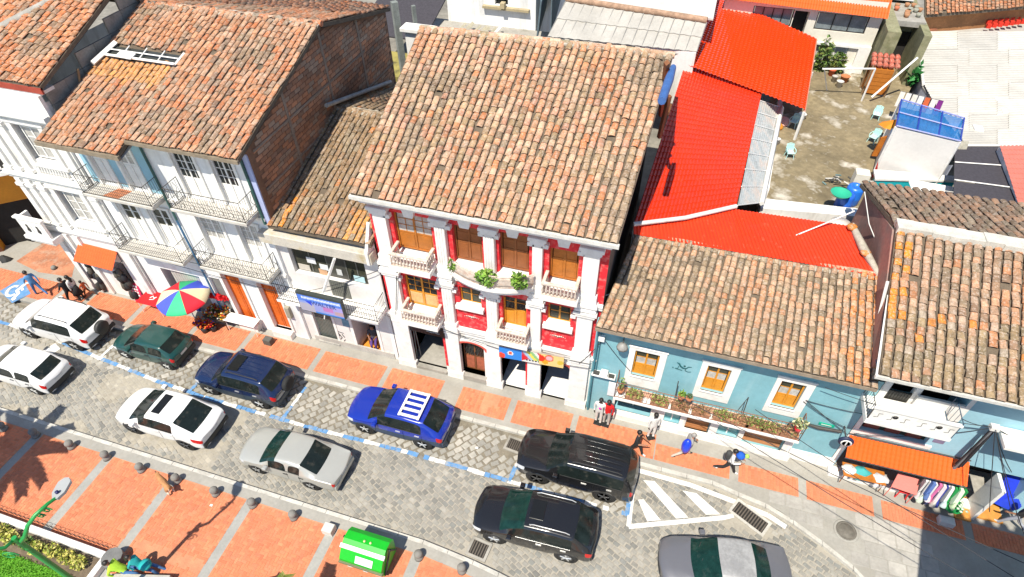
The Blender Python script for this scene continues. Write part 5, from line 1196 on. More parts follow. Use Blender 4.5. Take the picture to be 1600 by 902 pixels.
for k in range(4): f = k/3; m.bar(P[0]*(1-f)+P[1]*f+V(0,0,.05), P[3]*(1-f)+P[2]*f+V(0,0,.05), .035)
for f in (0,.5,1): m.bar(P[0]*(1-f)+P[3]*f+V(0,0,.05), P[1]*(1-f)+P[2]*f+V(0,0,.05), .035)
m.build('frame', mat('blue painted frame', (.01,.05,.36), .4, .1), t)
m = MB(); [m.bar(V(p.x,p.y,8), V(p.x,p.y,5.6), .06) for p in P]; m.build('post', TRIM, t)
t = thing('teal_wall', 'turquoise parapet wall with white coping below the white hutch', 'wall', (9.5,26,5))
a, b = at(1366,282,z=ZT+.4), at(1492,285,z=ZT+.4); m = MB(); m.prism([a,b,b+V(0,0,-1.6),a+V(0,0,-1.6)], (0,.15,0)); m.build('wall', mat('turquoise paint', (.01,.42,.48), .7, .1), t)
m = MB(); c, d = at(1368,266,z=ZT+.7), at(1480,274,z=ZT+.7); m.prism([a+V(0,-.05,.02),b+V(0,-.05,.02),V(b.x,d.y+.3,ZT+.45),V(a.x,c.y+.3,ZT+.45)], (0,0,.1)); m.build('coping', WHITE, t)
m = MB(); a = at(1420,285,z=ZT+.6); b = at(1518,302,z=ZT+.6); m.prism([a,b,b+V(.1,-.7,-.1),a+V(.1,-.35,-.1)], (0,.1,.1)); m.build('white_flashing', WHITE, t)
m = MB(); p = at(1478,258,z=6.4); m.prism([p,p+V(.7,.2,0),p+V(.7,.6,.6),p+V(.2,.7,.5)], (0,.2,.3)); m.build('tarpaulin', mat('grey tarpaulin', (.36,.34,.28), .9, .4, 5, .4), t)
# black mesh roof, pink sheet roof
t = thing('mesh_canopy', 'dark shade net stretched in three bays beside the pink roof', 'canopy', (13,28,7))
P = [at(1490,312,z=7), at(1592,332,z=7), at(1563,228,z=7), at(1492,228,z=7)]
NET = mat('black shade net', (.055,.05,.06), .9, .3, 8, .3, 60)
for k in range(3):
    f, g_ = k/3+.01, (k+1)/3-.01; m = MB(); l = lambda s: P[0]*(1-s)+P[3]*s; r_ = lambda s: P[1]*(1-s)+P[2]*s
    m.slab([l(f),r_(f),r_(g_),l(g_)], .03); m.build('net', NET, t)
m = MB(); [m.bar(P[0]*(1-f)+P[3]*f+V(0,0,.03), P[1]*(1-f)+P[2]*f+V(0,0,.03), .03) for f in (.0,.335,.665,1)]; m.build('rail', TRIM, t)
m = MB(); [m.bar(V(p.x,p.y,7), V(p.x,p.y,4), .05) for p in P]; m.build('post', GREYC, t)
t = thing('pink_sheet_roof', 'salmon pink pressed tile sheet roof at the right edge', 'roof', (15,27,7.2))
m = MB(); corrugated(m, (at(1596,335,z=7.1), at(1680,350,z=7.2), at(1650,226,z=7.6), at(1562,228,z=7.4)), 14, .025, 14, step_h=.025); m.build('sheet', SHEETP, t)
m = MB(); q_ = at(1596,335,z=7.0); m.prism([q_, at(1562,228,z=7.3), at(1562,228,z=7.3)+V(0,0,-3), q_+V(0,0,-3)], (.1,0,0)); m.build('wall', WHITE, t)
# ---- big weathered grey roof at the right
t = thing('grey_sheet_roof', 'wide pale fibre cement roof of lapped sheets at the upper right', 'roof', (17,45,6))
ZG0, ZG1 = 6.3, 6.0
P = [at(1442,134,z=6.15), at(1506,226,z=ZG1), at(1720,224,z=ZG1), at(1720,20,z=ZG0), at(1432,48,z=ZG0)]
slab = MB(); slab.slab([V(p.x,p.y,p.z-.06) for p in P], .15); base = slab.build('deck', SHEETG, t)
SHC = mat('lapped sheet', vc=True, rough=.85, var=.13, scale=.8, bump=.1, bscale=20, stain=(.40,.37,.32), stain_amt=.5, stain_scale=.7)
rows = 7
for j in range(rows):
    for i in range(6):
        v0, v1 = 50+j*25.5, 50+(j+1)*25.5+3
        lx = lambda v_: 1432+(v_-48)*.12 if v_ < 134 else 1442+(v_-134)*.7
        u0 = 1434+i*62+(j%2)*18-(60 if i == 0 else 0); u1 = 1434+(i+1)*62+(j%2)*18+3
        if u1 < lx(v1)+6: continue
        z = ZG0+.06-j*(ZG0-ZG1)/7; ua, ub = max(u0, lx(v0)-1), max(u0, lx(v1)-1)
        q4 = [at(ub,v1,z=z-.045), at(u1,v1-2,z=z-.045), at(u1,v0-2,z=z), at(ua,v0,z=z)]
        k = U(.86,1.1); m = MB(); n0 = len(m.f); corrugated(m, (q4[3],q4[0],q4[1],q4[2]), 8, .02, 1); m.c = [(.50*k,.48*k,.435*k)]*len(m.f)
        m.build('sheet', SHC, t)
m = MB()
for u,v,wd in ((1522,205,14),(1556,160,8),(1566,178,8)): p = at(u,v,z=6.1); m.box(p.x,p.x+wd*.03,p.y,p.y+.5,6.05,6.2)
m.tube([P[4]+V(0,0,.05),P[0]+V(0,0,.05)], .08, 5); m.build('patch', TRIM, t)
m = MB(); m.prism([P[0]+V(0,0,-.1),P[4]+V(0,0,-.1),P[4]+V(0,0,-3.2),P[0]+V(0,0,-3.2)], (.12,0,0)); m.prism([P[0]+V(0,0,-.1),P[1]+V(0,0,-.1),P[1]+V(0,0,-3),P[0]+V(0,0,-3)], (.1,.1,0)); m.build('wall', mat('lilac grey wall', (.46,.48,.56), .9, .12), t)
t = thing('orange_tiled_roof', 'orange and brown tiled roof at the top right corner behind the grey sheets', 'roof', (19,60,7))
tiled_roof(t, (at(1446,24,z=7.6), at(1720,0,z=7.6), at(1720,-60,z=9.6), at(1446,-50,z=9.6)), 44, 16, 'far', seed=20, limit=60)
m = MB(); a, b = at(1446,24,z=7.4), at(1720,0,z=7.4); m.prism([a,b,b+V(0,0,-1.2),a+V(0,0,-1.2)], (0,.2,0)); m.build('wall', mat('ochre wall', (.40,.18,.07), .9, .3, 1), t)
m = MB(); q4 = [at(1452,46,z=6.5), at(1600,22,z=6.5), at(1600,8,z=6.55), at(1470,24,z=6.55)]; m.slab(q4, .2); m.build('ledge', TERRA, t)
m = MB()
for i in range(7):
    for j in range(3): p = at(1542+i*9,42-j*6-i*1.2,z=6.6); m.box(p.x,p.x+.25,p.y,p.y+.2,6.5,6.75)
m.build('red_crate', mat('red brick stack', (.66,.03,.01), .8, .2, 6), t)
# ---- cream house behind the terrace
t = thing('cream_house', 'cream two storey house with an orange awning and long windows behind the terrace', 'house', (7,40,ZT))
yy = 40; m = facade(MB(), 1.0, 9.75, 4.0, 9.6, yy, [(2.7,5.0,7.75,8.75,.2),(5.05,5.85,6.9,8.7,.8),(6.3,9.1,7.75,8.75,.2),(5.9,8.6,5.9,6.9,.25)]); m.quad((9.75,yy,4),(9.75,50,4),(9.75,50,10),(9.75,yy,9.6)); m.build('wall', CREAM, t)
for a, b, c, d, n in ((2.7,5.0,7.75,8.75,4),(6.3,9.1,7.75,8.75,3)):
    joinery(t, a,b,c,d,yy+.08,BLACK,mat('reflecting curtained pane',(.20,.235,.25),.15,.3,3,0),0,n,1,1,'window',.06)
joinery(t, 5.9,8.6,5.9,6.9,yy+.1,TRIM,mat('white curtain pane',(.5,.5,.48),.4,.3,4,0),0,4,1,1,'window',.05)
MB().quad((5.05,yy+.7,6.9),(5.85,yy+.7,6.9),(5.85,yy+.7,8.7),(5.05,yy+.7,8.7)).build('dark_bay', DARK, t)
m = MB(); m.box(5.9,9.75,yy-.15,yy,6.95,7.08); m.box(9.1,9.75,yy-.2,yy,5.5,7.1); m.box(8.75,9.2,yy-.3,yy,5.5,5.8); m.box(5.0,9.3,yy-.12,yy,5.5,5.85); m.build('band', TRIM, t)
m = MB(); corrugated(m, ((.8,39.6,9.12),(9.9,39.6,8.86),(9.9,40.4,9.75),(.8,40.4,9.95)), 60, .02, 4, step_h=.015); m.build('awning', SHEETO, t)
m = MB(); corrugated(m, ((.8,40.4,10.0),(10.1,40.4,9.8),(10.1,48,11.2),(.8,48,11.4)), 40, .02, 1); m.build('roof', mat('dull pink roof', (.50,.24,.20), .7, .1), t)
for x, hgt, lb in ((6.1,1.1,'tall bushy shrub against the cream house beside the red roof edge'),(7.35,1.2,'round topped shrub in front of the cream house window'),(8.25,.7,'low yellowish shrub at the right end of the cream house window')):
    plant(lb, (x,39.6,ZT), (.48,.38,hgt), 260, .15, [(.05,.10,.02),(.10,.18,.03),(.18,.22,.05)], name='shrub', group='shrubs in front of the cream house', cat='shrub')
plant('small green plant on the red roof edge by the dark bay of the cream house', (5.3,39.7,7.0), (.35,.2,.3), 60, .12, name='leafy_plant', group=None)
# alley block right of the cream house
t = thing('mossy_wall', 'mossy concrete block wall and passage right of the cream house', 'wall', (11,40,4))
m = MB(); m.box(9.9,10.6,38.5,50,3,8.6); m.box(11.9,12.3,39,52,3,8.4); m.box(10.6,12.3,41.5,42,3,8.0); m.build('wall', mat('mossy concrete', (.28,.27,.16), .95, .3, 1, .4, stain=(.12,.13,.05), stain_amt=.7), t)
m = MB(); m.box(10.1,12.2,40.6,43.5,8.2,8.5); m.build('slab', GREYC, t)
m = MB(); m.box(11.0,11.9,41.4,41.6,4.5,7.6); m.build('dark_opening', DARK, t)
m = MB(); m.box(10.4,12.0,44,48,8.5,10.5); m.build('white_shed', WHITE, t)
m = MB()
for k in range(14): m.lathe([(.1,0),(.16,.2),(.12,.22)], (U(10.4,12.1),U(41,43),8.5), 7, random.choice([(.5,.16,.08),(.4,.2,.1),(.3,.3,.24)]))
m.build('clay_pot', VC, t, kind='stuff')
# ---- roofs and walls beyond the red house ridge
t = thing('pale_rib_roof', 'pale ribbed metal roof with mortar ridge behind the big red house roof', 'roof', (-4,33,9))
P = [at(856,58,z=8.6), at(1088,82,z=8.6), at(1104,36,z=9.6), at(884,2,z=9.6)]
m = MB(); corrugated(m, P, 15, .02, 2, step_h=.05); m.build('sheet', SHEETG, t)
m = MB(); [m.bar(P[0]*(1-k/14)+P[1]*(k/14)+V(0,0,.03), P[3]*(1-k/14)+P[2]*(k/14)+V(0,0,.03), .025) for k in range(15)]; m.build('seam', mat('grey seam', (.32,.31,.29), .8), t)
m = MB(); m.tube([P[3]+V(0,.1,.1), P[2]+V(0,.1,.1)], .18, 6); m.build('ridge_mortar', mat('brown ridge mortar', (.42,.27,.18), .95, .4, 4, .4), t)
m = MB(); a, b = at(972,66,z=8.5), P[1]; m.prism([a+V(0,-.1,0),b+V(0,-.1,0),b+V(0,-.1,-3),a+V(0,-.1,-3)], (0,.1,0)); m.prism([P[0]+V(0,0,-.1),a,a+V(0,0,-4),P[0]+V(0,0,-4)], (0,.2,0)); m.build('wall', WHITE, t)
m = MB(); m.slab([P[3]+V(-.3,.4,.1),P[2]+V(.3,.4,.1),P[2]+V(.3,9,1.2),P[3]+V(-.3,9,1.2)], .1); m.build('rear_sheet', mat('pale rear sheet', (.56,.54,.5), .8, .15), t)
t = thing('white_block_building', 'white boxy building behind the ridge of the red house roof', 'building', (-13,39,3))
a, b = at(690,42,z=6), at(836,52,z=6)
m = facade(MB(), -16.8, -10.6, 3.0, 9.5, 39.5, [(-15.6,-14.9,7.6,8.4,.2),(-13.4,-12.5,7.4,7.8,.3)]); m.quad((-10.6,39.5,3),(-10.6,50,3),(-10.6,50,9.5),(-10.6,39.5,9.5)); m.quad((-16.8,50,3),(-16.8,39.5,3),(-16.8,39.5,9.5),(-16.8,50,9.5)); m.quad((-16.8,39.5,9.5),(-10.6,39.5,9.5),(-10.6,50,9.5),(-16.8,50,9.5)); m.build('wall', WHITE2, t)
m = MB(); m.quad((-15.6,39.7,7.6),(-14.9,39.7,7.6),(-14.9,39.7,8.4),(-15.6,39.7,8.4)); m.quad((-13.4,39.8,7.4),(-12.5,39.8,7.4),(-12.5,39.8,7.8),(-13.4,39.8,7.8)); m.build('window', GLASS, t)
m = MB(); m.box(-14.2,-11.0,39.2,39.5,7.2,7.35); m.box(-12.9,-12.6,39.0,39.4,7.36,7.7); m.build('ledge', mat('ochre stone block', (.40,.33,.2), .9), t)
m = MB(); m.slab([(-17.2,33.5,5.6),(-9,33.5,5.6),(-9,39.5,6.0),(-17.2,39.5,6.0)], 3); m.build('flat_roof', GREYC, t)
t = thing('plank_pile', 'loose pale planks lying on the flat roof behind the red house ridge', 'planks', (-14.5,36,6))
for k in range(7): x = -15.8+k*.42; m = MB(); m.bar((x,35.0,5.95),(x+.7+U(-.15,.15),38.6,6.2+U(0,.2)), U(.08,.16)); m.build('plank', random.choice([TRIM, mat('old plank', (.48,.44,.33), .9, .2, 4)]), t)
t = thing('dark_lean_to', 'dark netted lean to with grey post left of the white block building', 'shed', (-20,38,4))
m = MB(); m.slab([(-22,36,6.0),(-17.2,36,6.0),(-17.2,44,8.2),(-22,44,8.2)], .1); m.build('net_roof', NET, t)
m = MB(); m.slab([(-22,32.6,5.0),(-17,32.6,5.0),(-17,36,5.0),(-22,36,5.0)], .4); m.build('moss_floor', mat('moss floor', (.33,.28,.08), .95, .4, .8, stain=(.08,.07,.03), stain_amt=.8), t)
m = MB(); a = at(625,70,z=7); m.bar((a.x,a.y,3),(a.x,a.y,9.5), .25); m.bar((a.x+.7,a.y+1,3),(a.x+.7,a.y+1,9), .15); m.build('post', mat('grey green post', (.24,.26,.24), .9, .3), t)
t = thing('blue_net_wall', 'blue grey shade net wall between the white building and the ribbed roof', 'screen', (-9.5,38,5))
m = MB(); a, b = at(838,58,z=6.5), at(858,-10,z=6.5); m.prism([a,b,b+V(.2,0,2.4),a+V(.2,0,2.2)], (.1,0,0)); a2, b2 = a+V(.9,0,0), b+V(.9,0,0); m.prism([a2,b2,b2+V(0,0,2.6),a2+V(0,0,2.4)], (.05,0,0)); m.build('net', mat('blue grey net', (.12,.17,.20), .9, .3, 5, .2), t)
t = thing('white_capped_wall', 'low white capped wall at the left end of the red house ridge', 'wall', (-11.6,26,6))
m = MB(); a, b = at(632,48,z=8.3), at(656,60,z=8.3); m.box(a.x,b.x+.2,a.y,a.y+.5,6,8.3); m.bbox(a.x-.2,b.x+.4,a.y-.2,a.y+.7,8.3,8.5); m.build('wall', TRIM, t)
# the building behind the camera whose shadow falls on the lower right corner
t = thing('corner_building', 'large plain building on the near side of the street beyond the right edge', 'building', (20,0,0))
CX, CY, CZ = 10.03, 6.7, 14.0
m = facade(MB(), CX, 34, 0, CZ, -8, []); m.quad((34,CY,0),(CX,CY,0),(CX,CY,CZ),(34,CY,CZ)); m.quad((CX,CY,0),(CX,-8,0),(CX,-8,CZ),(CX,CY,CZ)); m.quad((34,-8,0),(34,CY,0),(34,CY,CZ),(34,-8,CZ)); m.quad((CX,-8,CZ),(34,-8,CZ),(34,CY,CZ),(CX,CY,CZ)); m.build('wall', WHITE, t)
m = MB(); [m.box(CX+1.5+i*3,CX+2.8+i*3,CY-.05,CY+.02,1.2+j*3.3,3.0+j*3.3) for i in range(7) for j in range(4)]; m.build('window', GLASS, t)
m = MB(); [m.lathe([(.16,0),(.16,.3)], (CX+.2+i*.5,CY-.1,CZ), 8) for i in range(46)]; m.build('roof_tile', TERRA, t, kind='stuff')
# overhead roof awning of the clothes shop
t = thing('shop_awning', 'long bright orange ribbed awning over the clothes shop at the lower right', 'awning', (10,14.9,2.2))
m = MB(); corrugated(m, ((8.2,14.45,2.24),(12.2,14.45,2.24),(12.26,15.25,2.62),(8.3,15.25,2.56)), 26, .022, 5, step_h=.018); m.build('sheet', SHEETO, t)
m = MB(); [m.bar((x,15.25,2.35),(x,14.5,2.2), .02) for x in (8.3,9.6,10.9,12.2)]; m.bar((8.2,14.47,2.18),(12.2,14.47,2.18), .02); m.bar((8.25,15.24,2.66),(12.26,15.24,2.72), .03); m.build('bracket', IRON, t)
t = thing('round_sign', 'small round dark sign with a pale ring at the left end of the orange awning', 'sign', (7.98,14.65,2.95))
m = MB(); m.lathe([(.26,0),(.26,.06),(0,.06)], (7.98,14.6,2.95), 16, axis='y'); m.build('disc', mat('navy disc', (.02,.03,.08), .5), t); m = MB(); m.lathe([(.19,0),(.19,.01),(.14,.012),(.14,0)], (7.98,14.535,2.95), 16, axis='y'); m.bar((7.98,14.53,2.85),(7.98,14.53,3.05), .025); m.build('ring', TRIM, t); m = MB(); m.bar((7.98,14.66,2.95),(7.98,15.3,2.95), .025); m.build('arm', IRON, t)
# ================================================================== cars
def interp(P, x):
    if x <= P[0][0]: return P[0][1]
    for (a,b),(c,d) in zip(P, P[1:]):
        if x <= c: return b+(d-b)*(x-a)/(c-a)
    return P[-1][1]
RUBBER = mat('tyre rubber', (.02,.02,.02), .85, .2, 8, 0)
ALLOY = mat('alloy rim', (.62,.62,.60), .35, .05, 5, 0, metal=.6)
DARKRIM = mat('dark rim', (.10,.10,.10), .4, .05, 5, 0, metal=.5)
TRIMB = mat('black car plastic', (.025,.025,.025), .6, .1, 6, 0)
CARGL = mat('car glass', (.012,.018,.017), .1, .3, 3, 0, spec=.3, mottle=(((.06,.057,.047),3.5,.7,.55),))
CARGT = mat('green tinted windscreen', (.008,.034,.028), .1, .4, 4, 0, spec=.3, mottle=(((.045,.07,.06),3,.5,.55),))
HEADL = mat('headlight lens', (.66,.68,.70), .1, 0, bump=0)
TAILL = mat('red tail light', (.55,.008,.006), .2, 0, bump=0)
PLATE = mat('number plate', (.70,.70,.68), .5, .05)
def split_eval(name, mb, mats, parts, parent, creases, level=2):
    """smooth the cage and hand every material region back as an object of its own"""
    me = mb.mesh(name, mats)
    cr = me.attributes.new('crease_edge', 'FLOAT', 'EDGE')
    key = {tuple(sorted(e.vertices)): e.index for e in me.edges}
    for e, v in creases.items():
        if e in key: cr.data[key[e]].value = v
    o = bpy.data.objects.new(name, me); COL.objects.link(o)
    sb = o.modifiers.new('s', 'SUBSURF'); sb.levels = sb.render_levels = level
    ev = bpy.data.meshes.new_from_object(o.evaluated_get(bpy.context.evaluated_depsgraph_get()))
    bpy.data.objects.remove(o)
    out = {}
    vs = [v.co.copy() for v in ev.vertices]
    groups = {}
    for p in ev.polygons: groups.setdefault(p.material_index, []).append(list(p.vertices))
    for mi, fs in groups.items():
        nm, mt, sided = parts[mi]
        sets = {0: fs}
        if sided:
            sets = {}
            for f in fs: sets.setdefault(1 if sum(vs[i].y for i in f) > 0 else -1, []).append(f)
        for s_, ff in sets.items():
            idx = {}; k = MB(); nv = []
            for f in ff:
                for i in f:
                    if i not in idx: idx[i] = len(nv); nv.append(vs[i])
            k.add(nv, [[idx[i] for i in f] for f in ff], None, 0, True)
            out.setdefault(nm, []).append(k.build(nm, mt, parent, local=True))
    bpy.data.meshes.remove(ev)
    return out
def car(name, label, loc, L, Wd, H, fw, rw, paint, kind='suv', rz=0, clad=None, wr=.34, rim=ALLOY, cowl=None, rf=None, rr=None, rb=None, hood=None, belt=None, deck=None, spare=None, rails=None, rack=False, sunroof=None, glass=CARGL, wind=None, tail_top=False, plate=True, deck_z=None, cover=None, pillar=False, roofm=None, ribs=0):
    """x runs from the nose (0) to the tail (L); the loc is the middle of the car on the ground"""
    t = thing(name, label, 'car', loc, rz)
    hood = hood or H*.60; belt = belt or H*.60
    zb = .24 if kind != 'suv' else .32; w = Wd/2
    top = [(0,hood-.26),(.10,hood-.14),(.35,hood-.06),(cowl,hood+.04),(rf,H-.05),((rf+rr)/2,H),(rr,H-.06),(rb,belt+.12 if kind != 'sedan' else belt+.03)]
    if kind == 'sedan': top += [(L-.18,belt-.02),(L,belt-.12)]
    else: top += [(L-.06,belt-.0),(L,belt-.12)]
    beltp = [(0,hood-.30),(.12,hood-.2),(.45,hood-.12),(cowl,hood-.03),(cowl+.6,belt-.02),(rb,belt+.02),(L-.05,belt-.04),(L,belt-.14)]
    wp = [(0,w*.78),(.10,w*.90),(.35,w*.975),(fw,w),(rw,w),(L-.3,w*.975),(L-.06,w*.92),(L,w*.84)]
    xs = sorted({0,.10,.35,cowl,cowl*.45+rf*.55,rf,rr,rb,L-.06,L,fw-wr-.07,fw,fw+wr+.07,rw-wr-.07,rw,rw+wr+.07,(rf+rr)/2-.04,(rf+rr)/2+.05})
    xs2 = [xs[0]]
    for x in xs[1:]:
        if x-xs2[-1] > .035: xs2.append(x)
    xs = xs2
    hh_ = .80
    near = lambda v: min(xs, key=lambda x: abs(x-v))
    xc, xm, xrf, xrr, xrb = near(cowl), near(cowl*.45+rf*.55), near(rf), near(rr), near(rb)
    B0, B1 = near((rf+rr)/2-.04), near((rf+rr)/2+.05)
    # side glass runs from xm to a little before the rear pillar
    rings = []
    for x in xs:
        zt, zl, ww = interp(top,x), interp(beltp,x), interp(wp,x)
        arch = max(0, 1-((x-fw)/(wr+.09))**2, 1-((x-rw)/(wr+.09))**2)
        sill = zb + (wr*2+.03-zb)*math.sqrt(arch) if arch > 0 else zb
        h = zt-zl; k = max(0, min(1, (x-cowl)/max(.05,(rf-cowl)*.6))) if x <= rr else (1 if x <= rb+.01 else 0)
        if x < cowl-.01: k = 0
        tum = (ww-.20)*1 if k else 0
        r4 = ww-.015; rT = w*.76
        c5 = .93 if abs(x-cowl) < .12 else .84; c6 = .84 if abs(x-cowl) < .12 else .5
        y5 = (r4*c5)*(1-k)+(rT+.05)*k; z5 = zl+h*(.55*(1-k)+.84*k); y6 = (r4*c6)*(1-k)+(rT-.03)*k; z6 = zl+h*(.9*(1-k)+.965*k)
        rings.append([(0,min(sill,zb+.06)),(ww*.86,max(zb,sill-.03)),(ww,sill+.03),(ww*1.005,max(sill+.06,zb+(zl-zb)*.62)),(r4,zl),(y5,z5),(y6,z6),(0,zt)])
    def bow(x, yy):
        c_ = 1-min(1,(yy/w)**2); mid_ = (rf+rr)/2
        return -.15*c_*min(1,max(0,(mid_-x)/(mid_-cowl))) if x < mid_ else .11*c_*min(1,max(0,(x-mid_)/(rr-mid_)))
    n = 8; m = MB(); vid = {}
    for i, x in enumerate(xs):
        for j, (yy, zz) in enumerate(rings[i]):
            for s in (-1,1):
                if j in (0,7) and s == 1: vid[i,j,1] = vid[i,j,-1]; continue
                vid[i,j,s] = len(m.v); m.v.append((x-L/2+bow(x,yy), s*yy, zz))
    PAINT, WS, SG, RG, LOW, HL, TL, RM = range(8)
    cr = {}
    def crease(a, b, v=.55): cr[tuple(sorted((a,b)))] = max(v, cr.get(tuple(sorted((a,b))),0))
    for i in range(len(xs)-1):
        xa, xb = xs[i], xs[i+1]; mid = (xa+xb)/2
        for j in range(7):
            for s in (-1,1):
                q = [vid[i,j,s], vid[i+1,j,s], vid[i+1,j+1,s], vid[i,j+1,s]]
                if s == 1: q.reverse()
                mi = PAINT
                if j >= 5 and xc <= mid <= xrf: mi = WS
                elif roofm and j >= 5 and xrf <= mid <= xrr: mi = RM
                elif j == 6 and xrr <= mid <= xrb: mi = RG
                elif j == 5 and xrr <= mid <= xrb and kind == 'sedan': mi = RG if False else PAINT
                elif j == 4 and xm <= mid <= xrr+(.05 if kind == 'sedan' else (xrb-xrr)*.2) and not (B0 <= mid <= B1 and pillar): mi = SG
                elif j <= (1 if not clad else 2) and j >= 0 and (clad or j == 0): mi = LOW
                elif j == 3 and mid < .34: mi = HL
                elif j == 3 and mid > L-.3 and xb > L-.07: mi = TL
                qq = []
                [qq.append(v) for v in q if v not in qq]
                m.f.append(qq); m.c.append(None); m.m.append(mi); m.s.append(True)
                if mi in (WS, SG, RG, HL, TL):
                    for a, b in zip(qq, qq[1:]+qq[:1]): crease(a, b, .95)
        for s in (-1,1):
            crease(vid[i,4,s], vid[i+1,4,s], .5); crease(vid[i,6,s], vid[i+1,6,s], .45); crease(vid[i,1,s], vid[i+1,1,s], .5); crease(vid[i,2,s], vid[i+1,2,s], .5)
    for i, e in ((0,0),(len(xs)-1,1)):
        for j in range(7):
            q = [vid[i,j,-1], vid[i,j+1,-1], vid[i,j+1,1], vid[i,j,1]]
            if e: q.reverse()
            qq = []
            [qq.append(v) for v in q if v not in qq]
            if len(qq) < 3: continue
            m.f.append(qq); m.c.append(None); m.m.append(LOW if j < 2 else PAINT); m.s.append(True)
    # creases on window borders must not smooth inner edges: keep only borders between regions
    own = {}
    for f, mi in zip(m.f, m.m):
        for a, b in zip(f, f[1:]+f[:1]): own.setdefault(tuple(sorted((a,b))), set()).add(mi)
    cr = {e: v for e, v in cr.items() if v < .6 or len(own.get(e, ())) > 1}
    low = clad or TRIMB
    parts = [('body',paint,0),('windscreen',wind or glass,0),('side_window',glass,1),('rear_window',glass,0),('lower_trim',low,0),('headlight',HEADL,1),('tail_light',TAILL,1),('roof_panel',roofm or paint,0)]
    split_eval('car_cage', m, [p[1] for p in parts], parts, t, cr)
    # wheels
    for x in (fw, rw):
        for s in (-1,1):
            yw = s*(w-.115); k = MB()
            k.lathe([(wr*.62,-.1),(wr*.93,-.11),(wr,-.07),(wr,.07),(wr*.93,.11),(wr*.62,.1)], (x-L/2,yw,wr), 20, axis='y')
            wh = k.build('wheel', RUBBER, t, local=True)
            k = MB(); R_ = wr*.66; yo = yw+s*.085
            k.lathe([(R_,-.02),(R_,.02),(R_*.9,.022),(R_*.86,0),(0,0)] if s < 0 else [(0,0),(R_*.86,0),(R_*.9,-.022),(R_,-.02),(R_,.02)], (x-L/2,yo,wr), 18, axis='y')
            for a in range(5):
                an = a*1.2566+.3; k.bar((x-L/2,yo+s*.015,wr), (x-L/2+R_*.9*math.cos(an),yo+s*.015,wr+R_*.9*math.sin(an)), .035, None, 0, 4)
            k.build('rim', rim, wh, local=True)
            k = MB(); k.lathe([(wr+.075,-.09),(wr+.075,.0),(.02,.0)], (x-L/2,s*(w-.10),wr+.02), 16, axis='y'); k.build('wheel_arch', TRIMB, t, local=True)
    for s in (-1,1):
        k = MB(); k.bbox(cowl+.28-L/2,cowl+.46-L/2,s*(w+.10)-.09,s*(w+.10)+.09,belt+.0,belt+.15,.03); k.build('mirror', paint if kind != 'old' else TRIMB, t, local=True)
        k = MB()
        for xx in ((xm+B0)/2+.25, B1+.45): k.box(xx-L/2,xx+.2-L/2,s*(w+.004)-.012,s*(w+.004)+.012,belt-.17,belt-.13)
        k.build('door_handle', ALLOY if kind == 'suv' else TRIMB, t, local=True)
        k = MB(); k.tube([(xm-L/2+.1,s*(w*.985),belt+.03),(B0-L/2,s*(w*.985),belt+.045),(xrr-L/2,s*(w*.98),belt+.05)], .012, 4); k.build('window_strip', ALLOY if rails == 'chrome' else TRIMB, t, local=True)
        for xx in (B0+.03, cowl+.3, xrr+.02):
            k = MB(); k.tube([(xx-L/2,s*(w*1.008),zb+.16),(xx-L/2,s*(w*1.012),zb+.34),(xx-L/2,s*(w*1.003),belt-.03)], .006, 3); k.build('door_seam', TRIMB, t, local=True)
    k = MB(); k.bbox(-.06-L/2+.02,.1-L/2,-w*.76,w*.76,zb+.02,zb+.24,.04); k.build('front_bumper', low, t, local=True)
    k = MB(); k.bbox(L/2-.14,L/2+.05,-w*.86,w*.86,zb+.06,zb+.30,.04); k.build('rear_bumper', (paint if kind == 'sedan' else low), t, local=True)
    k = MB(); k.box(-L/2-.015,-L/2+.05,-w*.5,w*.5,hood-.34,hood-.22); k.build('grille', TRIMB, t, local=True)
    if plate:
        k = MB(); k.box(L/2+.03,L/2+.055,-.2,.2,zb+.36,zb+.47); k.build('number_plate', PLATE, t, local=True)
    k = MB()
    for s in (-.45,.12): k.tube([(cowl-L/2+.05,s,hood+.06),(cowl-L/2+.25,s+.42,hood+.06+.25*(H-hood)/(rf-cowl))], .012, 3)
    k.build('wiper', TRIMB, t, local=True)
    if rails:
        for s in (-1,1):
            k = MB(); k.tube([(rf+.15-L/2,s*w*.66,H-.03),(rf+.3-L/2,s*w*.665,H+.045),(rr-.25-L/2,s*w*.665,H+.045),(rr-.1-L/2,s*w*.66,H-.03)], .022, 5); k.build('roof_rail', ALLOY if rails != 'black' else TRIMB, t, local=True)
    if rack:
        m2 = [TRIM]; x0, x1 = rf+.55-L/2, rr-.1-L/2
        k = MB(); k.box(x0,x0+.09,-w*.72,w*.72,H+.06,H+.10); k.box(x1-.09,x1,-w*.72,w*.72,H+.06,H+.10); fr_ = k.build('roof_rack', TRIM, t, local=True)
        for i in range(5):
            yy = -w*.64+i*w*.32; MB().box(x0+.09,x1-.09,yy-.055,yy+.055,H+.065,H+.105).build('slat', TRIM, fr_, local=True)
    if sunroof:
        x0, x1, hy = sunroof; k = MB(); k.bbox(x0-L/2,x1-L/2,-hy,hy,H-.05,H+.012,.012); k.build('sunroof', mat('sunroof glass', (.012,.013,.014), .12, 0, bump=0, spec=.3), t, local=True)
    for i in range(ribs):
        yy = (i-(ribs-1)/2)*w*.24; k = MB(); k.tube([(rf+.5-L/2,yy,H-.012),(rf+.7-L/2,yy,H+.006),(rr-.35-L/2,yy,H+.004),(rr-.15-L/2,yy,H-.02)], .014, 4); k.build('roof_rib', paint, t, local=True)
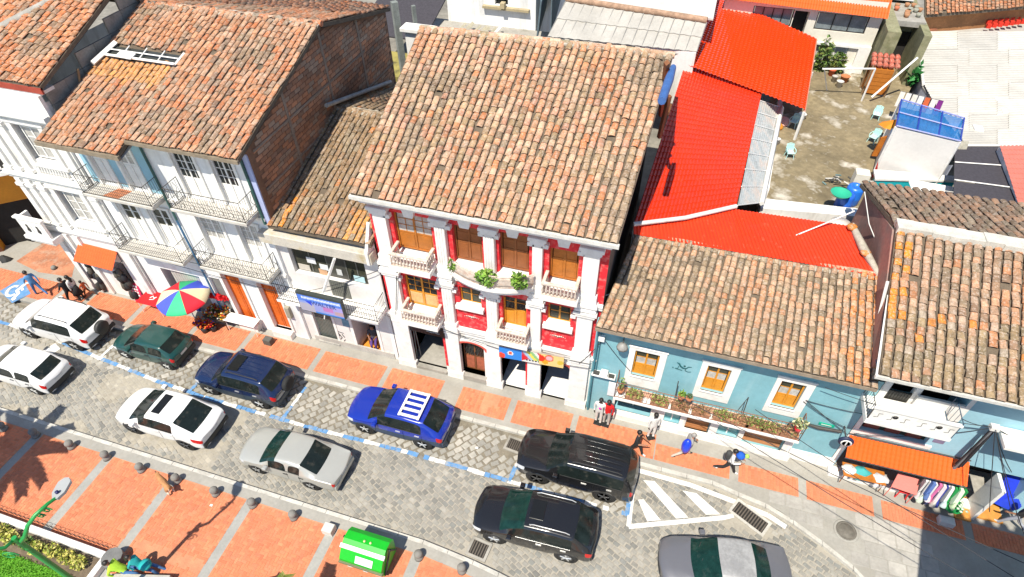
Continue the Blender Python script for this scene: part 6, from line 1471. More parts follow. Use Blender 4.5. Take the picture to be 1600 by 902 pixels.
    if spare:
        k = MB(); c = (L/2+.13,spare,belt-.12); k.lathe([(.20,-.09),(.31,-.10),(.34,-.06),(.34,.06),(.31,.10),(.20,.11)] if not cover else [(.34,-.09),(.35,.07),(.31,.1),(0,.11)], c, 20, axis='x')
        sp = k.build('spare_wheel', RUBBER if not cover else cover, t, local=True)
        if not cover: MB().lathe([(.20,.08),(.06,.06),(0,.07)], c, 14, axis='x').build('rim', ALLOY, sp, local=True)
    return t
def paint(n, c, rough=.3, metal=0, coat=.6): return mat(n, c, rough, .03, .7, 0, 10, metal=metal, coat=coat)
PW = paint('white car paint', (.76,.76,.75)); PG = paint('dark green car paint', (.008,.055,.048), .3); PN = paint('navy car paint', (.007,.018,.065), .22)
PB = paint('royal blue car paint', (.008,.028,.30), .25); PK = paint('black car paint', (.012,.012,.013), .2); PS = paint('silver beige car paint', (.46,.46,.42), .35, .35); PGY = paint('grey car paint', (.17,.17,.185), .35, .35)
DUSTY = mat('dusty black plastic', (.05,.05,.05), .7, .15, 4, 0)
car('suv', 'white off road wagon with a black covered spare wheel, parked at the far left', (-26.85,12.45,0), 4.5, 1.82, 1.72, .85, 3.62, PW, cowl=1.08, rf=1.92, rr=3.85, rb=4.3, hood=1.02, belt=1.04, spare=.12, cover=mat('black wheel cover',(.03,.03,.028),.6,.1), rails='black', wr=.36)
car('hatchback', 'small dark green hatchback parked behind the white off road wagon', (-21.75,12.62,0), 3.45, 1.56, 1.40, .62, 2.98, PG, 'hatch', cowl=.86, rf=1.60, rr=2.85, rb=3.28, hood=.86, belt=.88, wr=.28, pillar=True, rim=mat('steel wheel',(.5,.5,.47),.5,.1))
car('suv', 'dark navy off road wagon with a bare spare wheel on its tail', (-16.35,12.12,0), 4.15, 1.78, 1.74, .72, 3.3, PN, cowl=1.08, rf=1.74, rr=3.55, rb=3.98, hood=1.02, belt=1.06, spare=.1, rails='black', sunroof=(1.85,2.35,.42), wr=.36, ribs=5, clad=mat('navy lower trim',(.03,.045,.06),.5,.1))
car('suv', 'royal blue SUV with a white slatted roof rack', (-8.85,12.33,0), 4.25, 1.80, 1.66, .80, 3.42, PB, cowl=1.05, rf=1.86, rr=3.42, rb=4.05, hood=1.0, belt=1.02, rack=True, wr=.345, clad=mat('blue grey lower trim',(.03,.05,.09),.5,.1))
car('suv', 'big black SUV parked at the end of the bay next to the white hatched triangle', (-1.25,12.25,0), 4.5, 1.86, 1.82, .85, 3.5, PK, cowl=1.22, rf=1.98, rr=4.1, rb=4.4, hood=1.12, belt=1.12, rails='black', wr=.385, rim=DARKRIM, ribs=5)
car('crossover', 'shiny black crossover with a sunroof driving in the road lane', (-2.2,9.55,0), 4.35, 1.84, 1.66, .82, 3.48, PK, cowl=1.05, rf=1.92, rr=3.6, rb=4.12, hood=1.0, belt=1.02, rails='chrome', sunroof=(2.0,2.5,.36), wr=.355, rz=R(2), wind=CARGT)
car('crossover', 'white coupe shaped crossover with a black sunroof driving in the road lane', (-18.2,9.48,0), 4.35, 1.78, 1.56, .80, 3.46, PW, cowl=.92, rf=1.85, rr=3.1, rb=3.95, hood=.96, belt=1.0, sunroof=(2.02,2.40,.46), wr=.345, rim=DARKRIM)
car('sedan', 'silver beige saloon with a driver in orange at its window', (-12.15,9.35,0), 4.3, 1.68, 1.37, .82, 3.25, PS, 'sedan', cowl=1.12, rf=1.85, rr=2.85, rb=3.5, hood=.86, belt=.88, wr=.29, pillar=True, wind=CARGT, rim=mat('grey wheel trim',(.22,.22,.21),.5))
car('sedan', 'worn grey saloon with a bleached roof at the bottom edge of the photo', (4.5,9.93,0), 4.25, 1.70, 1.40, .82, 3.3, PGY, 'sedan', rz=R(11), cowl=1.05, rf=1.85, rr=2.9, rb=3.5, hood=.88, belt=.9, wr=.3, wind=CARGT, glass=CARGT, roofm=mat('bleached roof paint', (.31,.31,.31), .45, .3, 1.2, 0, mottle=(((.24,.24,.245),1.6,.8,.52),)))
car('hatchback', 'white hatchback with a blue edged rear window driving at the left edge', (-26.45,9.78,0), 4.0, 1.62, 1.40, .72, 3.2, PW, 'hatch', cowl=.95, rf=1.72, rr=3.38, rb=3.82, hood=.88, belt=.9, wr=.29, pillar=True, rim=mat('steel wheel'))
# ================================================================== people and the dog
def skin_figure(name, verts, edges, radii, tags, parent, mats, root=0, level=1):
    """grow one continuous body over a skeleton; every face takes the material of the nearest limb"""
    me = bpy.data.meshes.new(name); me.from_pydata(verts, edges, []); o = bpy.data.objects.new(name, me); COL.objects.link(o)
    md = o.modifiers.new('skin', 'SKIN'); md.use_smooth_shade = True
    for i, sv in enumerate(me.skin_vertices[0].data):
        r_ = radii[i]; sv.radius = (r_, r_) if not isinstance(r_, tuple) else r_; sv.use_root = (i == root)
    if level: s = o.modifiers.new('s', 'SUBSURF'); s.levels = s.render_levels = level
    ev = bpy.data.meshes.new_from_object(o.evaluated_get(bpy.context.evaluated_depsgraph_get())); bpy.data.objects.remove(o)
    ev.materials.clear(); [ev.materials.append(m_) for m_ in mats]
    V_ = [Vector(v) for v in verts]
    segs = [(V_[a], V_[b], tags[k], min(radii[a] if not isinstance(radii[a], tuple) else radii[a][0], radii[b] if not isinstance(radii[b], tuple) else radii[b][0])) for k, (a, b) in enumerate(edges)]
    for p in ev.polygons:
        c = p.center; best = None
        for a, b, tg, r_ in segs:
            ab = b-a; t = max(0, min(1, (c-a).dot(ab)/max(1e-9, ab.length_squared))); d = (c-a-ab*t).length - r_
            if best is None or d < best[0]: best = (d, tg)
        p.material_index = best[1]; p.use_smooth = True
    b = link(name, ev, parent); return b
SKIN = mat('brown skin', (.34,.16,.09), .6, .08, 5, 0); HAIR = mat('black hair', (.015,.012,.01), .5, .2, 10, 0)
def cloth(n, c): return mat(n+' cloth', c, .9, .14, 5, .15, 60)
def person(label, loc, rz, top, bottom, shoe=(.03,.03,.03), pose='stand', h=1.68, hair='short', group=None, sleeves=True, arms=None, skirt=None, lean=0, male=True, haircol=None):
    t = thing('person', label, 'person', loc, rz, group)
    s = h/1.70; W = .19 if male else .17
    vs, es, rad, tg = [], [], [], []
    SK, TP, BT, SH = 0, 1, 2, 3
    def v(p, r_): vs.append((p[0]*s, p[1]*s, p[2]*s)); rad.append(tuple(x*s for x in r_) if isinstance(r_, tuple) else r_*s); return len(vs)-1
    def e(a, b, k): es.append((a,b)); tg.append(k)
    seat = pose in ('sit','sitground','recline')
    zp = {'sit':.52,'sitground':.16,'recline':.55}.get(pose, .93); ln = lean + (.35 if pose == 'recline' else 0)
    P = lambda d, y=0: (math.sin(ln)*d, y, zp+math.cos(ln)*d)       # along the spine
    pel = v(P(0), (.125,.14)); wa = v(P(.22), (.105,.13)); ch = v(P(.40), (.12,.165)); nk = v(P(.555), .056); 
    hx = math.sin(ln)*.66+.02; hz = zp+math.cos(ln)*.66
    jaw = v((hx+.005,0,hz-.03), .068); hd = v((hx,0,hz+.05), .094); tp = v((hx-.005,0,hz+.125), .066)
    ns = v((hx+.10,0,hz+.02), .018)
    e(pel,wa,TP); e(wa,ch,TP); e(ch,nk,TP); e(nk,jaw,SK); e(jaw,hd,SK); e(hd,tp,SK); e(hd,ns,SK)
    for sd_ in (-1,1):
        sh = v(P(.47, sd_*W), .066)
        e(ch,sh,TP)
        a1, a2 = {'stand':(0,.12),'walk':(.45*sd_,.35),'hold':(.25,1.5),'sit':(.4,1.2),'sitground':(.4,1.2),'recline':(-.5,.9),'bend':(.9,.6)}[pose if not arms else arms]
        el = (vs[sh][0]/s+math.sin(a1)*.28, vs[sh][1]/s+sd_*.05, vs[sh][2]/s-math.cos(a1)*.28)
        wr_ = (el[0]+math.sin(a1+a2)*.25, el[1]-sd_*(.02 if a2 < 1 else .10), el[2]-math.cos(a1+a2)*.25)
        E1, W1 = v(el,.046), v(wr_,.034); e(sh,E1,TP); e(E1,W1,TP if sleeves else SK)
        d = (Vector(wr_)-Vector(el)).normalized(); side = Vector((0,1,0)); fwd = d.cross(side)
        pm = Vector(wr_)+d*.075; PM = v(pm, .036); e(W1,PM,SK)
        for f in range(4):
            b_ = pm+d*.035+fwd*(f-1.5)*.019; k1 = v(b_, .011); k2 = v(b_+d*(.035,.04,.037,.028)[f]-side*sd_*.008, .009); k3 = v(b_+d*(.06,.07,.065,.045)[f]-side*sd_*.028, .007)
            e(PM,k1,SK); e(k1,k2,SK); e(k2,k3,SK)
        th = v(Vector(wr_)+d*.05+fwd*.04, .012); th2 = v(Vector(wr_)+d*.09+fwd*.06-side*sd_*.015, .009); e(W1,th,SK); e(th,th2,SK)
        hip = v((0,sd_*.09,zp-.05), .095); e(pel,hip,BT)
        if pose in ('walk',): l1, l2 = .42*sd_, (-.12 if sd_ > 0 else -.62)
        elif pose == 'sit': l1, l2 = 1.45, -1.5
        elif pose == 'recline': l1, l2 = 1.25, -.75+.2*sd_
        elif pose == 'sitground': l1, l2 = 1.5, -.5
        elif pose == 'bend': l1, l2 = .25*sd_+.1, -.25
        else: l1, l2 = .04*sd_, -.05
        kn = (math.sin(l1)*.42, sd_*.10, zp-.05-math.cos(l1)*.42); an = (kn[0]+math.sin(l1+l2)*.40, sd_*.105, kn[2]-math.cos(l1+l2)*.40)
        K, A = v(kn,.066), v(an,.046); e(hip,K,BT); e(K,A,BT)
        fd = Vector((math.cos(l1*.3),0,-.25 if pose == 'recline' else 0)); he = Vector(an)+Vector((-.03,0,-.045)); toe = Vector(an)+fd*.16+Vector((0,0,-.05))
        HE, TO = v(he,.038), v(toe,.036); e(A,HE,SH); e(A,TO,SH)
    zmin = min(p[2]-(.036*s) for p in vs)
    if not seat: vs[:] = [(p[0],p[1],p[2]-zmin) for p in vs]; hz -= zmin/s; zp -= zmin/s
    body = skin_figure('body', vs, es, rad, tg, t, [SKIN, top, bottom, cloth('shoe%d'%int(sum(shoe)*1000), shoe)])
    hm = haircol or HAIR
    k = MB(); H = Vector((hx*s,0,hz*s)); n1, n2 = 10, 6; pts = []
    for i in range(n2+1):
        ph = i/n2*1.75
        for j in range(n1):
            a = 2*math.pi*j/n1; front = max(0, math.cos(a)); ph2 = ph*(1-.42*front)
            r_ = .112*s; pts.append(H+Vector((r_*math.sin(ph2)*math.cos(a)*1.05-.012*s, r_*.92*math.sin(ph2)*math.sin(a), .055*s+r_*1.08*math.cos(ph2))))
    k.add(pts, [(i*n1+j,i*n1+(j+1)%n1,(i+1)*n1+(j+1)%n1,(i+1)*n1+j) for i in range(n2) for j in range(n1)], None, 0, True)
    if hair == 'long': k.tube([H+Vector((-.07,0,.06))*s, H+Vector((-.12,0,-.08))*s, H+Vector((-.13,0,-.28))*s], [.07*s,.085*s,.05*s], 8)
    k.build('hair', hm, t, local=True)
    k = MB()
    for sd_ in (-1,1): k.lathe([(.012*s,0),(.008*s,.008*s),(0,.01*s)], H+Vector((.088,sd_*.033,.045))*s, 6, axis='x')
    k.build('eye', BLACK, t, local=True); k = MB(); k.box(H.x+.070*s,H.x+.084*s,-.025*s,.025*s,H.z-.028*s,H.z-.018*s); k.build('mouth', mat('lips',(.25,.08,.06),.6), t, local=True)
    k = MB(); [k.lathe([(.02*s,0),(.028*s,.012*s),(.0,.02*s)], H+Vector((0,sd_*.09,.03))*s, 6, axis='y') for sd_ in (-1,1)]; k.build('ear', SKIN, t, local=True)
    if skirt:
        k = MB(); z0 = zp*s; k.lathe([(.14*s,z0+.1*s),(.19*s,z0-.15*s),(.25*s,z0-.5*s),(.23*s,z0-.5*s)], (0,0,0), 14); k.build('skirt', skirt, t, local=True)
    return t
BLK, WHT, DEN, NAVY = cloth('black',(.02,.02,.022)), cloth('white',(.72,.71,.68)), cloth('denim blue',(.06,.16,.36)), cloth('navy',(.02,.03,.09))
ZW = .14
def gp(u, v_, z=ZW): p = at(u,v_,z=z); return (p.x,p.y,z)
person('person in a pale blue jacket and jeans walking left past the wheelchair bay', gp(66,461), R(168), cloth('sky blue jacket',(.10,.28,.55)), DEN, (.05,.07,.12), 'walk')
p1 = person('person dressed all in black with white shoes walking beside a woman in white', gp(119,472), R(185), BLK, BLK, (.7,.7,.68), 'walk', sleeves=False)
person('woman in a white top and long black skirt with a dark neck strap', gp(129,468), R(190), WHT, BLK, (.04,.03,.03), 'stand', 1.62, 'long', skirt=BLK, male=False)
person('small child in an orange top behind the woman in the black skirt', gp(141,463), R(190), cloth('orange',(.58,.12,.04)), cloth('brown',(.12,.05,.03)), (.05,.04,.04), 'walk', 1.1)
MAN = mat('black dummy skin', (.012,.012,.012), .4, 0, bump=0)
def dummy(label, loc, rz, top, bottom, hat=None):
    global SKIN
    keep = SKIN; SKIN = MAN
    t = person(label, loc, rz, top, bottom, (.02,.02,.02), 'stand', 1.66, 'short', sleeves=True); SKIN = keep
    t.name = 'display_dummy'; t['category'] = 'dummy'; t['group'] = 'dressed dummies outside the blue house shop'
    MB().bbox(-.12,.16,-.17,.17,-.01,.03,.01).build('base', BLACK, t, local=True)
    return t
d1 = dummy('black display dummy in white sportswear with a magenta badge', gp(934,660), R(-95), WHT, WHT)
MB().lathe([(.06,0),(.05,.02),(0,.03)], (.13,.02,1.22), 8, axis='x').build('badge', cloth('magenta',(.70,.01,.45)), d1, local=True)
d2 = dummy('black display dummy in a red top and grey trousers', gp(946,663), R(-95), cloth('bright red',(.66,.01,.01)), cloth('pale grey',(.50,.49,.46)))
d3 = dummy('black display dummy in white clothes standing alone before the teal shop glass', gp(1016,683), R(-60), WHT, WHT)
person('person in black shorts and white shoes walking right looking at a phone', gp(991,709), R(-15), BLK, BLK, (.72,.72,.7), 'walk', arms='hold', sleeves=False)
p5 = person('person bent under a bulging bright blue sack on the pavement', gp(1066,713), R(20), cloth('grey',(.30,.29,.28)), cloth('pale tan',(.5,.42,.35)), (.05,.05,.05), 'walk', haircol=mat('grey hair',(.3,.28,.26),.7), lean=.25)
tag(MB().lathe([(.03,-.42),(.12,-.34),(.18,-.1),(.19,.15),(.13,.36),(.04,.46)], Vector(p5.location)+Vector((-.02,-.18,1.05)), 12, (.01,.05,.62)).build('blue_sack', VCG, org=p5.location), 'bright blue sack carried by the grey haired walker', 'sack')
p6 = person('person in a white shirt and black trousers carrying a blue and green bundle', gp(1134,738), R(-10), WHT, BLK, (.72,.72,.7), 'walk', arms='hold')
q0 = Vector(p6.location)
tag(MB().lathe([(.05,-.13),(.16,-.05),(.17,.06),(.06,.14)], q0+Vector((.20,-.08,1.52)), 10, (.01,.10,.55)).lathe([(.03,-.1),(.1,0),(.03,.1)], q0+Vector((.42,-.06,1.56)), 8, (.40,.70,.12)).build('bundle', VC, org=q0), 'blue and lime bundle held up by the walker in white', 'bundle')
tag(MB().lathe([(.05,-.25),(.11,-.15),(.12,.15),(.07,.25)], q0+Vector((-.18,.02,1.22)), 10, (.05,.05,.05)).build('backpack', VC, org=q0), 'dark backpack on the walker in white', 'bag')
person('person sitting in the doorway of the small white house with a purple garment', (-11.9,15.95,.14), R(-70), cloth('dark grey',(.07,.07,.08)), cloth('purple',(.10,.05,.22)), (.6,.55,.5), 'sit', arms='hold', sleeves=False)
tag(MB().bbox(-12.15,-11.65,15.8,16.3,.14,.56).build('stool', WOODB, org=(-11.9,16,.14)), 'low brown stool in the doorway of the small white house', 'stool')
person('flower seller in a dark red top standing behind the rainbow umbrella', (-21.6,15.6,.14), R(-80), cloth('dark red',(.30,.01,.015)), BLK, (.03,.03,.03), 'stand', 1.66, 'long', male=False)
c1 = gp(1478,783)
person('shopper in a white top and jeans bending over the clothes stall', (11.75,14.75,.33), R(40), WHT, NAVY, (.6,.6,.6), 'bend', lean=.7)
person('person in black with bare legs walking in the building shadow', gp(1572,822), R(150), BLK, cloth('pale trousers',(.35,.37,.42)), (.6,.6,.58), 'walk', sleeves=False, male=False, hair='long')
# seated pair on the plaza bench
bench = thing('stone_bench', 'round ended grey stone bench at the corner of the garden', 'bench', (-15.6,3.7,.15))
m = MB(); m.slab([(-16.3+.36*math.cos(a), 3.95+.36*math.sin(a), .58) for a in [R(40+k*20) for k in range(17)]], .43); m.build('end_block', mat('dark grey concrete', (.17,.17,.165), .9, .2, 3), bench)
m = MB(); m.prism([(-16.1,3.45,.15),(-13.9,4.05,.15),(-13.8,3.65,.15),(-16.0,3.05,.15)], (0,0,.4)); m.build('seat', mat('bench stone', (.42,.39,.34), .9, .2, 2, .3), bench)
pv = person('person in a lime safety vest and jeans lounging on the stone bench', (-15.55,3.75,.05), R(18), cloth('lime vest',(.45,.75,.05)), DEN, (.72,.70,.68), 'recline', arms='recline', lean=-1.0, sleeves=True)
MB().bbox(-.40,-.18,-.16,.16,.72,.80,.03).build('vest_panel', cloth('charcoal',(.04,.05,.05)), pv, local=True)
person('person with dark hair in a teal top leaning close behind the lime vest', (-15.05,4.05,.1), R(10), cloth('teal',(.02,.36,.36)), DEN, (.5,.4,.35), 'recline', lean=-.85, h=1.55, hair='long', male=False)
tag(MB().lathe([(.05,-.12),(.2,-.06),(.22,.05),(.1,.14)], (-14.85,4.05,.75), 10, (.01,.36,.36)).build('bag', VC, org=(-14.85,4.05,.6)), 'teal bag resting on the lap of the couple on the bench', 'bag')
# dog
dg = thing('dog', 'tan and white dog standing by a ball bollard on the plaza', 'dog', (-16.4,6.85,.155), R(155))
FUR = mat('tan fur', (.46,.22,.09), .9, .25, 6, .3, 60); FURW = mat('cream fur', (.66,.55,.42), .9, .15, 6, .3, 60)
vs = [(-.30,0,.46),(-.08,0,.47),(.18,0,.46),(.34,0,.52),(.46,0,.60),(.60,0,.56)]; rad = [.10,.105,.135,.085,.085,.042]; es = [(0,1),(1,2),(2,3),(3,4),(4,5)]; tg = [0,0,0,0,0]
def dv(p, r_): vs.append(p); rad.append(r_); return len(vs)-1
for s in (-1,1):
    a = dv((.20,s*.09,.32),.06); b = dv((.22,s*.09,.17),.035); c = dv((.20,s*.09,.04),.03); d = dv((.26,s*.09,.025),.03); es += [(2,a),(a,b),(b,c),(c,d)]; tg += [0,1,1,1]
    a = dv((-.28,s*.09,.34),.08); b = dv((-.20,s*.1,.24),.05); c = dv((-.33,s*.1,.15),.03); d = dv((-.30,s*.1,.03),.028); f = dv((-.24,s*.1,.022),.028); es += [(0,a),(a,b),(b,c),(c,d),(d,f)]; tg += [0,0,1,1,1]
    a = dv((.43,s*.06,.68),.03); b = dv((.45,s*.09,.66),.02); es += [(4,a),(a,b)]; tg += [0,0]
a = dv((-.42,0,.50),.035); b = dv((-.55,0,.60),.028); c = dv((-.58,0,.70),.016); es += [(0,a),(a,b),(b,c)]; tg += [0,0,1]
skin_figure('body', vs, es, rad, tg, dg, [FUR, FURW], 1)
MB().lathe([(.025,0),(.02,.02),(0,.028)], (.635,0,.57), 6, axis='x').build('nose', BLACK, dg, local=True)
# ================================================================== street things
# ---- ball bollards
BST = mat('grey bollard stone', (.22,.21,.19), .9, .2, 5, .3)
bl_labels = ['at the left edge, under the tree shadow','beside the white hatchback shadow','nearest the garden lamp head','between the garden lamp head and the white crossover','opposite the tail of the white crossover','next to the tan dog','right of the tan dog','at the tip of the long lamp shadow','opposite the front wheel of the silver saloon','just right of the green waste container','nearest the drain grate by the black crossover']
bx = [(7,671),(57,681),(113,699),(168,716),(222,735),(278,752),(338,772),(396,790),(460,809),(655,871),(722,892)]
proto = None
for (u, v_), lb in zip(bx, bl_labels):
    p = at(u,v_,z=.155)
    if proto is None:
        proto = thing('bollard', 'x', 'bollard', p, group='stone ball bollards along the plaza kerb')
        MB().lathe([(.17,0),(.16,.1),(.12,.15),(.11,.18)], (0,0,0), 14).build('base', BST, proto, local=True)
        MB().lathe([(.02,.15)]+[(.16*math.sin(R(a)), .31-.16*math.cos(R(a))) for a in range(20,180,20)]+[(0,.47)], (0,0,0), 16).build('ball', BST, proto, local=True)
        t = proto
    else:
        t = proto.copy(); COL.objects.link(t)
        for ch in list(proto.children): c = ch.copy(); COL.objects.link(c); c.parent = t
        t.location = p
    t['label'] = 'grey ball bollard on the plaza kerb, '+lb
p = at(514,833,z=.155)
tag(MB().bbox(p.x-.2,p.x+.2,p.y-.1,p.y+.25,.15,.5,.02).build('concrete_block', mat('pale concrete',(.56,.54,.49),.9,.12), org=p), 'pale square concrete block on the plaza left of the green container', 'block')
# ---- green waste container
t = thing('waste_container', 'bright green waste container with a white stripe and notice on the plaza', 'container', (-7.55,6.7,.155))
GB = mat('green container plastic', (.01,.42,.02), .35, .08, 2, 0)
m = MB(); pr = [(-.48,.25),(.46,.25),(.52,1.0),(.50,1.12),(.30,1.30),(.0,1.34),(-.28,1.18),(-.55,.85),(-.56,.72)]
m.prism([(-.80,y_,z_) for y_, z_ in pr], (1.6,0,0)); m.build('body', GB, t, local=True)
m = MB(); m.prism([(-.84,-.17,1.29),(-.84,-.30,1.22),(-.84,-.29,1.16),(-.84,-.16,1.23)], (1.68,0,0)); m.build('lid_stripe', TRIM, t, local=True)
m = MB(); m.prism([(-.2,-.375,1.085),(.45,-.375,1.085),(.45,-.545,.885),(-.2,-.545,.885)], (0,-.012,.012)); nt_ = m.build('notice', mat('white notice',(.72,.74,.76),.7,.05), t, local=True)
m = MB(); [m.prism([(-.15,-.40-.03*k,1.075-.036*k),(.40,-.40-.03*k,1.075-.036*k),(.40,-.408-.03*k,1.067-.036*k),(-.15,-.408-.03*k,1.067-.036*k)], (0,-.004,.004)) for k in range(5)]; m.build('notice_lines', mat('grey print',(.35,.4,.42),.7), nt_, local=True)
m = MB(); m.bbox(-.84,.84,-.62,-.50,.62,.72,.02); m.build('rim', mat('olive rim', (.16,.17,.09), .7, .2), t, local=True)
m = MB(); m.prism([(-.6,-.53,.30),(-.25,-.53,.60),(-.1,-.53,.60),(-.45,-.53,.30)], (0,-.02,0)); m.prism([(0,-.53,.30),(.3,-.53,.60),(.45,-.53,.60),(.15,-.53,.30)], (0,-.02,0)); m.box(.5,.72,-.55,-.53,.35,.5); m.build('white_stripe', TRIM, t, local=True)
for s in (-1,1):
    m = MB(); m.bar((s*.83,-.45,.35),(s*.86,.1,1.15), .035); m.bar((s*.86,.1,1.15),(s*.84,.45,.4), .03); m.lathe([(.05,-.03),(.05,.03)], (s*.87,.1,1.15), 8, axis='x'); m.build('lift_arm', BLACK, t, local=True)
m = MB()
for x in (-.65,.65):
    for yy in (-.38,.38): m.lathe([(.1,-.04),(.1,.04)], (x,yy,.1), 10, axis='y'); m.bar((x,yy,.1),(x,yy,.28), .03)
m.build('caster', BLACK, t, local=True)
m = MB(); [m.lathe([(.05,0),(.04,.03),(0,.035)], (x,.08,1.335), 8) for x in (-.05,.18)]; m.build('cap', mat('pale cap',(.6,.6,.3),.6), t, local=True)
# ---- garden lamp
LX, LY = -15.0, 2.4
t = thing('street_lamp', 'green garden lamp post with curling brackets and a pale flat lamp head', 'street lamp', (LX,LY,.15))
top = at(18,838,z=6.3); LX, LY = top.x, top.y; t.location = (LX,LY,.15)
m = MB(); m.tube([(LX,LY,.15),(LX,LY,.9),(LX,LY,1.0),(LX,LY,6.2)], [.15,.13,.085,.07], 10); m.build('post', GREENP, t)
hd = at(100,757,z=6.55); hb = at(88,778,z=6.6)
arm = [Vector((LX,LY,5.9)), at(39,838,z=6.25), at(43,822,z=6.5), at(55,805,z=6.7), at(75,787,z=6.72), hb]
m = MB(); m.tube(arm, [.06,.06,.055,.055,.05,.045], 8); 
def spiral(c, r0, n=14, tw=1.6): return [c + (Vector((1,.35,0))*math.cos(k*2*math.pi*tw/n) + Vector((0,0,1))*math.sin(k*2*math.pi*tw/n))*(r0*(1-k/n*.8)) for k in range(n+1)]
m.tube(spiral(at(72,797,z=6.55), .16), .018, 5); m.tube(spiral(at(64,806,z=6.45), .13), .018, 5); m.build('arm', GREENP, t)
m = MB(); a2 = [Vector((LX,LY,5.9)), at(20,845,z=6.1), at(8,856,z=6.3), at(-30,862,z=6.5)]; m.tube(a2, .05, 8); m.tube(spiral(at(16,868,z=5.9), .22), .018, 5); m.build('arm', GREENP, t)
ax = (hd-hb).normalized(); sx = Vector((ax.y,-ax.x,0)).normalized()
m = MB(); c0_ = hb-ax*.05
pts = [c0_-sx*.07, c0_+sx*.07, c0_+ax*.2+sx*.17, c0_+ax*.55+sx*.17, c0_+ax*.68+sx*.06, c0_+ax*.68-sx*.06, c0_+ax*.55-sx*.17, c0_+ax*.2-sx*.17]
m.slab([q_+Vector((0,0,.05)) for q_ in pts], .1); hdob = m.build('lamp_head', mat('pale lamp housing',(.40,.41,.40),.5,.05,2,0), t)
p = c0_+ax*.18; m = MB(); m.lathe([(.05,0),(.05,.07),(0,.08)], p+Vector((0,0,.05)), 8); m.build('sensor', mat('navy sensor',(.02,.02,.10),.4), hdob)
# ---- garden: white kerb, hedge of yellow plants, lawn, wire edging
gd = structure('garden_bed', MB().poly([(-34,-6,.2),(-16.9,-6,.2),(-16.75,3.85,.2),(-34,3.85,.2)]), mat('garden soil', (.16,.12,.08), .95, .4, 3, .5))
m = MB(); m.bbox(-34,-16.55,3.88,4.10,.1,.42,.02); m.bbox(-16.78,-16.55,-6,3.86,.1,.42,.02); m.build('garden_kerb', TRIM, gd)
lawn = MB(); lawn.quad((-34,-6,.215),(-17.1,-6,.215),(-17.1,3.05,.215),(-34,3.05,.215)); lawn.build('lawn_base', mat('lawn base', (.10,.30,.015), .9, .25, 1.2, .3), gd)
g_ = MB()
for _ in range(15000):
    x, yy = U(-24.5,-17.1), U(.6,3.1)
    if shows((x,yy,.2)) == 0: continue
    a = U(0,6.28); hh = U(.04,.09); c = random.choice([(.14,.42,.02),(.20,.50,.03),(.10,.30,.02),(.26,.50,.05)])
    g_.add([(x-.02*math.cos(a),yy-.02*math.sin(a),.21),(x+.02*math.cos(a),yy+.02*math.sin(a),.21),(x+U(-.03,.03),yy+U(-.03,.03),.21+hh)], [(0,1,2)], c)
g_.build('grass', LEAF, kind='stuff')
for k in range(11):
    x = -23.6+k*.62+U(-.1,.1); yy = 3.5+U(-.10,.10); yel = k not in (6,)
    plant(['yellow leaved bush at the left end of the garden edge','pale yellow bush second along the garden edge','wide yellow bush below the lamp arm','yellow green bush left of the lamp post foot','yellow bush touching the lamp post','mid yellow bush in the garden edge','small dark bush in the garden edge','yellow bush above the dark bush','bright golden bush in the middle right of the garden edge','golden bush near the kerb corner','last golden bush by the white kerb corner'][k],
        (x,yy,.2), (.33,.26,.26), 190, .075, [(.52,.46,.10),(.62,.55,.16),(.40,.42,.06),(.22,.28,.03)] if yel else [(.05,.12,.02),(.1,.2,.03)], name='garden_bush', group='bushes along the garden edge', cat='bush')
t = thing('wire_edging', 'low looped wire edging along the outside of the white garden kerb', 'edging', (-20,4.25,.15))
for k in range(34):
    x = -23.9+k*.215
    MB().tube([(x-.14,4.26,.15),(x-.14,4.26,.34),(x-.07,4.26,.42),(x+.07,4.26,.42),(x+.14,4.26,.34),(x+.14,4.26,.15)], .008, 4, cap=False).build('wire_loop', IRON, t)
# dark band and concrete strip along the wire
# ---- palms: one left of the frame throwing its shadow in, one whose frond tip shows at the bottom
def palm(label, c, hgt, nf, ln, seed):
    rs = random.Random(seed); t = thing('palm_tree', label, 'palm tree', (c[0],c[1],.15))
    MB().tube([(0,0,0),(.05,.03,hgt*.5),(.0,.0,hgt)], [.2,.15,.13], 9).build('trunk', mat('palm bark',(.2,.14,.09),.95,.3,6,.5), t, local=True)
    m = MB()
    for k in range(nf):
        a = 2*math.pi*k/nf+rs.uniform(-.1,.1); el = rs.uniform(.2,1.1); pts = []
        for i in range(9):
            f = i/8; r_ = ln*f; pts.append(Vector((math.cos(a)*r_*math.cos(el*(1-f*.6)), math.sin(a)*r_*math.cos(el*(1-f*.6)), hgt+ln*math.sin(el)*f*.8-ln*.55*f*f)))
        m.tube(pts, .015, 4, (.3,.3,.08))
        for i in range(1,9):
            for j in range(5):
                p = pts[i-1].lerp(pts[i], j/5); d = (pts[i]-pts[i-1]).normalized(); sd2 = Vector((-math.sin(a),math.cos(a),0))
                for s in (-1,1):
                    tip = p+sd2*s*.50*(1-.6*i/9)+d*.28+Vector((0,0,-.10)); cc = rs.choice([(.28,.32,.06),(.2,.28,.04),(.4,.4,.1)])
                    m.add([p, p+d*.14, tip+d*.05, tip], [(0,1,2,3)], cc)
    m.build('crown', LEAF, t, local=True); return t
ft = at(431,884,z=3.2)
palm('young palm in the plaza whose frond tip shows at the bottom edge', (ft.x+.35,ft.y-2.6), 3.0, 11, 2.6, 3)
palm('tall palm left of the photo throwing its fronds shadow over the plaza bricks', (-24.6,2.3), 7.0, 13, 2.5, 4)
for c, hh, lb in (((-13.9,1.9),6.4,'green lamp post below the photo whose long shadow crosses the plaza'),):
    pass
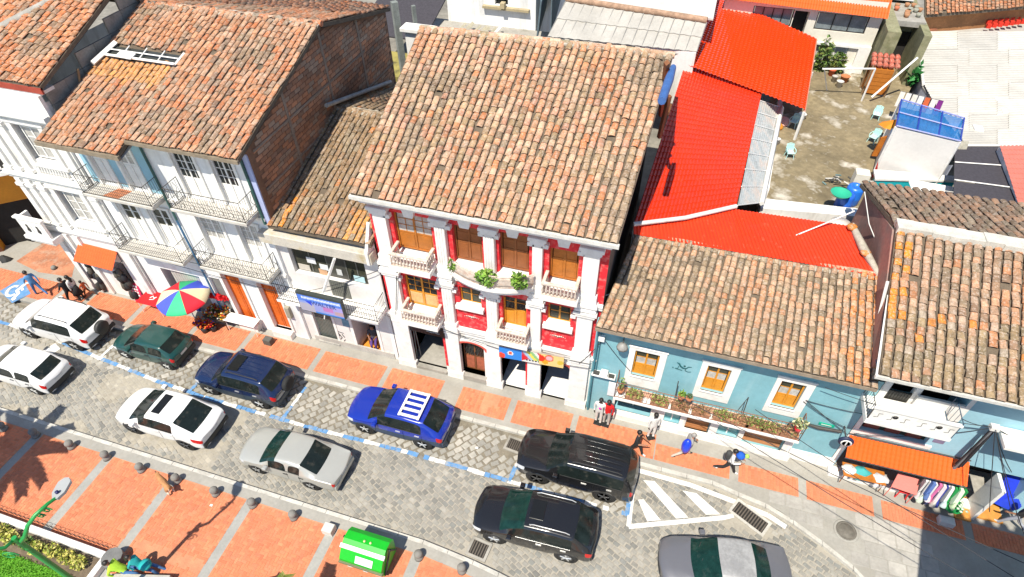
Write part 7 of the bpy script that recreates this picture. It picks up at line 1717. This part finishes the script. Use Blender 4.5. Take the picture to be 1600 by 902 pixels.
# the second lamp of the row, at the left, whose bracket shadow lies over the kerb
t = thing('street_lamp', 'green garden lamp post left of the photo throwing its bracket shadow over the kerb', 'street lamp', (-25.2,3.0,.15))
m = MB(); m.tube([(0,0,0),(0,0,.9),(0,0,1.0),(0,0,6.2)], [.16,.14,.10,.09], 8); m.build('post', GREENP, t, local=True)
m = MB(); m.tube([(0,0,5.8),(.5,.3,6.4),(1.3,.9,6.5)], .05, 6); m.tube([(0,0,5.8),(-.6,.3,6.4),(-1.4,.9,6.5)], .05, 6); m.build('arm', GREENP, t, local=True)
for s in (-1,1): m = MB(); m.box(s*1.55-.28,s*1.55+.28,.8,1.15,6.42,6.52); m.build('lamp_head', mat('pale lamp housing'), t, local=True)
# ---- flower stall: rainbow umbrella, tables, flowers
uc = Vector((-20.65,14.4,.14))
t = thing('market_umbrella', 'big rainbow market umbrella of red, green, blue and cream panels over the flower stall', 'umbrella', uc)
MB().tube([(0,0,0),(0,0,2.55)], .025, 6).build('pole', TRIM, t, local=True)
ucol = [(.03,.42,.18),(.66,.012,.025),(.70,.62,.40),(.06,.08,.52),(.03,.42,.18),(.66,.012,.025),(.70,.62,.40),(.06,.08,.52)]
order = {0:(.70,.60,.38),1:(.05,.09,.55),2:(.03,.42,.18),3:(.66,.012,.025),4:(.70,.60,.38),5:(.06,.09,.55),6:(.04,.50,.22),7:(.66,.012,.03)}
ru, zt_, ze = 1.18, 2.6, 2.16
for k in range(8):
    a0, a1 = R(0+k*45), R(45+k*45); m = MB(); rows = []
    for i in range(6):
        f = i/5; z_ = zt_-(zt_-ze)*f**1.5
        rows.append([(ru*f*math.cos(a0+(a1-a0)*j/4)*(1-.05*f*math.sin(math.pi*j/4)), ru*f*math.sin(a0+(a1-a0)*j/4)*(1-.05*f*math.sin(math.pi*j/4)), z_-.03*f*math.sin(math.pi*j/4)) for j in range(5)])
    rows.append([(x_,y_,z_-.10) for x_,y_,z_ in rows[-1]])
    m.add([p for r_ in rows for p in r_], [(i*5+j,(i+1)*5+j,(i+1)*5+j+1,i*5+j+1) for i in range(6) for j in range(4)], None, 0, True)
    c = order[k]; m.build('panel', mat('umbrella cloth %d'%k, c, .75, .1, 3, .05), t, local=True)
m = MB()
for k in range(8):
    a = R(k*45); m.tube([(ru*f*math.cos(a),ru*f*math.sin(a),zt_-(zt_-ze)*f**1.5-.01) for f in (0,.3,.6,1)], .008, 3)
m.build('rib', TRIM, t, local=True, kind='stuff')
def table(name, label, c, sx, sy, hgt, m_, leg=TRIM, rz=0, cat='table'):
    t = thing(name, label, cat, c, rz)
    MB().bbox(-sx,sx,-sy,sy,hgt-.03,hgt,.01).build('top', m_, t, local=True)
    for x in (-sx+.06,sx-.06):
        for yy in (-sy+.06,sy-.06): m = MB(); m.bar((x,yy,0),(x,yy,hgt-.03), .02); m.build('leg', leg, t, local=True)
    return t
REDC = mat('red tablecloth', (.68,.006,.01), .75, .08, 4, .1)
t = table('folding_table', 'red topped folding table with pale legs left of the rainbow umbrella', (-23.45,14.9,.14), .66, .48, .78, REDC)
m = MB(); m.tube([(-.15,-.05,.79),(-.05,.1,.79),(.05,-.02,.79),(.15,.08,.79)], .03, 4); m.tube([(-.1,-.15,.79),(.1,-.1,.79),(.12,.05,.79)], .025, 4); m.tube([(.35,.15,.79),(.42,.3,.79),(.48,.15,.79)], .025, 4); m.build('white_print', TRIM, t, local=True)
t = thing('red_board', 'leaning red board with white letter blocks behind the red folding table', 'sign', (-24.75,15.0,.14))
m = MB(); m.prism([(-.28,0,.0),(.28,0,.0),(.28,.22,1.15),(-.28,.22,1.15)], (0,.02,0)); m.build('board', mat('crimson board',(.62,.02,.10),.5,.05), t, local=True)
m = MB()
for r_ in range(5):
    for c in range(3): zz = .2+r_*.18; m.prism([(-.2+c*.14,.19*zz-.012,zz),(-.1+c*.14,.19*zz-.012,zz),(-.1+c*.14,.19*(zz+.11)-.012,zz+.11),(-.2+c*.14,.19*(zz+.11)-.012,zz+.11)], (0,-.004,0))
m.build('white_letters', TRIM, t, local=True, kind='stuff')
t = table('flower_table', 'long white table right of the flower stall by the orange doors', (-18.35,14.9,.14), .85, .28, .78, TRIM)
t = thing('flower_stand', 'stand packed with orange, yellow and white cut flowers under the umbrella edge', 'flower stand', (-19.75,14.95,.14))
m = MB(); m.bbox(-.62,.62,-.35,.35,.62,.68,.01); m.build('shelf', mat('dark shelf',(.07,.05,.03),.8), t, local=True)
m = MB()
for x in (-.55,.55):
    for yy in (-.3,.3): m.bar((x,yy,0),(x,yy,.62), .025)
m.build('leg', mat('dark shelf'), t, local=True)
FC = [(.68,.22,.01),(.70,.40,.02),(.62,.01,.01),(.72,.68,.6),(.10,.08,.02),(.45,.08,.01),(.08,.10,.02)]
m = MB()
for _ in range(190):
    c = random.choice(FC); m.lathe([(.01,-.03),(.045,0),(.03,.035),(0,.04)], (U(-.58,.58),U(-.33,.33),U(.72,1.05)), 6, c)
m.build('flower', VC, t, local=True, kind='stuff')
m = MB(); leaves(m, (0,0,.8), (.6,.33,.2), 160, .07, [(.05,.12,.02),(.1,.18,.03),(.03,.05,.02)]); m.build('foliage', LEAF, t, local=True)
t = thing('flower_bucket', 'red and orange flowers in buckets at the foot of the flower stand', 'flowers', (-20.35,14.35,.14))
m = MB(); [m.lathe([(.14,0),(.19,.34),(.17,.34)], (x,yy,0), 9) for x, yy in ((-.2,.05),(.15,-.1),(.5,.1))]; m.build('bucket', mat('dark bucket',(.03,.03,.035),.5), t, local=True)
m = MB()
for _ in range(110): m.lathe([(.01,-.03),(.05,0),(.03,.035),(0,.04)], (U(-.35,.65),U(-.25,.25),U(.34,.62)), 6, random.choice([(.62,.01,.01),(.66,.12,.01),(.68,.3,.02),(.04,.05,.4) if rnd() < .3 else (.62,.02,.01)]))
m.build('flower', VC, t, local=True, kind='stuff')
m = MB(); leaves(m, (0,0,0), (.62,.16,.14), 420, .07, [(.70,.004,.008),(.62,.0,.01)])
tag(m.build('red_garland', LEAF, org=(0,0,0)), 'fluffy red garland held out at the right of the rainbow umbrella', 'garland').location = (-19.5,15.2,1.85)
m = MB(); m.prism([(-21.6,15.1,.5),(-21.0,15.05,.5),(-20.95,15.2,2.1),(-21.45,15.25,2.0)], (0,.1,0), (.02,.10,.55)); tag(m.build('blue_cloth', VC, org=(-21.3,15.1,.5)), 'blue cloth sheet hung behind the rainbow umbrella', 'cloth')
tag(MB().bbox(-17.0,-16.6,14.35,14.65,.14,.5,.02,(.1,.1,.09)).build('dark_crate', VC, org=(-16.8,14.5,.14)), 'dark crate at the right end of the long white table', 'crate')
tag(MB().bbox(-23.0,-22.5,15.0,15.25,.14,1.0,.02,(.3,.27,.2)).build('goods_rack', VC, org=(-22.8,15.1,.14)), 'small rack of goods between the red table and the umbrella', 'rack')
def crumple(mb, c, r, col, n=9):     # a soft heap of cloth
    k = U(0,50); vs = []; rings = 5
    for i in range(rings+1):
        for j in range(n):
            a = 2*math.pi*j/n; f = math.sin(math.pi*(.5*i/rings+.5)) if i else 1.0; z_ = i/rings
            q_ = 1+.45*noise.noise((math.cos(a)*1.3+k, math.sin(a)*1.3, z_*2))
            vs.append((c[0]+r[0]*f*q_*math.cos(a), c[1]+r[1]*f*q_*math.sin(a), c[2]+r[2]*z_*(1+.3*noise.noise((k,a,z_)))))
    mb.add(vs, [(i*n+j,i*n+(j+1)%n,(i+1)*n+(j+1)%n,(i+1)*n+j) for i in range(rings) for j in range(n)]+[tuple(range(rings*n,rings*n+n))], col, 0, True)
# ---- clothes shop at the lower right
t = table('clothes_table', 'low brown table of folded clothes under the left end of the orange awning', (9.35,14.85,.33), .75, .3, .62, WOODO, WOODB)
for k, (x,yy,c,lb) in enumerate(((8.85,14.95,(.70,.69,.66),'white folded clothes at the left end of the clothes table'),(9.3,15.0,(.05,.36,.36),'teal shirt draped over the clothes table'),(9.95,14.9,(.66,.66,.68),'pale grey jacket laid over the right end of the clothes table'))):
    m = MB(); crumple(m, (x,yy-.08,.93), (.30,.22,.18), c); crumple(m, (x-.12,yy-.28,.66), (.10,.07,.30), c); crumple(m, (x+.12,yy-.27,.70), (.07,.06,.26), tuple(k_*.8 for k_ in c)); tag(m.build('clothes', VC, org=(x,yy,.95)), lb, 'clothes')
m = MB(); m.prism([(10.25,14.55,.95),(11.1,14.45,.95),(11.15,14.95,1.25),(10.45,15.05,1.25)], (0,-.02,.04)); m.bar((10.3,14.58,.2),(10.3,14.58,.95),.02); m.bar((11.08,14.5,.2),(11.08,14.5,.95),.02); tag(m.build('cloth_screen', mat('salmon cloth',(.64,.18,.15),.85,.08), org=(10.7,14.7,.3)), 'salmon pink cloth stretched at the middle of the clothes stall', 'cloth')
t = thing('red_stool', 'small red plastic stool with a white cloth in front of the pink cloth', 'stool', gp(1405,772))
m = MB(); m.bbox(-.19,.19,-.19,.19,.40,.44,.01); m.build('seat', mat('red plastic',(.66,.01,.015),.4,.05,2,0), t, local=True)
for x in (-.16,.16):
    for yy in (-.16,.16): m = MB(); m.bar((x*.9,yy*.9,.4),(x*1.15,yy*1.15,0), .028); m.build('leg', mat('red plastic'), t, local=True)
tag(MB().lathe([(.02,-.04),(.14,-.01),(.12,.06),(.02,.1)], Vector(t.location)+Vector((.02,.02,.5)), 8, (.62,.58,.42)).build('cloth_bundle', VC, org=t.location), 'cream cloth bundle on the small red stool', 'cloth')
rk = thing('clothes_rack', 'rail hung with white, blue, pink and green clothes under the right end of the awning', 'clothes rack', (11.7,14.8,.33))
m = MB(); m.bar((11.1,14.75,.33),(11.1,14.75,1.75),.02); m.bar((12.6,14.75,.33),(12.6,14.75,1.75),.02); m.bar((11.1,14.75,1.72),(12.6,14.75,1.72),.02); m.build('rail', BLACK, rk)
for k in range(12):
    x = 11.2+k*.115; c = [(.70,.70,.70),(.72,.71,.68),(.10,.18,.45),(.68,.68,.7),(.60,.15,.35),(.70,.6,.62),(.03,.05,.30),(.72,.72,.7),(.01,.28,.06),(.02,.30,.08),(.6,.7,.55),(.01,.26,.05)][k]
    m = MB(); x += U(-.03,.03); yo, zl = U(-.22,.06), U(.55,.95); d_ = U(-.10,.10)
    m.prism([(x,14.62+yo,zl),(x+d_,14.95+yo*.5,zl+U(-.1,.1)),(x+d_*.4,14.90,1.66),(x,14.66,1.66)], (U(.05,.12),U(-.06,.06),0), c); crumple(m, (x+.05,14.62+yo,zl-.05), (.10,.13,.35), tuple(k_*U(.75,1) for k_ in c), 7); m.build('garment', VC, rk)
m = MB(); crumple(m, (12.55,14.55,.55), (.27,.22,.5), (.01,.28,.06)); [m.lathe([(.04,0),(.06,.03),(0,.06)], (12.55+U(-.25,.25),14.4+U(-.2,.2),.85+U(0,.2)), 6, (.6,.75,.55)) for _ in range(10)]; tag(m.build('green_dress', VC, org=(12.55,14.55,.35)), 'green dress with white spots on a stand by the tan doorway', 'dress')
tag(MB().bbox(12.1,12.6,13.95,14.25,.14,.42,.02,(.6,.6,.6)).build('white_box', VC, org=(12.3,14.1,.14)), 'pale box on the pavement at the edge of the building shadow', 'box')
bw = Vector(gp(1562,800)); m = MB(); crumple(m, bw+V(.1,.2,.35), (.45,.25,.6), (.01,.045,.55)); crumple(m, bw+V(.9,.35,.35), (.4,.25,.7), (.66,.66,.67)); m.prism([bw+V(-.45,.2,.5),bw+V(.45,.3,.5),bw+V(.5,.75,1.5),bw+V(-.4,.7,1.5)], (0,-.1,.05), (.01,.04,.60)); m.prism([bw+V(.5,.3,.5),bw+V(1.3,.4,.5),bw+V(1.3,.9,1.4),bw+V(.5,.8,1.4)], (0,-.1,.05), (.70,.70,.70)); tag(m.build('hanging_clothes', VC, org=bw), 'bright blue and white clothes hung out at the far right of the pavement', 'clothes')
# ---- utility pole bracket, cables
pt = at(1555,668,y=14.95); t = thing('utility_pole', 'slim utility pole at the right with a bundle of cables at its head', 'pole', (pt.x,pt.y,.13))
pb = Vector((pt.x, pt.y, .13))
MB().tube([pb, Vector((pt.x,pt.y,pt.z))], [.07,.055], 8).build('post', mat('grey pole',(.16,.16,.17),.8,.2,4), t)
m = MB(); m.bbox(pt.x-.14,pt.x+.12,pt.y-.1,pt.y+.1,pt.z-.1,pt.z+.1,.03); m.build('head_box', TRIM, t)
def cable(label, a, b, sag, r_=.012, n=18, name='power_cable'):
    a, b = Vector(a), Vector(b)
    pts = [a.lerp(b, k/n)-Vector((0,0,sag*4*(k/n)*(1-k/n))) for k in range(n+1)]
    return tag(MB().tube(pts, r_, 4, cap=False).build(name, WIRE, org=a), label, 'cable')
hdp = Vector((pt.x,pt.y,pt.z))
m = MB()
for k in range(7): o = Vector((U(-.08,.08),U(-.05,.05),U(-.08,.08))); m.tube([hdp+o*.6, Vector((pt.x-.02,pt.y-.08,pt.z*.75))+o, Vector((pt.x,pt.y-.06,2.7))+o*1.3], .022, 4)
tag(m.build('cable_bundle', WIRE, org=hdp), 'thick bundle of grey and blue cables from the pole head down to the blue wall', 'cables')
wl = [('cable from the pole head to the balcony corner of the right blue house', hdp, (10.5,14.6,5.6), .1), ('blue cable from the pole head to the far balcony at the right edge', hdp, (14.5,15.2,4.4), .25),
 ('upper cable across the blue wall between the two balconies', (6.3,15.22,4.0), (8.3,15.2,4.0), .05), ('cable from the right window corner down the blue wall', (6.3,15.22,4.0), (8.2,15.22,2.6), .02), ('second cable from the right window corner down to the awning', (6.25,15.22,3.9), (8.0,15.2,3.0), .08),
 ('upper long cable crossing the lower right of the road', at(1180,640,z=4.5), at(1680,960,z=4.8), .15), ('middle long cable crossing the lower right of the road', at(1120,560+100,z=4.3), at(1660,985,z=4.4), .2), ('lower long cable crossing the lower right of the road', at(1060,620,z=5.0), at(1600,880,z=5.0), .15),
 ('black cable slung along the red house above the toy shop sign', (-7.9,15.1,3.5), (-1.5,15.1,3.1), .35), ('second black cable along the red house base band', (-10.4,15.2,3.35), (-1.6,15.15,3.3), .15), ('cable from the red house corner to the blue house wall lamp', (-2.0,15.15,3.2), (-1.2,15.2,4.9), .1),
 ('cable looping from the blue wall box down to its window', (-1.2,15.2,4.95), (.0,15.2,3.4), .05)]
wl += [('cable along the white houses just above the shop fronts', (-23.5,15.1,4.15), (-15.4,15.1,4.2), .12), ('second cable strung along the white houses under the lower balconies', (-23.5,15.05,3.9), (-10.4,15.1,3.5), .25),
 ('cable crossing from the small white house to the red house cornice', (-15.2,15.2,3.3), (-9.8,15.2,6.4), .2), ('cable dropping along the left column of the red house', (-9.5,15.15,6.2), (-10.0,15.2,3.4), .05), ('pair of cables along the red house mouldings', (-7.4,15.15,6.3), (-1.6,15.15,6.2), .12),
 ('cable from the pole head to the blue house eaves', hdp, (6.5,14.9,5.3), .3), ('cable from the pole head to the awning end', hdp, (8.3,15.1,2.9), .35), ('cable from the pole head to the right edge wall', hdp, (16.0,15.2,3.6), .2), ('cable from the pole head to the right house shop', hdp, (13.6,15.25,2.6), .1),
 ('cable over the road from the pole head toward the near side', hdp, at(1640,930,z=5.5), .25)]
for lb, a, b, s in wl: cable(lb, a, b, s, .015)
for k, (u,v_) in enumerate(((418,497),(745,700),(1275,770),(330,790))):
    p = at(u,v_,z=.15 if k != 2 else .05); a_ = U(0,6)
    tag(MB().prism([p+V(-.06,-.04,0),p+V(.07,-.03,.01),p+V(.05,.05,.02),p+V(-.05,.04,0)], (0,0,.012)).build('paper_scrap', TRIM, org=p), ('scrap of white paper on the pavement in front of the orange doors','scrap of white paper on the cobbles behind the blue SUV','scrap of white paper on the brick panel before the clothes shop','scrap of white paper on the plaza bricks right of the dog')[k], 'litter', 'paper litter')
for k, (u0,u1) in enumerate(((1551,1546),(1560,1580))): cable(('drop cable hanging straight down from the pole head','second drop cable falling to the right of the pole')[k], hdp, at(u1,800,y=14.3), .02, .014)
a, b = at(945,462,z=6.4), at(1335,330,z=8.6); tag(MB().tube([a.lerp(b,k/14)-Vector((0,0,.35*4*(k/14)*(1-k/14))) for k in range(15)], .028, 5).build('white_cable', TRIM, org=a), 'long white cable slung over the blue house roof and the red sheets', 'cable')
a, b = at(1351,300,z=8.4), at(1372,385,z=7.8); tag(MB().tube([a, at(1358,350,z=8.0), b], .02, 4).build('white_cable', TRIM, org=a), 'short white cable hanging down the pink gable wall', 'cable')
# red bag and dark heap at the far left edge
p = at(8,406,z=.14); m = MB(); crumple(m, p, (.42,.26,.30), (.03,.03,.03)); m.lathe([(.1,0),(.2,.1),(.05,.25)], p+V(-.5,-.3,0), 8, (.6,.02,.02)); tag(m.build('rubbish_bag', VC, org=p), 'black and red bags heaped by the wall at the left edge', 'bags')
p = at(85,420,z=.14); tag(MB().lathe([(.1,0),(.16,.05),(.1,.18),(.02,.2)], p, 8, (.2,.2,.18)).build('small_stand', VC, org=p), 'small grey stand on the corner paving', 'stand')
